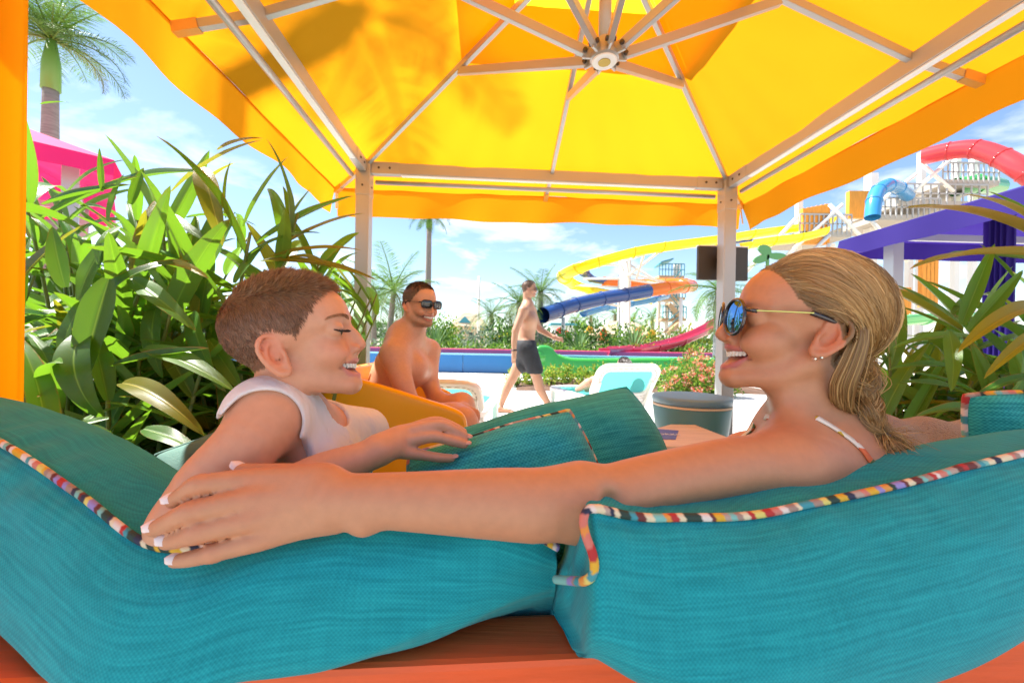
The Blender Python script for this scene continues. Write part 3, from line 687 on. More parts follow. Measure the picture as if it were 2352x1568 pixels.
# ------------------------------------------------------------------ the woman's hair: swept back over the ear into a short plait
def h_env(u, lift=0.0):
    """point of the hair's outer shape in direction u from the head's centre (local mm)"""
    u = np.asarray(u, float); u = u / np.linalg.norm(u, axis=-1, keepdims=True)
    r = np.array((89.0, 74.0, 83.0)); k = 1.0 / np.sqrt((u[..., 0] / r[0]) ** 2 + (u[..., 1] / r[1]) ** 2 + (u[..., 2] / r[2]) ** 2)
    return u * (k + lift)[..., None] + np.array((-8.0, 0, 30.0))
def w_line(Q):
    x, y, z = Q.T
    lim = np.interp(x, [-110, -60, -30, -14, 6, 24, 40, 56, 70, 84], [-62, -64, -44, 8, 14, 24, 34, 56, 72, 84])
    return ((z > lim)).astype(float)
paint_scalp(w_body, W_V, WF, w_line, (0.22, 0.125, 0.052), 0.95)
rsw = np.random.RandomState(11)
def w_strands(n, seg=15):
    tri = W_V[W_F]; cen = tri.mean(1); Q = WF.inv(cen); nr = np.cross(tri[:, 2] - tri[:, 0], tri[:, 3] - tri[:, 1]); ar = np.linalg.norm(nr, axis=1)
    wgt = ar * w_line(Q) * (1 + 2.2 * (Q[:, 0] > 30)) * (1 + 0.6 * (Q[:, 1] > -10)); idx = rsw.choice(len(cen), n, p=wgt / wgt.sum())
    q = Q[idx] + rsw.normal(0, 1.2, (n, 3)); u0 = q - np.array((-8, 0, 30.0)); u0 /= np.linalg.norm(u0, axis=1, keepdims=True)
    ncl = 230; cl = rsw.choice(n, ncl, replace=False); near = ((u0[:, None, :] - u0[cl][None]) ** 2).sum(2).argmin(1)
    cu = rsw.normal(0, 1, (ncl, 4)); ug = np.array((-0.66, 0.20, -0.72)); ug = ug / np.linalg.norm(ug)
    sidey = np.sign(u0[:, 1]) * np.clip(np.abs(u0[:, 1]) * 1.4, 0, 1)
    um = u0 * 0.55 + np.stack([-0.62 + 0.10 * cu[near, 0] * 0.5, 0.30 * sidey + 0.22, 0.16 + 0.10 * cu[near, 1] * 0.5 - 0.10 * (u0[:, 0] > .3)], 1); um += rsw.normal(0, 0.05, (n, 3)) + 0.09 * np.stack([cu[near, 3], cu[near, 1], cu[near, 0]], 1); um /= np.linalg.norm(um, axis=1, keepdims=True)
    t = np.linspace(0, 1, seg)[None, :, None]
    U = (1 - t) ** 2 * u0[:, None] + 2 * t * (1 - t) * um[:, None] + t * t * (ug + rsw.normal(0, 0.05, (n, 3)))[:, None]
    tt = t[..., 0]; lay = rsw.rand(n, 1) ** 1.5
    lift = (-1 + 4 * np.minimum(1, tt * 4)) + (3.0 * cu[near, 2][:, None] + 6 * lay) * np.sin(np.pi * np.clip(tt * 1.05, 0, 1)) + 4 * np.sin(np.pi * tt) * (u0[:, 2:3] > 0.3) + 4 * tt ** 2
    wave = 2.0 * np.sin(tt * 8 + cu[near, 3][:, None] * 3) * tt + 1.2 * np.sin(tt * 17 + 6 * rsw.rand(n, 1)) * tt
    Lp = h_env(U, lift + wave)
    Lp[:, 0] = q - 0.02 * u0
    # keep clear of the face and off the ear
    ear = np.exp(-(((Lp[..., 0] + 4) / 24) ** 2 + ((Lp[..., 2] + 18) / 30) ** 2)) * (np.abs(Lp[..., 1]) > 40)
    Lp[..., 0] -= 16 * ear; 
    W = np.array(WF.o) + (Lp * WF.s) @ np.array(WF.M).T
    hue = np.clip(rsw.rand(n, 1) * 0.35 + 0.66 * (0.48 + 0.44 * cu[near, 0][:, None]), 0, 1)
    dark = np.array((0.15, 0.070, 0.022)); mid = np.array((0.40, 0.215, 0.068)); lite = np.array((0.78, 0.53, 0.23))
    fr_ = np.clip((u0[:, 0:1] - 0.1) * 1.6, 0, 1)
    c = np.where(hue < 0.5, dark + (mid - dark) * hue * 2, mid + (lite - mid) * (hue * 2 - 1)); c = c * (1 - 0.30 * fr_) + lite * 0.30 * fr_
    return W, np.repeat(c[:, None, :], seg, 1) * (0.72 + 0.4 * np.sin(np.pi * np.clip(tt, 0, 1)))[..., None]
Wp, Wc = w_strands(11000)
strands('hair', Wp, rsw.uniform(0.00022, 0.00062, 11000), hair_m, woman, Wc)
pl, pc = [], []
for sg_ in (1, -1):                                  # locks that fall behind the ears
    for _ in range(620):
        j = rsw.normal(0, 1, 3); k_ = rsw.rand()
        q = [(-14 - 16 * k_, 71, 30), (-34 - 10 * k_, 79, 4), (-36 - 14 * k_, 74, -34), (-40 - 16 * k_, 60, -72), (-62 - 8 * k_, 40, -98), (-84, 20, -96 - 10 * k_)]
        q = [(a + j[0] * (2 + i * .8), sg_ * (b + j[1] * (1.5 + i * .5)), c + j[2] * 2) for i, (a, b, c) in enumerate(q)]
        pl.append(catmull([np.array(WF(*a)) for a in q], 3)); h_ = rsw.rand() ** 1.3
        pc.append(np.array((0.20, 0.10, 0.032)) * (1 - h_) + np.array((0.76, 0.50, 0.21)) * h_)
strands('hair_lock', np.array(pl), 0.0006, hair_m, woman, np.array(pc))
# plait: three bundles winding round each other, then the tie and the loose tail
G0 = np.array(WF(-78, 22, -42)); G1 = np.array(P(1998, 955, 0.555)); G2 = np.array(P(2030, 1000, 0.55)); T2 = np.array(P(2050, 1062, 0.535))
axis = np.array(catmull([G0, np.array(P(1985, 890, 0.575)), G1, G2], 8)); na = len(axis)
pl, pc = [], []
for b in range(3):
    for _ in range(380):
        o = rsw.normal(0, 0.0055, 3); ph = b * 2 * math.pi / 3; sh = np.array((0.38, 0.21, 0.075)) * (0.55 + 0.95 * rsw.rand()) + np.array((.16, .10, .03)) * (rsw.rand() ** 3); path = []
        for i in range(na):
            t = i / (na - 1); tn = axis[min(i + 1, na - 1)] - axis[max(i - 1, 0)]; tn /= np.linalg.norm(tn)
            x = np.cross(tn, (0, 1, 0)); x /= np.linalg.norm(x); y = np.cross(tn, x); a = ph + t * 9.5; rr = 0.0125 * (1 - 0.45 * t)
            path.append(axis[i] + x * math.cos(a) * rr + y * math.sin(2 * a) * rr * 0.55 + o * (1.25 - 0.75 * t))
        pl.append(path); pc.append(sh)
strands('plait', np.array(pl), 0.00045, hair_m, woman, np.array(pc))
pl, pc = [], []
for _ in range(650):
    o = rsw.normal(0, 0.0035, 3); fl = rsw.normal(0, 0.012, 3); cv = rsw.rand() ** 4
    e = T2 + fl + np.array((0.022, 0, 0.014)) * cv * 1.6; mid_ = (G2 + e) / 2 + o * 2 + np.array((-0.004, 0, 0.0))
    pl.append([G2 + o * .6, G2 * .6 + mid_ * .4 + o, mid_, mid_ * .5 + e * .5, e]); pc.append(np.array((0.42, 0.235, 0.085)) * (0.5 + 0.9 * rsw.rand()) + np.array((.22, .13, .03)) * (rsw.rand() > .6))
strands('ponytail_end', np.array(pl), 0.00042, hair_m, woman, np.array(pc))
mb = MB(); tn = Vector(G2 - G1).normalized(); 
mb.tube([Vector(G2) - tn * 0.004, Vector(G2), Vector(G2) + tn * 0.004], [0.0085, 0.0095, 0.0085], 12); mb.build('hair_tie', mat('hair_tie', (0.10, 0.09, 0.10), rough=0.7), woman, smooth=True)
# flyaway hairs round the back of the head
pl, pc = [], []
for _ in range(260):
    u = np.array((-0.55 - 0.4 * rsw.rand(), rsw.normal(0.1, 0.45), rsw.uniform(-0.95, 0.65))); q0 = h_env(u, np.array(2.0)); d = u / np.linalg.norm(u); tgt = np.cross(d, (0.1, 1, 0.2)); tgt *= -1 if tgt[2] > 0 else 1
    L_ = rsw.uniform(12, 42); cur = rsw.normal(0, .5, 3)
    pts = [q0 + tgt * L_ * s_ + d * L_ * 0.42 * s_ * (1 + .5 * math.sin(s_ * 3)) + cur * L_ * .35 * s_ * s_ for s_ in np.linspace(0, 1, 6)]
    pl.append([np.array(WF(*p_)) for p_ in pts]); pc.append(np.array((0.55, 0.33, 0.12)) * rsw.uniform(.6, 1.3))
for _ in range(420):                                  # loose hairs lifting off the crown and hairline
    u = np.array((rsw.uniform(-0.8, 0.75), rsw.normal(0.35, 0.5), rsw.uniform(0.15, 1.0))); q0 = h_env(u, np.array(3.0)); d = u / np.linalg.norm(u); bk = np.array((-1.0, 0.1, -0.15)); tgt = bk - d * (bk @ d); tgt /= np.linalg.norm(tgt)
    L_ = rsw.uniform(18, 55); cur = rsw.normal(0, .35, 3); lf_u = rsw.uniform(.04, .26)
    pl.append([np.array(WF(*(q0 + tgt * L_ * s_ + d * L_ * (lf_u * s_ - .30 * s_ * s_ * L_ / 55) + cur * L_ * .22 * s_ * s_))) for s_ in np.linspace(0, 1, 6)]); pc.append(np.array((0.62, 0.39, 0.15)) * rsw.uniform(.5, 1.4))
strands('stray_hair', np.array(pl), 0.00020, hair_m, woman, np.array(pc))

# ------------------------------------------------------------------ sunglasses
def glasses(fr, label, lens_m, rim_m, temple_m, shape=2.0, lw=25, lh=24.5, rim=2.4, x0=99, z0=-6, sep=33, tilt=6, ear=(-14, 76, 9), droop=26, hinge_y=60, tip_m=None, tw=2.4):
    root = empty('sunglasses', fr(x0, 0, z0), label, 'sunglasses')
    def outline(r_off, n=40):
        out = []
        for i in range(n):
            a = 2 * math.pi * i / n; ca, sa = math.cos(a), math.sin(a)
            out.append((math.copysign(abs(ca) ** (2 / shape), ca) * (lw + r_off), math.copysign(abs(sa) ** (2 / shape), sa) * (lh + r_off)))
        return out
    for sg in (1, -1):
        def lp(u, v, d=0.0):      # lens plane
            w = R(12); return fr(x0 - abs(u + sg * 0) * 0 - (u * sg) * math.sin(w) + d - v * -math.sin(R(tilt)) * 1.0, sg * sep + u * math.cos(w), z0 + v)
        o_ = outline(0); v = [lp(0, 0, 2.2)]; f = []
        for ring, dd in ((0.5, 1.8), (0.8, 0.9), (1.0, 0.0)): v += [lp(a * ring, b * ring, dd) for a, b in o_]
        n = len(o_)
        for i in range(n): f.append((0, 1 + i, 1 + (i + 1) % n))
        for k in range(2):
            for i in range(n): f.append((1 + k * n + i, 1 + (k + 1) * n + i, 1 + (k + 1) * n + (i + 1) % n, 1 + k * n + (i + 1) % n))
        meshobj('lens', v, f, lens_m, root)
        pts = [lp(a, b, 0.3) for a, b in outline(rim * 0.6)]
        v, f, _ = tube_arrays(pts + [pts[0]], rim * fr.s, 8, False); meshobj('rim', v, f, rim_m, root)
        hx = lp(sg * (lw + 1), lh * 0.45, -1)
        mb = MB(); mb.tube([hx, fr(x0 - 12, sg * hinge_y * 1.05, z0 + lh * 0.45), fr(x0 - 18, sg * hinge_y * 1.08, z0 + lh * 0.45)], rim * 1.25 * fr.s, 8); mb.build('hinge', rim_m, root, True)
        t = catmull([fr(x0 - 16, sg * hinge_y * 1.08, z0 + lh * 0.45), fr(x0 - 50, sg * (ear[1] - 3), z0 * .4 + lh * 0.45 * .6 + ear[2] * .4), fr(ear[0] + 22, sg * ear[1], ear[2] + 1)], 6)
        mb = MB()
        for a, b in zip(t[:-1], t[1:]): mb.bar(Vector(a), Vector(b) + (Vector(b) - Vector(a)) * 0.04, 1.6 * fr.s, tw * 2 * fr.s, up=fr.M @ Vector((0, 1, 0)))
        mb.build('temple_arm', temple_m, root)
        mb = MB(); mb.tube(catmull([fr(ear[0] + 24, sg * ear[1], ear[2] + 1), fr(ear[0] + 4, sg * ear[1], ear[2] - 2), fr(ear[0] - 10, sg * (ear[1] - 3), ear[2] - droop)], 5), tw * 0.9 * fr.s, 7); mb.build('temple_tip', tip_m or rim_m, root, True)
    mb = MB(); mb.tube(catmull([fr(x0 + 1, sep - lw * .93, z0 + lh * .35), fr(x0 + 4, 0, z0 + lh * .5), fr(x0 + 1, -sep + lw * .93, z0 + lh * .35)], 5), rim * 1.0 * fr.s, 8); mb.build('bridge', rim_m, root, True)
    return root
lens_blue = mat('mirror_lens', (0.10, 0.25, 0.50), rough=0.03, metal=1.0)
lens_dark = mat('dark_lens', (0.012, 0.009, 0.008), rough=0.05, spec=0.8)
tort_m = mat('tortoise_frame', (0.030, 0.022, 0.025), rough=0.12, spec=0.7, noise=0.8, nscale=120, coat=0.6)
gold_m = mat('gold_temple', (0.62, 0.56, 0.16), rough=0.22, metal=0.7)
black_m = mat('black_frame', (0.012, 0.014, 0.016), rough=0.3)
glasses(WF, 'round mirrored sunglasses with yellow metal arms worn by the laughing woman', lens_blue, tort_m, gold_m, 2.1, 25, 25, 2.6, x0=103, z0=-9, ear=(-2, 73, 14), tilt=8, tw=4.2, droop=4)

# ------------------------------------------------------------------ the man in the yellow chair
M_O = P(963, 699, 2.06); M_f = Vector((0.78, -0.62, -0.03)); MF = Frame(axes(M_f), M_O, 1.03)
M_p = dict(jaw=1.10, chin=19, nose=(110, -38), nr=9, fh=52,
    mouth=dict(up=[(68, 31, -57), (83, 20, -59.5), (91, 8, -59.5), (92, 0, -60)], lo=[(67, 31, -61), (80, 21, -77), (86.5, 8, -82), (87.5, 0, -82.5)],
               cav=[(68, 30, -59.5), (84, 19, -67), (94, 7, -70), (95, 0, -70)], cr=(2.5, 7.5, 9.0, 9.0), ur=(2.0, 2.6, 2.8, 2.8), lr=(2.0, 3.0, 3.8, 3.8)))
FM = Field((-0.90, 1.45, 0.0), (0.05, 2.65, 1.34), 0.0046)
head(FM, MF, M_p)
m_nb = P(935, 770, 2.10); m_s1 = P(906, 815, 1.95); m_s2 = P(985, 805, 2.30)
FM.chain([MF(-24, 0, -40), MF(-22, 0, -100), m_nb], (0.058, 0.058, 0.066), 0.04)
FM.chain([MF(-30, 0, -80), P(925, 770, 2.05), m_s1], (0.045, 0.055, 0.06), 0.04); FM.chain([m_nb, m_s1], (0.062, 0.054), 0.05); FM.chain([m_nb, m_s2], (0.062, 0.054), 0.05)
FM.chain([m_nb + Vector((-.02, 0, -.04)), P(905, 860, 2.14), P(888, 930, 2.16), P(880, 1010, 2.16)], (0.085, 0.122, 0.115, 0.13), 0.07)
FM.chain([P(945, 845, 2.04), P(958, 850, 2.2)], (0.085, 0.085), 0.05)
FM.chain([m_s1, P(925, 880, 1.89), P(945, 935, 1.90)], (0.062, 0.051, 0.042), 0.035)
FM.chain([P(945, 935, 1.90), P(1000, 950, 1.90), P(1048, 940, 1.92)], (0.045, 0.041, 0.030), 0.03)
FM.chain([m_s2, P(985, 860, 2.26), P(998, 905, 2.20), P(1040, 935, 2.10), P(1068, 938, 2.0)], (0.066, 0.054, 0.044, 0.040, 0.030), 0.03)
FM.chain([P(1062, 938, 1.96), P(1084, 945, 1.97)], (0.032, 0.022), 0.02)
for i in range(4): FM.chain([P(1080, 938 + i * 4, 1.965), P(1096, 945 + i * 4, 1.955), P(1098, 955 + i * 3, 1.95)], (0.011, 0.010, 0.009), 0.006)
FM.chain([P(885, 1010, 2.05), P(985, 970, 1.97), P(1062, 968, 1.86)], (0.10, 0.085, 0.064), 0.05)
FM.chain([P(1062, 968, 1.86), P(1092, 1050, 1.84), P(1070, 1180, 1.84)], (0.062, 0.056, 0.042), 0.04)
FM.chain([P(890, 1010, 2.25), P(985, 960, 2.18), P(1060, 930, 2.12)], (0.10, 0.085, 0.062), 0.05)
FM.chain([P(1060, 930, 2.12), P(1085, 1010, 2.12), P(1060, 1120, 2.12)], (0.060, 0.054, 0.042), 0.04)
def m_extra(V, c):
    Q = MF.inv(V); x, y, z = Q.T
    w = (z < -40) & (z > -118) & (x > 8); d = sstep(-40, -62, z) * sstep(8, 30, x) * sstep(-122, -108, z) * (z > -125)
    c = c * (1 - 0.28 * d[:, None]) + np.array((0.24, 0.15, 0.10)) * 0.28 * d[:, None]
    return c
man, m_body, M_V, M_Fc = person(FM, 'person', (-0.55, 2.1, 0.42), 'shirtless smiling man in dark sunglasses seated in the yellow chair', MF, M_p, (0.62, 0.33, 0.205), (0.52, 0.16, 0.13), m_extra)
teeth(MF, 27, -71.5, -60, 88.5, man, n=10, width=6.0, slope=3.5)
def m_line(Q):
    x, y, z = Q.T; lim = np.interp(x, [-110, -60, -26, -12, 10, 28, 44, 60, 74, 90], [-50, -48, -30, 14, 6, 22, 40, 66, 74, 76]); return (z > lim).astype(float)
def m_len(Q): return np.interp(Q[:, 2], [-60, 20, 70, 100], [.003, .005, .010, .013])
def m_col(Q, n, seg): return np.array((0.115, 0.078, 0.052)) * np.random.uniform(.6, 1.5, (n, 1))
paint_scalp(m_body, M_V, MF, m_line, (0.12, 0.065, 0.038), 0.85)
short_hair(MF, M_V, M_Fc, man, m_line, m_len, b_flow, 5000, 0.0011, m_col, lift=0.6, seg=4)
def beard_line(Q):
    x, y, z = Q.T; return ((z < -52) & (z > -112) & (x > 20) & (z < np.interp(x, [20, 60, 80, 95], [-20, -48, -80, -86]))).astype(float)
short_hair(MF, M_V, M_Fc, man, beard_line, lambda Q: np.full(len(Q), .004), lambda Q: np.stack([0.4 + 0 * Q[:, 0], 0 * Q[:, 0], -1 + 0 * Q[:, 0]], 1), 1800, 0.0007, lambda Q, n, s_: np.array((0.30, 0.20, 0.13)) * np.random.uniform(.5, 1.5, (n, 1)), name='beard', seg=3)
glasses(MF, 'dark rectangular sunglasses worn by the man in the yellow chair', lens_dark, black_m, black_m, 3.0, 28, 18, 2.4, x0=101, z0=-3, sep=34, ear=(-12, 76, 8), tilt=4, tw=3.6, hinge_y=64)
m_bvh = bvh_of(M_V, M_Fc)

# ------------------------------------------------------------------ the man walking past the pool
D5 = 5.45
def wp(px, py, dd=0.0): return P(px, py, D5 + dd)
V_O = wp(1215, 663); VF = Frame(axes(Vector((1, -0.10, 0.0))), V_O, 1.03)
V_p = dict(M_p)
FV = Field((-0.35, D5 - 0.5, -0.02), (0.82, D5 + 0.55, 1.86), 0.0095)
head(FV, VF, V_p)
v_nb = wp(1212, 702)
FV.chain([VF(-24, 0, -40), VF(-24, 0, -100), v_nb], (0.055, 0.055, 0.062), 0.04)
v_s1 = wp(1202, 713, -0.19); v_s2 = wp(1222, 713, 0.19)
FV.chain([v_nb, v_s1], (0.068, 0.058), 0.05); FV.chain([v_nb, v_s2], (0.068, 0.058), 0.05)
FV.chain([wp(1211, 716), wp(1213, 738), wp(1210, 765), wp(1208, 790)], (0.10, 0.125, 0.115, 0.12), 0.06)
FV.chain([wp(1214, 735, -0.09), wp(1216, 735, 0.09)], (0.11, 0.11), 0.05)
FV.chain([wp(1208, 800, -0.07), wp(1208, 800, 0.07)], (0.12, 0.12), 0.05)
FV.chain([v_s1, wp(1188, 748, -0.26), wp(1184, 760, -0.27)], (0.060, 0.048, 0.042), 0.03)
FV.chain([wp(1184, 760, -0.27), wp(1181, 785, -0.28), wp(1181, 806, -0.28)], (0.043, 0.040, 0.028), 0.03)
FV.chain([wp(1181, 808, -0.28), wp(1180, 822, -0.28)], (0.036, 0.030), 0.02)
for i in range(4): FV.chain([wp(1177 + i * 2.4, 820, -0.28), wp(1176 + i * 2.4, 833, -0.275)], (0.011, 0.009), 0.006)
FV.chain([v_s2, wp(1234, 745, 0.24), wp(1241, 757, 0.24)], (0.058, 0.046, 0.042), 0.03)
FV.chain([wp(1241, 757, 0.24), wp(1258, 767, 0.20), wp(1272, 774, 0.16)], (0.043, 0.038, 0.028), 0.03)
FV.chain([wp(1274, 775, 0.16), wp(1284, 779, 0.15)], (0.034, 0.028), 0.02)
for i in range(4): FV.chain([wp(1284, 775 + i * 2.2, 0.15), wp(1292, 777 + i * 2, 0.15), wp(1292, 782 + i * 1.5, 0.14)], (0.010, 0.010, 0.009), 0.006)
FV.chain([wp(1214, 806, -0.09), wp(1224, 840, -0.10), wp(1235, 873, -0.10)], (0.105, 0.085, 0.060), 0.05)
FV.chain([wp(1235, 873, -0.10), wp(1241, 895, -0.10), wp(1254, 918, -0.09), wp(1262, 934, -0.08)], (0.060, 0.062, 0.046, 0.036), 0.04)
def foot(heel, toe, F):
    heel, toe = Vector(heel), Vector(toe); d = (toe - heel); s_ = d.cross(Vector((0, 0, 1))).normalized()
    F.chain([heel + Vector((0, 0, .03)), heel.lerp(toe, .5) + Vector((0, 0, .028)), heel.lerp(toe, .85) + Vector((0, 0, .018))], (0.032, 0.032, 0.022), 0.03)
    for i in range(5): F.chain([heel.lerp(toe, .8) + s_ * (.028 - .014 * i) + Vector((0, 0, .014)), toe + s_ * (.030 - .015 * i) - d * (.02 * abs(i - .5)) + Vector((0, 0, .011))], (.013, .010 if i else .013), .008)
g1 = G(1258, D5 - 0.08); FV.chain([wp(1262, 934, -0.08), g1 + Vector((0.03, 0, 0.05))], (0.036, 0.035), 0.03)
foot(g1 + Vector((0.0, 0, 0.0)), g1 + Vector((0.22, -0.03, 0.02)), FV)
FV.chain([wp(1204, 806, 0.09), wp(1190, 842, 0.09), wp(1175, 871, 0.09)], (0.105, 0.085, 0.060), 0.05)
FV.chain([wp(1175, 871, 0.09), wp(1164, 893, 0.09), wp(1155, 918, 0.09), wp(1149, 935, 0.09)], (0.060, 0.062, 0.046, 0.037), 0.04)
g2 = G(1146, D5 + 0.05); FV.chain([wp(1149, 935, 0.09), g2 + Vector((0.02, 0, 0.05))], (0.037, 0.036), 0.03)
foot(g2, g2 + Vector((0.24, -0.03, 0.0)), FV)
walker, v_body, V_V, V_F = person(FV, 'person', (g1 + g2) / 2, 'shirtless man in black swim shorts walking barefoot past the pool', VF, V_p, (0.46, 0.245, 0.155), (0.42, 0.18, 0.14))
def v_line(Q): return m_line(Q)
paint_scalp(v_body, V_V, VF, m_line, (0.10, 0.055, 0.032), 0.9)
short_hair(VF, V_V, V_F, walker, m_line, m_len, b_flow, 1500, 0.0024, m_col, lift=0.6, seg=3)
FS = Field((-0.10, D5 - 0.45, 0.55), (0.60, D5 + 0.45, 1.10), 0.0095)
FS.chain([wp(1208, 790), wp(1208, 812)], (0.135, 0.14), 0.04); FS.chain([wp(1208, 797, -0.07), wp(1208, 797, 0.07)], (0.130, 0.130), 0.05)
FS.chain([wp(1214, 806, -0.09), wp(1228, 849, -0.10)], (0.125, 0.115), 0.04); FS.chain([wp(1204, 806, 0.09), wp(1199, 838, 0.09)], (0.125, 0.115), 0.04)
sl, X, Y, Z = FS.region(FS.lo, FS.lo + FS.n * FS.h)
FS.v = np.maximum(FS.v, (Z - (wp(1208, 781).z) + 0 * X + 0 * Y)); FS.v = np.maximum(FS.v, ((wp(1220, 857).z) - Z - 0.42 * np.minimum(0, X - wp(1228, 800).x) * -1 * 0.35 + 0 * Y))
SV, SF = FS.mesh(2)
meshobj('swim_shorts', SV, SF, mat('black_shorts', (0.018, 0.020, 0.026), rough=0.75, noise=0.3, nscale=18, bump=0.5, bscale=22), walker)
mb = MB(); mb.tube([wp(1181, 804, -0.28) + Vector((0.036 * math.cos(a), 0.034 * math.sin(a), 0)) for a in np.linspace(0, 2 * math.pi, 13)], 0.009, 6, False); mb.build('wristband', black_m, walker, True)
glasses(VF, 'sunglasses worn by the walking man', lens_dark, black_m, black_m, 2.6, 25, 20, 2.2, x0=100, z0=-4, ear=(-12, 76, 8), tilt=4)
# ================================================================== setting: ground, deck, pool
conc_m = mat('pale_concrete', (0.70, 0.67, 0.63), rough=0.85, noise=0.10, nscale=1.6, bump=0.25, bscale=90)
sand_m = mat('pale_sand', (0.50, 0.45, 0.37), rough=0.95, noise=0.12, nscale=0.6, bump=0.3, bscale=25)
g = meshobj('ground', [(-900, -300, -0.012), (900, -300, -0.012), (900, 1600, -0.012), (-900, 1600, -0.012)], [(0, 1, 2, 3)], sand_m, smooth=False); tag(g, kind='structure')
deck = meshobj('pool_deck', [(-11, 0.02, -0.008), (13, 0.02, -0.008), (13, 12.2, -0.008), (-11, 12.2, -0.008)], [(0, 1, 2, 3)], mat('deck_joint', (0.26, 0.24, 0.22), rough=0.9), smooth=False); tag(deck, kind='structure')
mbs = MB(); mbs.box((0, 0, -0.02), (2.385, 2.385, 0.04), bev=0.006); slab0 = None
for i in range(10):
    for j in range(5):
        c = (-9.7 + i * 2.4, 1.25 + j * 2.4, 0.0)
        if slab0 is None: slab0 = mbs.build('paving_slab', conc_m, deck, world=False); o = slab0
        else: o = slab0.copy(); COL.objects.link(o); o.parent = deck
        o.location = c
# --- pool
blue_m = mat('pool_blue_panel', (0.012, 0.16, 0.42), rough=0.35, noise=0.06, nscale=2); pink_m = mat('pink_coping', (0.58, 0.045, 0.13), rough=0.4, noise=0.06, nscale=3)
rim_m = mat('pool_rim', (0.25, 0.52, 0.72), rough=0.3); green_m = mat('green_fibreglass', (0.045, 0.33, 0.055), rough=0.22, noise=0.06, nscale=2, coat=0.4)
pool = empty('pool_wall', (0, 12.3, 0), 'long low blue pool wall with pale rim and pink coping behind', 'pool wall')
x = -15.0
mbp = MB(); mbp.box((0, 0, 0.27), (1.79, 0.10, 0.54), bev=0.012); pan = None
for i in range(14):
    if pan is None: pan = mbp.build('wall_panel', blue_m, pool, world=False); o = pan
    else: o = pan.copy(); COL.objects.link(o); o.parent = pool
    o.location = (-15 + i * 1.8, 0, 0)
mb = MB(); mb.box((-2.5, 12.28, 0.565), (25.4, 0.16, 0.05), bev=0.015); mb.build('rim', rim_m, pool)
pk = MB(); pk.box((-2.5, 13.9, 0.62), (26, 0.5, 0.16), bev=0.03); o = pk.build('pink_coping', pink_m); tag(o, 'long pink coping along the far edge of the pool', 'coping')
wat = meshobj('pool_water', [(-15, 12.36, 0.50), (10.5, 12.36, 0.50), (10.5, 13.7, 0.50), (-15, 13.7, 0.50)], [(0, 1, 2, 3)], mat('pool_water', (0.05, 0.45, 0.62), rough=0.06, spec=0.6, bump=0.3, bscale=5), smooth=False); tag(wat, kind='structure')
# green flume: curling lip then a long low wall
prof = []
def gp(px, py, d): return P(px, py, d)
D_G = 11.2
top = [(1218, 862), (1222, 812), (1236, 795), (1256, 793), (1270, 800), (1280, 812), (1300, 820), (1330, 823), (1420, 823), (1520, 822), (1640, 822)]
topw = catmull([gp(a, b, D_G) for a, b in top], 5); v = []; f = []
n_ = len(topw); rad = 0.10
for k, q in enumerate(topw):
    q = Vector(q)
    th = 0.62 if k < 28 else 0.62 - 0.0 * k
    for (dy, z) in ((-0.02, 0.0), (-0.02, q.z - 0.07), (0.01, q.z - 0.02), (0.06, q.z), (0.30, q.z - 0.02), (0.34, 0.0)): v.append((q.x, q.y + dy, max(0.0, z)))
for k in range(n_ - 1):
    for j in range(5): f.append((k * 6 + j, (k + 1) * 6 + j, (k + 1) * 6 + j + 1, k * 6 + j + 1))
f.append(tuple(range(6))); f.append(tuple((n_ - 1) * 6 + j for j in range(6))[::-1])
gf = empty('green_flume', gp(1240, 860, D_G).xy.to_3d(), 'glossy green waterslide runout with bulging curled end beside the walking man', 'waterslide')
meshobj('flume_wall', v, f, green_m, gf)
mb = MB(); mb.tube([Vector(q) + Vector((0, -0.03, -0.005)) for q in topw[26:]], 0.022, 8); mb.build('flume_rim', mat('green_rim', (0.12, 0.55, 0.16), rough=0.2), gf, True)
FGb = Field(gp(1215, 870, D_G) - Vector((0.4, 0.6, 0.5)), gp(1285, 780, D_G) + Vector((0.5, 0.9, 0.3)), 0.03)
FGb.chain([gp(1240, 818, D_G) + Vector((0, .2, 0)), gp(1258, 818, D_G) + Vector((0, .3, 0))], (0.27, 0.27), 0.1); FGb.chain([gp(1238, 850, D_G) + Vector((0, .25, 0)), gp(1285, 845, D_G) + Vector((0, .25, 0))], (0.33, 0.20), 0.15)
v, f = FGb.mesh(2); meshobj('curled_end', v, f, green_m, gf)
mb = MB(); mb.box(gp(1389, 850, D_G) * 1.0 + Vector((0, -0.04, 0)), (0.025, 0.02, 0.46)); mb.build('joint_strip', mat('green_rim', ()), gf)

# ================================================================== the yellow cabana
YAW = R(3.7); rv = Vector((math.cos(YAW), math.sin(YAW), 0)); dv = Vector((-math.sin(YAW), math.cos(YAW), 0))
FL = Vector((-1.12, 2.97, 0)); CW, CL = 2.81, 2.75
def cb(a, b, z):                # a: 0..CW to the right, b: 0..CL towards the camera
    return FL + rv * a - dv * b + Vector((0, 0, z))
cab = empty('cabana', cb(CW / 2, CL / 2, 0), 'yellow fabric cabana canopy on square metal posts over the sofa', 'cabana')
alu = mat('satin_aluminium', (0.43, 0.43, 0.43), rough=0.38, metal=0.35, spec=0.5, noise=0.04, nscale=3)
steel_dark = mat('bolt_steel', (0.10, 0.09, 0.08), rough=0.4, metal=0.8)
fab_y = mat('yellow_canvas', (0.82, 0.45, 0.010), rough=0.8, noise=0.035, nscale=2.2, bump=0.10, bscale=420, trans=0.72, tcol=(0.70, 0.228, 0.005), spec=0.2)
ZB = 2.208; BH = 0.082; OV = 0.33; ZE = 2.215; ZA = 2.83
posts = [(0, 0), (CW, 0), (0, CL), (CW, CL)]
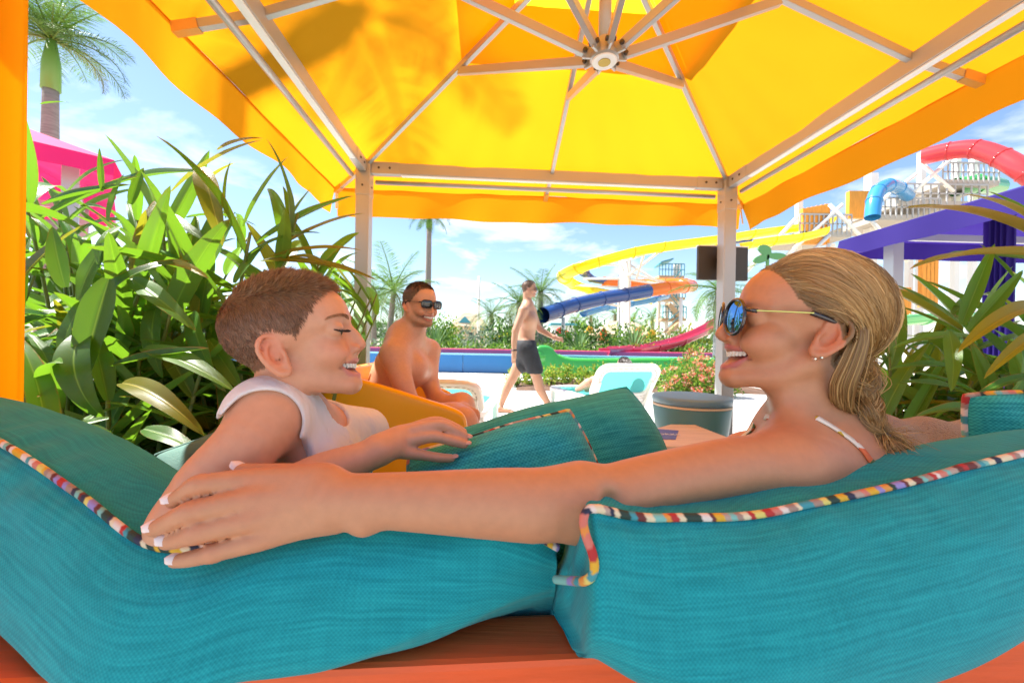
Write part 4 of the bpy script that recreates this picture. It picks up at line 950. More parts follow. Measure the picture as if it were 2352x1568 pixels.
for a, b in posts:
    c = cb(a, b, 0); Mz = Matrix.Rotation(YAW, 3, 'Z')
    mb = MB(); mb.box(c + Vector((0, 0, ZB / 2 - 0.07)), (0.098, 0.098, ZB - 0.14), Mz, 0.006); o = mb.build('post', alu, cab)
    mb = MB(); mb.box(c + Vector((0, 0, ZB - 0.04)), (0.104, 0.104, 0.26), Mz, 0.005); s_ = mb.build('sleeve', alu, o)
    mb = MB(); mb.box(c + Vector((0, 0, 0.006)), (0.22, 0.22, 0.012), Mz, 0.003); mb.build('base_plate', alu, o)
    mb = MB()
    for dz in (-0.10,):
        for q in (Vector((0, -0.053, 0)), Vector((-0.053 if a else 0.053, 0, 0))):
            mb.lathe([(0.008, 0), (0.008, 0.004), (0.004, 0.006)], c + Mz @ q + Vector((0, 0, ZB + dz)), 8, q.to_track_quat('Z', 'Y').to_matrix())
    mb.build('bolt', steel_dark, o)
def beam(p0, p1, inward):
    mb = MB(); mb.bar(p0 + Vector((0, 0, ZB + BH / 2)), p1 + Vector((0, 0, ZB + BH / 2)), 0.05, BH, bev=0.004); o = mb.build('beam', alu, cab)
    d = (p1 - p0).normalized()
    for e, sg in ((p0, 1), (p1, -1)):
        mb = MB(); mb.bar(e + d * sg * 0.055 + Vector((0, 0, ZB + BH / 2)), e + d * sg * 0.26 + Vector((0, 0, ZB + BH / 2)), 0.056, BH + 0.006, bev=0.003); mb.build('bracket', alu, o)
        mb = MB()
        for k in (0.11, 0.19): mb.lathe([(0.009, 0), (0.009, 0.004), (0.004, 0.006)], e + d * sg * k + inward * 0.029 + Vector((0, 0, ZB + BH / 2)), 8, inward.to_track_quat('Z', 'Y').to_matrix())
        mb.build('bolt', steel_dark, o)
    mb = MB(); mb.tube([p0 + d * 0.06 - inward * 0.075 + Vector((0, 0, ZB - 0.03)), p1 - d * 0.06 - inward * 0.075 + Vector((0, 0, ZB - 0.03))], 0.017, 12); mb.build('curtain_rail', alu, cab, True)
    mb = MB(); mb.bar(p0 + d * 0.27 + inward * 0.0 + Vector((0, 0, ZB - 0.004)), p1 - d * 0.27 + Vector((0, 0, ZB - 0.004)), 0.036, 0.006); mb.build('cover_strip', mat('white_metal', (0.82, 0.82, 0.82), rough=0.35), o)
c00, c10, c01, c11 = cb(0, 0, 0), cb(CW, 0, 0), cb(0, CL, 0), cb(CW, CL, 0)
beam(c00, c10, -dv); beam(c00, c01, rv); beam(c10, c11, -rv); beam(c01, c11, dv)
ctr = cb(CW / 2, CL / 2, 0)
def roof_z(t): return 2.292 + (ZA - 2.292) * t if t > 0 else 2.292 + t * 0.34
def roof(a, b, t): return None
ends = [(0, 0), (CW / 2, 0), (CW, 0), (CW, CL / 2), (CW, CL), (CW / 2, CL), (0, CL), (0, CL / 2)]
hub = ctr + Vector((0, 0, 2.185))
for i, (a, b) in enumerate(ends):
    e = cb(a, b, 0); d = (ctr - e)
    tt = -0.235
    p_out = e + d * tt + Vector((0, 0, roof_z(tt) - 0.022)); p_e = e + Vector((0, 0, roof_z(0) - 0.022)); p_top = ctr - d.normalized() * 0.05 + Vector((0, 0, ZA - 0.05))
    mb = MB(); mb.bar(p_out, p_e, 0.026, 0.036); mb.bar(p_e - (p_top - p_e).normalized() * 0.0, p_top, 0.026, 0.036, bev=0.002); rb = mb.build('rib', alu, cab)
    mb = MB(); mb.bar(p_out, p_out + (p_e - p_out).normalized() * 0.10, 0.034, 0.044); mb.build('rib_end', mat('end_cap_orange', (0.66, 0.36, 0.08), rough=0.5), rb)
    tj = 0.53 if i % 2 == 0 else 0.45
    pj = e + d * tj + Vector((0, 0, roof_z(tj) - 0.05)); dh = (pj - hub); dh.z = 0
    ph = hub + dh.normalized() * 0.075 + Vector((0, 0, 0.02))
    mb = MB(); mb.bar(ph, pj, 0.024, 0.040, bev=0.002); st = mb.build('strut', alu, cab)
    mb = MB(); mb.lathe([(0.007, -0.022), (0.010, -0.021), (0.010, 0.021), (0.007, 0.022)], ph + dh.normalized() * 0.012, 8, (Vector((0, 0, 1)).cross(dh)).to_track_quat('Z', 'Y').to_matrix()); mb.build('bolt', steel_dark, st)
    mb = MB(); mb.bar(hub + dh.normalized() * 0.03 + Vector((0, 0, 0.02)), ph + dh.normalized() * 0.02, 0.010, 0.05); mb.build('lug', alu, st)
mb = MB(); mb.lathe([(0.052, -0.012), (0.060, -0.006), (0.060, 0.010), (0.045, 0.02), (0.045, 0.07), (0.030, 0.08)], hub, 28); hb = mb.build('hub', alu, cab, False)
mb = MB(); mb.lathe([(0.0505, -0.0165), (0.0525, -0.0130), (0.0525, -0.011)], hub, 28); mb.build('hub_plate', mat('white_metal', ()), hb)
mb = MB(); mb.lathe([(0.026, -0.0185), (0.026, -0.0168)], hub, 20); mb.build('hub_cap', mat('brass_cap', (0.35, 0.24, 0.05), rough=0.3, metal=0.7), hb)
mb = MB(); mb.lathe([(0.027, 0.06), (0.027, ZA - 2.185 - 0.02)], hub, 16); mb.build('centre_tube', alu, cab, True)
# roof panels and valance
def corner(k, t):
    a, b = [(0, 0), (CW, 0), (CW, CL), (0, CL)][k % 4]; e = cb(a, b, 0); return e + (ctr - e) * t
cap_y = mat('yellow_canvas_cap', (0.82, 0.48, 0.012), rough=0.8, noise=0.035, nscale=2.2, trans=0.85, tcol=(0.98, 0.56, 0.012), spec=0.2)
def panel(k, t0, t1, dz, name, nu=64, nt=24, sag=0.020, m_=None):
    v = []; f = []
    for j in range(nt + 1):
        t = t0 + (t1 - t0) * j / nt; A, B = corner(k, t), corner(k + 1, t)
        for i in range(nu + 1):
            u = i / nu; q = A.lerp(B, u); s1 = math.sin(math.pi * ((2 * u) % 1.0)) ** 2 * (1 - max(0, t)); rip = (0.003 * math.sin(u * 37 + t * 21 + k) + 0.004 * math.sin(u * 11 - t * 9 + 2 * k) + 0.0025 * math.sin(u * 63 + t * 5) * (1 - abs(t))) * (1 - max(0, t))
            v.append(q + Vector((0, 0, roof_z(t) + dz - sag * s1 * (1 if t > 0 else 1 + 4 * t) + rip)))
    w = nu + 1
    for j in range(nt):
        for i in range(nu): f.append((j * w + i, j * w + i + 1, (j + 1) * w + i + 1, (j + 1) * w + i))
    return meshobj(name, v, f, m_ or fab_y, cab)
for k in range(4):
    panel(k, -0.235, 0.74, 0.0, 'roof_panel'); panel(k, 0.52, 0.985, 0.055, 'vent_cap_panel', 12, 8, 0.01, cap_y)
    v = []; f = []; nu, nt = 60, 6; A, B = corner(k, -0.236), corner(k + 1, -0.236); out = ((A + B) / 2 - ctr); out.z = 0; out.normalize()
    for j in range(nt + 1):
        h = j / nt
        for i in range(nu + 1):
            u = i / nu; q = A.lerp(B, u)
            dp = 0.215 + 0.03 * math.sin(math.pi * u) * 0 + 0.012 * math.sin(u * 5 + k * 2)
            edge = min(u, 1 - u); flare = 0.022 * h * math.sin(u * 19 + k) + 0.014 * h * math.sin(u * 41 + 2 * k) + 0.012 * h * math.sin(u * 90 + 3 * h) * math.exp(-edge * 9) + 0.05 * h * math.exp(-edge * 26)
            v.append(q + out * flare + Vector((0, 0, roof_z(-0.236) - dp * h)))
    w = nu + 1
    for j in range(nt):
        for i in range(nu): f.append((j * w + i, j * w + i + 1, (j + 1) * w + i + 1, (j + 1) * w + i))
    vo = meshobj('valance', v, f, fab_y, cab)
    mb = MB(); mb.tube([A.lerp(B, i / 40) + out * 0.004 + Vector((0, 0, roof_z(-0.236) + 0.001)) for i in range(41)], 0.006, 6); mb.build('hem', fab_y, vo, True)
# white tie straps at the eave corners
for k in range(4):
    A = corner(k, -0.225); z = roof_z(-0.225) - 0.05; mb = MB(); mb.bar(A + Vector((0, 0, z)), A + Vector((0.01, -0.015, z - 0.13)), 0.022, 0.003); mb.build('tie_strap', mat('white_webbing', (0.80, 0.80, 0.78), rough=0.8), cab)
# gathered side curtain, rear left
cur_m = mat('yellow_curtain', (0.90, 0.48, 0.008), rough=0.85, noise=0.03, nscale=3, trans=0.45, tcol=(0.95, 0.54, 0.010), spec=0.15)
cpts = []; b0, b1 = 2.085, 2.70
v = []; f = []; n_ = 90; nz = 10
for j in range(nz + 1):
    z = 0.05 + (2.17 - 0.05) * j / nz
    for i in range(n_ + 1):
        t = i / n_; amp = 0.042 * min(1, 6 * t) * (0.8 + 0.2 * j / nz); lean = 0.010 * (j / nz)
        off = amp * math.sin(t * 34 + 0.5 * math.sin(z * 1.7)); v.append(cb(-0.075 + off - 0.02 * (t < 0.05), b0 - 0.0 + (b1 - b0) * t + lean, z))
w = n_ + 1
for j in range(nz):
    for i in range(n_): f.append((j * w + i, j * w + i + 1, (j + 1) * w + i + 1, (j + 1) * w + i))
cur = meshobj('curtain', v, f, cur_m); tag(cur, 'gathered yellow curtain hanging at the left edge of the cabana', 'curtain')
sm = cur.modifiers.new('thickness', 'SOLIDIFY'); sm.thickness = 0.003
# dark flat screen fixed behind the right front post
scr = empty('wall_screen', P(1660, 605, 3.30), 'dark flat screen mounted behind the right front post', 'screen')
Mz = Matrix.Rotation(YAW, 3, 'Z'); sc_c = P(1659, 606, 3.285)
mb = MB(); mb.box(sc_c, (0.425, 0.035, 0.275), Mz, 0.008); mb.build('back_panel', mat('dark_plastic', (0.045, 0.04, 0.036), rough=0.5, bump=0.2, bscale=400), scr)
mb = MB(); mb.box(sc_c + Vector((0, 0.004, 0.142)), (0.43, 0.045, 0.010), Mz, 0.003); mb.build('top_trim', mat('white_metal', ()), scr)
mb = MB(); mb.box(sc_c + Vector((0.0, -0.035, 0)), (0.10, 0.045, 0.12), Mz, 0.003); mb.build('bracket', steel_dark, scr)

# ================================================================== other canopies
def pyramid_canopy(name, label, c, w, l, yaw, zb, za, col, tcol, val, mname, cat='canopy', posts=True, curtain=False):
    root = empty(name, c, label, cat); m = mat(mname, col, rough=0.75, trans=0.30, tcol=tcol, spec=0.25, noise=0.05, nscale=2); Mz = Matrix.Rotation(yaw, 3, 'Z'); c = Vector(c)
    def q(a, b, z): return c + Mz @ Vector((a, b, z))
    cs = [(-w / 2, -l / 2), (w / 2, -l / 2), (w / 2, l / 2), (-w / 2, l / 2)]
    for k in range(4):
        A, B = cs[k], cs[(k + 1) % 4]; v = []; f = []; nu, nt = 14, 8
        for j in range(nt + 1):
            t = j / nt
            for i in range(nu + 1):
                u = i / nu; a = (A[0] + (B[0] - A[0]) * u) * (1 - t); b = (A[1] + (B[1] - A[1]) * u) * (1 - t); v.append(q(a, b, zb + (za - zb) * t - 0.05 * math.sin(math.pi * u) * (1 - t) * t * 2))
        for j in range(nt):
            for i in range(nu): f.append((j * (nu + 1) + i, j * (nu + 1) + i + 1, (j + 1) * (nu + 1) + i + 1, (j + 1) * (nu + 1) + i))
        meshobj('roof_panel', v, f, m, root)
        v = []; f = []; nu = 30
        ox, oy = ((A[0] + B[0]) / 2, (A[1] + B[1]) / 2); L_ = math.hypot(ox, oy); ox /= L_; oy /= L_
        for j in range(5):
            h = j / 4
            for i in range(nu + 1):
                u = i / nu; fl = 0.02 * h * math.sin(u * 23 + k) + 0.06 * h * math.exp(-min(u, 1 - u) * 20); v.append(q(A[0] + (B[0] - A[0]) * u + ox * fl, A[1] + (B[1] - A[1]) * u + oy * fl, zb - val * h))
        for j in range(4):
            for i in range(nu): f.append((j * (nu + 1) + i, j * (nu + 1) + i + 1, (j + 1) * (nu + 1) + i + 1, (j + 1) * (nu + 1) + i))
        meshobj('valance', v, f, m, root)
    if posts:
        for a, b in cs:
            p0 = q(a * 0.78, b * 0.78, 0); mb = MB(); mb.box(p0 + Vector((0, 0, zb / 2)), (0.13, 0.13, zb), Mz, 0.006); mb.build('post', alu, root)
        for k in range(4):
            A, B = cs[k], cs[(k + 1) % 4]; mb = MB(); mb.bar(q(A[0] * .78, A[1] * .78, zb - 0.03), q(B[0] * .78, B[1] * .78, zb - 0.03), 0.05, 0.08); mb.build('beam', alu, root)
    if curtain:
        v = []; f = []; n_ = 40
        for j in range(5):
            for i in range(n_ + 1): t = i / n_; v.append(q(-w * 0.39 + curtain[0] + 0.035 * math.sin(t * 30), -l * 0.39 + curtain[1] + t * 0.22, 0.06 + (zb - 0.1) * j / 4))
        for j in range(4):
            for i in range(n_): f.append((j * (n_ + 1) + i, j * (n_ + 1) + i + 1, (j + 1) * (n_ + 1) + i + 1, (j + 1) * (n_ + 1) + i))
        o = meshobj('side_curtain', v, f, m, root)
    return root
pc_ = P(2330, 700, 5.2); pyramid_canopy('purple_canopy', 'purple fabric cabana canopy on white posts behind the woman', (5.95, 3.60, 0), 3.3, 3.3, R(2), 2.36, 2.9, (0.030, 0.018, 0.16), (0.05, 0.02, 0.26), 0.22, 'purple_canvas', curtain=(0.15, 1.55))
pyramid_canopy('pink_canopy', 'bright pink fabric cabana canopy rising behind the left plant', (-6.45, 4.3, 0), 3.0, 3.0, R(45), 2.86, 3.6, (0.68, 0.03, 0.20), (0.9, 0.02, 0.10), 0.18, 'pink_canvas')
# ================================================================== teal woven cushions with striped piping
def weave_mat(name, col, col2, period=0.0042):
    m = bpy.data.materials.new(name); m.use_nodes = True; MATS[name] = m; nt = m.node_tree; n, l = nt.nodes, nt.links; b = n['Principled BSDF']
    b.inputs['Roughness'].default_value = 0.85; b.inputs['Specular IOR Level'].default_value = 0.2; b.inputs['Sheen Weight'].default_value = 0.12
    uv = n.new('ShaderNodeUVMap'); sp = n.new('ShaderNodeSeparateXYZ'); l.new(uv.outputs[0], sp.inputs[0]); k = 2 * math.pi / period; s = []
    for ax in (0, 1):
        mu = n.new('ShaderNodeMath'); mu.operation = 'MULTIPLY'; l.new(sp.outputs[ax], mu.inputs[0]); mu.inputs[1].default_value = k
        si = n.new('ShaderNodeMath'); si.operation = 'SINE'; l.new(mu.outputs[0], si.inputs[0]); s.append(si.outputs[0])
    pr = n.new('ShaderNodeMath'); pr.operation = 'MULTIPLY'; l.new(s[0], pr.inputs[0]); l.new(s[1], pr.inputs[1])
    # long irregular yarn streaks
    mp = n.new('ShaderNodeMapping'); mp.inputs['Scale'].default_value = (14, 260, 1); l.new(uv.outputs[0], mp.inputs[0]); ns = n.new('ShaderNodeTexNoise'); ns.inputs['Scale'].default_value = 1.0; ns.inputs['Detail'].default_value = 3; l.new(mp.outputs[0], ns.inputs['Vector'])
    mp2 = n.new('ShaderNodeMapping'); mp2.inputs['Scale'].default_value = (260, 14, 1); l.new(uv.outputs[0], mp2.inputs[0]); ns2 = n.new('ShaderNodeTexNoise'); ns2.inputs['Scale'].default_value = 1.0; ns2.inputs['Detail'].default_value = 3; l.new(mp2.outputs[0], ns2.inputs['Vector'])
    a1 = n.new('ShaderNodeMath'); a1.operation = 'MULTIPLY_ADD'; l.new(pr.outputs[0], a1.inputs[0]); a1.inputs[1].default_value = 0.17; l.new(ns.outputs['Fac'], a1.inputs[2])
    a2 = n.new('ShaderNodeMath'); a2.operation = 'MULTIPLY_ADD'; l.new(ns2.outputs['Fac'], a2.inputs[0]); a2.inputs[1].default_value = 0.35; l.new(a1.outputs[0], a2.inputs[2])
    mr = n.new('ShaderNodeMapRange'); mr.inputs[1].default_value = 0.45; mr.inputs[2].default_value = 1.05; l.new(a2.outputs[0], mr.inputs[0])
    mx = n.new('ShaderNodeMixRGB'); mx.inputs['Color1'].default_value = (*col, 1); mx.inputs['Color2'].default_value = (*col2, 1); l.new(mr.outputs[0], mx.inputs['Fac']); l.new(mx.outputs[0], b.inputs['Base Color'])
    bp = n.new('ShaderNodeBump'); bp.inputs['Strength'].default_value = 0.35; bp.inputs['Distance'].default_value = 0.0012; l.new(a1.outputs[0], bp.inputs['Height']); l.new(bp.outputs[0], b.inputs['Normal'])
    return m
teal_m = weave_mat('teal_weave', (0.005, 0.235, 0.275), (0.016, 0.39, 0.435)); teal_fine = weave_mat('teal_weave_coarse', (0.005, 0.24, 0.29), (0.05, 0.56, 0.60), 0.0058)
pipe_m = mat('striped_piping', attr='col', rough=0.75)
PIPE = [(0.45, 0.03, 0.03), (0.70, 0.40, 0.03), (0.75, 0.62, 0.42), (0.05, 0.30, 0.36), (0.02, 0.05, 0.04), (0.70, 0.60, 0.16), (0.60, 0.20, 0.16), (0.36, 0.24, 0.20), (0.30, 0.24, 0.55), (0.75, 0.65, 0.60), (0.14, 0.03, 0.03), (0.20, 0.48, 0.44), (0.02, 0.03, 0.07), (0.45, 0.33, 0.28), (0.70, 0.30, 0.06)]
def piping(path, r, parent, stripe=0.011, seed=3, closed=False):
    pts = [Vector(p) for p in path]; L = [0]
    for a, b in zip(pts[:-1], pts[1:]): L.append(L[-1] + (b - a).length)
    n = max(8, int(L[-1] / 0.0024)); fine = []; k = 0
    for i in range(n + 1):
        t = L[-1] * i / n
        while k < len(L) - 2 and L[k + 1] < t: k += 1
        fine.append(pts[k].lerp(pts[k + 1], (t - L[k]) / max(1e-9, L[k + 1] - L[k])))
    v, f, arc = tube_arrays(fine, r, 10, True); o = meshobj('piping', v, f, pipe_m, parent); rs = random.Random(seed); seq = []; 
    tot = 0
    while tot < L[-1] + 0.1: w_ = stripe * rs.uniform(0.5, 1.35); tot += w_; seq.append((tot, rs.choice(PIPE)))
    ends_ = np.array([a for a, _ in seq]); cols = np.array([c for _, c in seq]); arc = np.array(arc); s_ = arc[:, 0] + 0.006 * np.abs(arc[:, 1] * 2 - 1)
    set_col(o, cols[np.clip(np.searchsorted(ends_, s_), 0, len(cols) - 1)]); return o
def grid_uv(V, nu, nv):
    V = np.array(V).reshape(nu, nv, 3); du = np.zeros((nu, nv)); dw = np.zeros((nu, nv)); du[1:] = np.cumsum(np.linalg.norm(np.diff(V, axis=0), axis=2), 0); dw[:, 1:] = np.cumsum(np.linalg.norm(np.diff(V, axis=1), axis=2), 1)
    mu = du.mean(1, keepdims=True) + 0 * du; return np.stack([mu, dw], 2).reshape(-1, 2)
def back_cushion(label, seam, belly, drop, wr, ends=(1, 1), far=(0.11, 0.013), seed=1, left_pipe=None, skip=2):
    """big loose back cushion: a cross-section loop swept along the top seam"""
    rs = np.random.RandomState(seed); T = catmull(seam, 10); nu = len(T); K = 46; V = []
    arc = [0]
    for a, b in zip(T[:-1], T[1:]): arc.append(arc[-1] + np.linalg.norm(b - a))
    for i, t in enumerate(T):
        u = arc[i] / arc[-1]; e0 = min(1, u / ends[0]) if ends[0] else 1; e1 = min(1, (1 - u) / ends[1]) if ends[1] else 1; e = min(e0, e1); s = math.sin(e * math.pi / 2) ** 0.85; s = max(s, 0.04)
        bl = belly(u) * s; dr = drop(u) * (0.48 + 0.52 * s); zt = t[2]; lo = -(0.20 + 0.16 * s); k_ = 0.25 + 0.75 * s; g_ = min(1.0, dr / 0.145)
        sec = [(0, 0), (-0.006 - 0.30 * bl, -0.016 * g_), (-0.006 - 0.64 * bl, -0.042 * g_), (-0.006 - 0.90 * bl, -0.078 * g_), (-0.006 - bl, -0.105 * g_), (-0.004 - 0.92 * bl, -dr * 0.86), (-0.60 * bl, -dr), (0.02 * k_, -dr - 0.030), (0.06 * k_, -dr - 0.07), (0.09 * k_, lo + 0.02), (0.12 * k_, lo), (0.18 * k_, lo * 0.7),
               (0.175 * k_, -0.12), (far[0] * k_ + 0.03 * k_, -0.03 + 0.3 * far[1]), (0.75 * far[0] * k_, far[1] * s), (0.32 * far[0] * k_ + 0.004, far[1] * 0.85 * s), (0, 0)]
        ring = catmull([np.array((a, b, 0.0)) for a, b in sec], 3)[:-1]
        ring = np.array(ring)
        for j, q in enumerate(ring):
            y_ = t[1] + q[0] + (1 - s) * 0.40 * max(0.0, -q[1]); z_ = zt + q[1]
            if y_ < 0.436 + 0.078 * t[0] + 0.040: z_ = max(z_, 0.662 + 0.02 * max(0.0, 0.662 - z_))       # rests on the rail
            V.append((t[0], y_, z_))
        K = len(ring)
    V = np.array(V).reshape(nu, K, 3)
    # wrinkles: (u0, j0, length in u, width, slant, height)
    uu = np.array(arc)[:, None] / arc[-1]; jj = np.arange(K)[None, :] / K
    dpl = np.zeros((nu, K))
    for (u0, j0, lu, wj, sl, h) in wr: dpl += h * np.exp(-(((uu - u0) / lu) ** 2)) * np.exp(-(((jj - j0 - sl * (uu - u0)) / wj) ** 2))
    aa = np.array(arc)[:, None]; dist = np.minimum(np.arange(K), K - np.arange(K))[None, :] * 0.012
    dpl += (0.0016 * np.sin(aa / 0.0065 + 2 * np.sin(aa * 31)) + 0.0022 * np.sin(aa / 0.017 + 3 * np.sin(aa * 13) + seed)) * np.exp(-dist / 0.030) * (1 - np.exp(-dist / 0.008))
    dpl += 0.0022 * np.sin(aa * 23 + jj * 19 + 2 * np.sin(aa * 9 + seed)) * np.sin(jj * 31 + aa * 6)
    P_ = V; du = np.gradient(P_, axis=0); dj = np.gradient(P_, axis=1); nrm = np.cross(dj, du); nrm /= np.linalg.norm(nrm, axis=2, keepdims=True) + 1e-9
    if (nrm[nu // 2, 9, 1]) > 0: nrm = -nrm
    V = V + nrm * dpl[..., None]
    root = empty('back_cushion', V[nu // 2, 27] if K > 27 else V[nu // 2, 0], label, 'cushion', 'big back cushions on the sofa')
    vv = np.concatenate([V, V[:, :1]], 1); nk = K + 1; f = []
    for i in range(nu - 1):
        for j in range(nk - 1): f.append((i * nk + j, (i + 1) * nk + j, (i + 1) * nk + j + 1, i * nk + j + 1))
    base = nu * nk; ctr0 = V[0].mean(0); ctr1 = V[-1].mean(0); allv = np.concatenate([vv.reshape(-1, 3), ctr0[None], ctr1[None]])
    for j in range(nk - 1): f.append((base, j, j + 1)); f.append((base + 1, (nu - 1) * nk + j + 1, (nu - 1) * nk + j))
    o = meshobj('cover', allv, f, teal_m, root); uv = grid_uv(vv, nu, nk); set_uv(o, np.concatenate([uv, uv[:1], uv[-1:]]))
    sub = o.modifiers.new('smooth', 'SUBSURF'); sub.levels = 1; sub.render_levels = 1
    path = [Vector(q) + Vector((0, -0.002, 0.003)) for q in V[:, 0]]
    if left_pipe: path = [Vector(q) for q in catmull(left_pipe, 6)][:-1] + path[skip:]
    piping(path, 0.0041, root, stripe=0.0095, seed=seed); return root
seamR = [P(1272, 1350, .458), P(1302, 1318, .43), P(1329, 1255, .40), P(1342, 1198, .382), P(1362, 1172, .376), P(1400, 1176, .380), P(1450, 1187, .386), P(1530, 1195, .396), P(1700, 1190, .412), P(1900, 1152, .432), P(2100, 1108, .45), P(2352, 1042, .475), P(2560, 1000, .50), P(2760, 980, .52)]
back_cushion('teal back cushion with striped piping, right, behind the woman', seamR, lambda u: 0.074, lambda u: 0.158 + 0.015 * math.sin(u * math.pi), [
    (0.20, .12, .10, .035, 0.5, -.004), (0.55, .13, .20, .03, 0.9, .003), (0.60, .20, .22, .02, 1.1, -.003), (0.72, .15, .2, .02, 1.3, .003), (0.30, .28, .25, .03, .5, .003), (0.8, .9, .2, .03, .8, .003), (.5, .93, .2, .02, .9, -.003), (.65, .95, .2, .02, 1.2, .0025), (.05, .2, .05, .05, 1.5, -.006)],
    ends=(0.40, 0.5), far=(0.10, 0.002), seed=5, left_pipe=[P(1276, 1330, .400), P(1310, 1333, .380), P(1345, 1333, .354), P(1364, 1312, .346), P(1362, 1275, .348), P(1346, 1230, .357), P(1340, 1195, .366), P(1350, 1170, .372), P(1372, 1168, .3755)], skip=43)
seamL = [P(-420, 900, .62), P(-230, 930, .58), P(-90, 975, .54), P(0, 1015, .51), P(100, 1080, .475), P(200, 1150, .446), P(340, 1254, .412), P(480, 1262, .412), P(650, 1215, .425), P(850, 1195, .43), P(1060, 1205, .43), P(1200, 1225, .432), P(1282, 1262, .438)]
back_cushion('teal back cushion with striped piping, left, pressed down by the woman\'s hand', seamL, lambda u: 0.066 - 0.012 * u, lambda u: 0.150 - 0.008 * u, [
    (0.28, .12, .14, .03, -1.1, -.005), (0.34, .16, .12, .025, -1.2, .005), (0.40, .10, .10, .03, -.9, -.004), (0.22, .2, .15, .03, -.7, .004), (0.9, .2, .08, .03, -.6, -.002), (0.87, .26, .08, .03, -.6, .002), (.6, .2, .2, .03, .3, .003), (.5, .14, .1, .03, .5, -.003)],
    ends=(0.14, 0.26), far=(0.12, 0.004), seed=9)
# ------------------------------------------------------------------ scatter cushions
def pillow(name, label, c, M, w, h, th, m, pipe=True, seed=2, pinch=0.10, sag=0.0, group=None, pr=0.0042, bend=0.0):
    """square scatter cushion; columns of M: width, height, facing"""
    rs = np.random.RandomState(seed); n = 34; c = Vector(c); Vf, Vb = [], []; edge = []
    def pt(u, v, side):
        cu = 1 - pinch * (v * v); cv = 1 - pinch * (u * u); x = u * w / 2 * cu; y = v * h / 2 * cv - sag * (1 - u * u) * (v > 0) * v
        t = th / 2 * ((1 - abs(u) ** 2.6) * (1 - abs(v) ** 2.6)) ** 0.55 * (1 + 0.10 * math.sin(3 * u + seed) * math.cos(2.3 * v))
        t += 0.006 * math.sin(5 * u - 4 * v + seed) * (1 - u * u) + 0.004 * math.sin(9 * u + 7 * v + seed) * (1 - u * u) * (1 - v * v) + 0.006 * math.sin(14 * math.atan2(v, u) + seed) * (abs(u * v)) * (1 - max(abs(u), abs(v)))
        return c + M @ Vector((x, y, side * t + bend * u * u))
    g_ = np.linspace(-1, 1, n); g_ = np.sin(g_ * math.pi / 2)
    for side, L in ((1, Vf), (-1, Vb)):
        for u in g_:
            for v in g_: L.append(pt(u, v, side))
    f = []
    for i in range(n - 1):
        for j in range(n - 1): a = i * n + j; f.append((a, a + n, a + n + 1, a + 1)); b = a + n * n; f.append((b, b + 1, b + n + 1, b + n))
    root = empty(name, c - M @ Vector((0, h / 2, 0)), label, 'cushion', group); o = meshobj('cover', Vf + Vb, f, m, root)
    bm = bmesh.new(); bm.from_mesh(o.data); bmesh.ops.remove_doubles(bm, verts=bm.verts, dist=1e-5); bmesh.ops.recalc_face_normals(bm, faces=bm.faces); bm.to_mesh(o.data)
    fr_ = Frame(M, c, 1000); uvs = [];
    for v in bm.verts: q = M.transposed() @ (parent_matrix(root) @ v.co - c); uvs.append((q.x, q.y))
    bm.free(); set_uv(o, uvs); o.data.polygons.foreach_set('use_smooth', np.ones(len(o.data.polygons), dtype=bool))
    loop = [pt(u, -1, 1) for u in np.linspace(-1, 1, 24)] + [pt(1, v, 1) for v in np.linspace(-1, 1, 24)][1:] + [pt(u, 1, 1) for u in np.linspace(1, -1, 24)][1:] + [pt(-1, v, 1) for v in np.linspace(1, -1, 24)][1:]
    if pipe: piping(loop, pr, root, seed=seed)
    else:
        v, f, _ = tube_arrays(loop, 0.0035, 8, False); so = meshobj('seam', v, f, m, root); set_uv(so, [(a[0], a[2]) for a in v])
    return root
def pm(wd, hd):                # orientation from width and height directions
    x = Vector(wd).normalized(); y = Vector(hd); y = (y - x * y.dot(x)).normalized(); return Matrix((x, y, x.cross(y))).transposed()
# piped cushion under the boy's hand
pillow('scatter_cushion', 'teal scatter cushion with striped piping under the boy\'s hand', P(1170, 1140, .60), pm(P(1300, 985, .60) - P(1040, 1060, .57), Vector((-0.1, 0.42, 0.9))), 0.29, 0.22, 0.15, teal_fine, True, 4, 0.09, sag=0.008)
pillow('scatter_cushion', 'plain teal scatter cushion leaning up beside the wooden table', P(1278, 1088, .84), pm(P(1512, 893, .84) - P(1095, 1000, .84), Vector((0.10, 0.45, 0.9))), 0.47, 0.33, 0.22, teal_fine, False, 6, 0.13, sag=0.015)
pillow('scatter_cushion', 'teal scatter cushion behind the boy\'s chest against the yellow chair', P(792, 1050, 1.04), pm((0.95, 0.1, -0.10), (0.20, 0.30, 0.9)), 0.145, 0.25, 0.09, teal_m, False, 8, 0.06)
pillow('scatter_cushion', 'grey-green scatter cushion behind the boy\'s upper arm', P(545, 1100, .78), pm((0.8, 0.3, 0.25), (-0.2, 0.3, 0.9)), 0.26, 0.20, 0.10, mat('sage_weave', (0.10, 0.22, 0.20), rough=0.9, bump=0.3, bscale=500), False, 12, 0.06)
pillow('scatter_cushion', 'teal scatter cushion with orange and red piping at the far right', P(2385, 1028, .70), pm((0.9, -0.42, 0.05), (-0.12, 0.2, 0.95)), 0.18, 0.19, 0.09, teal_fine, True, 15, 0.08, pr=0.006)
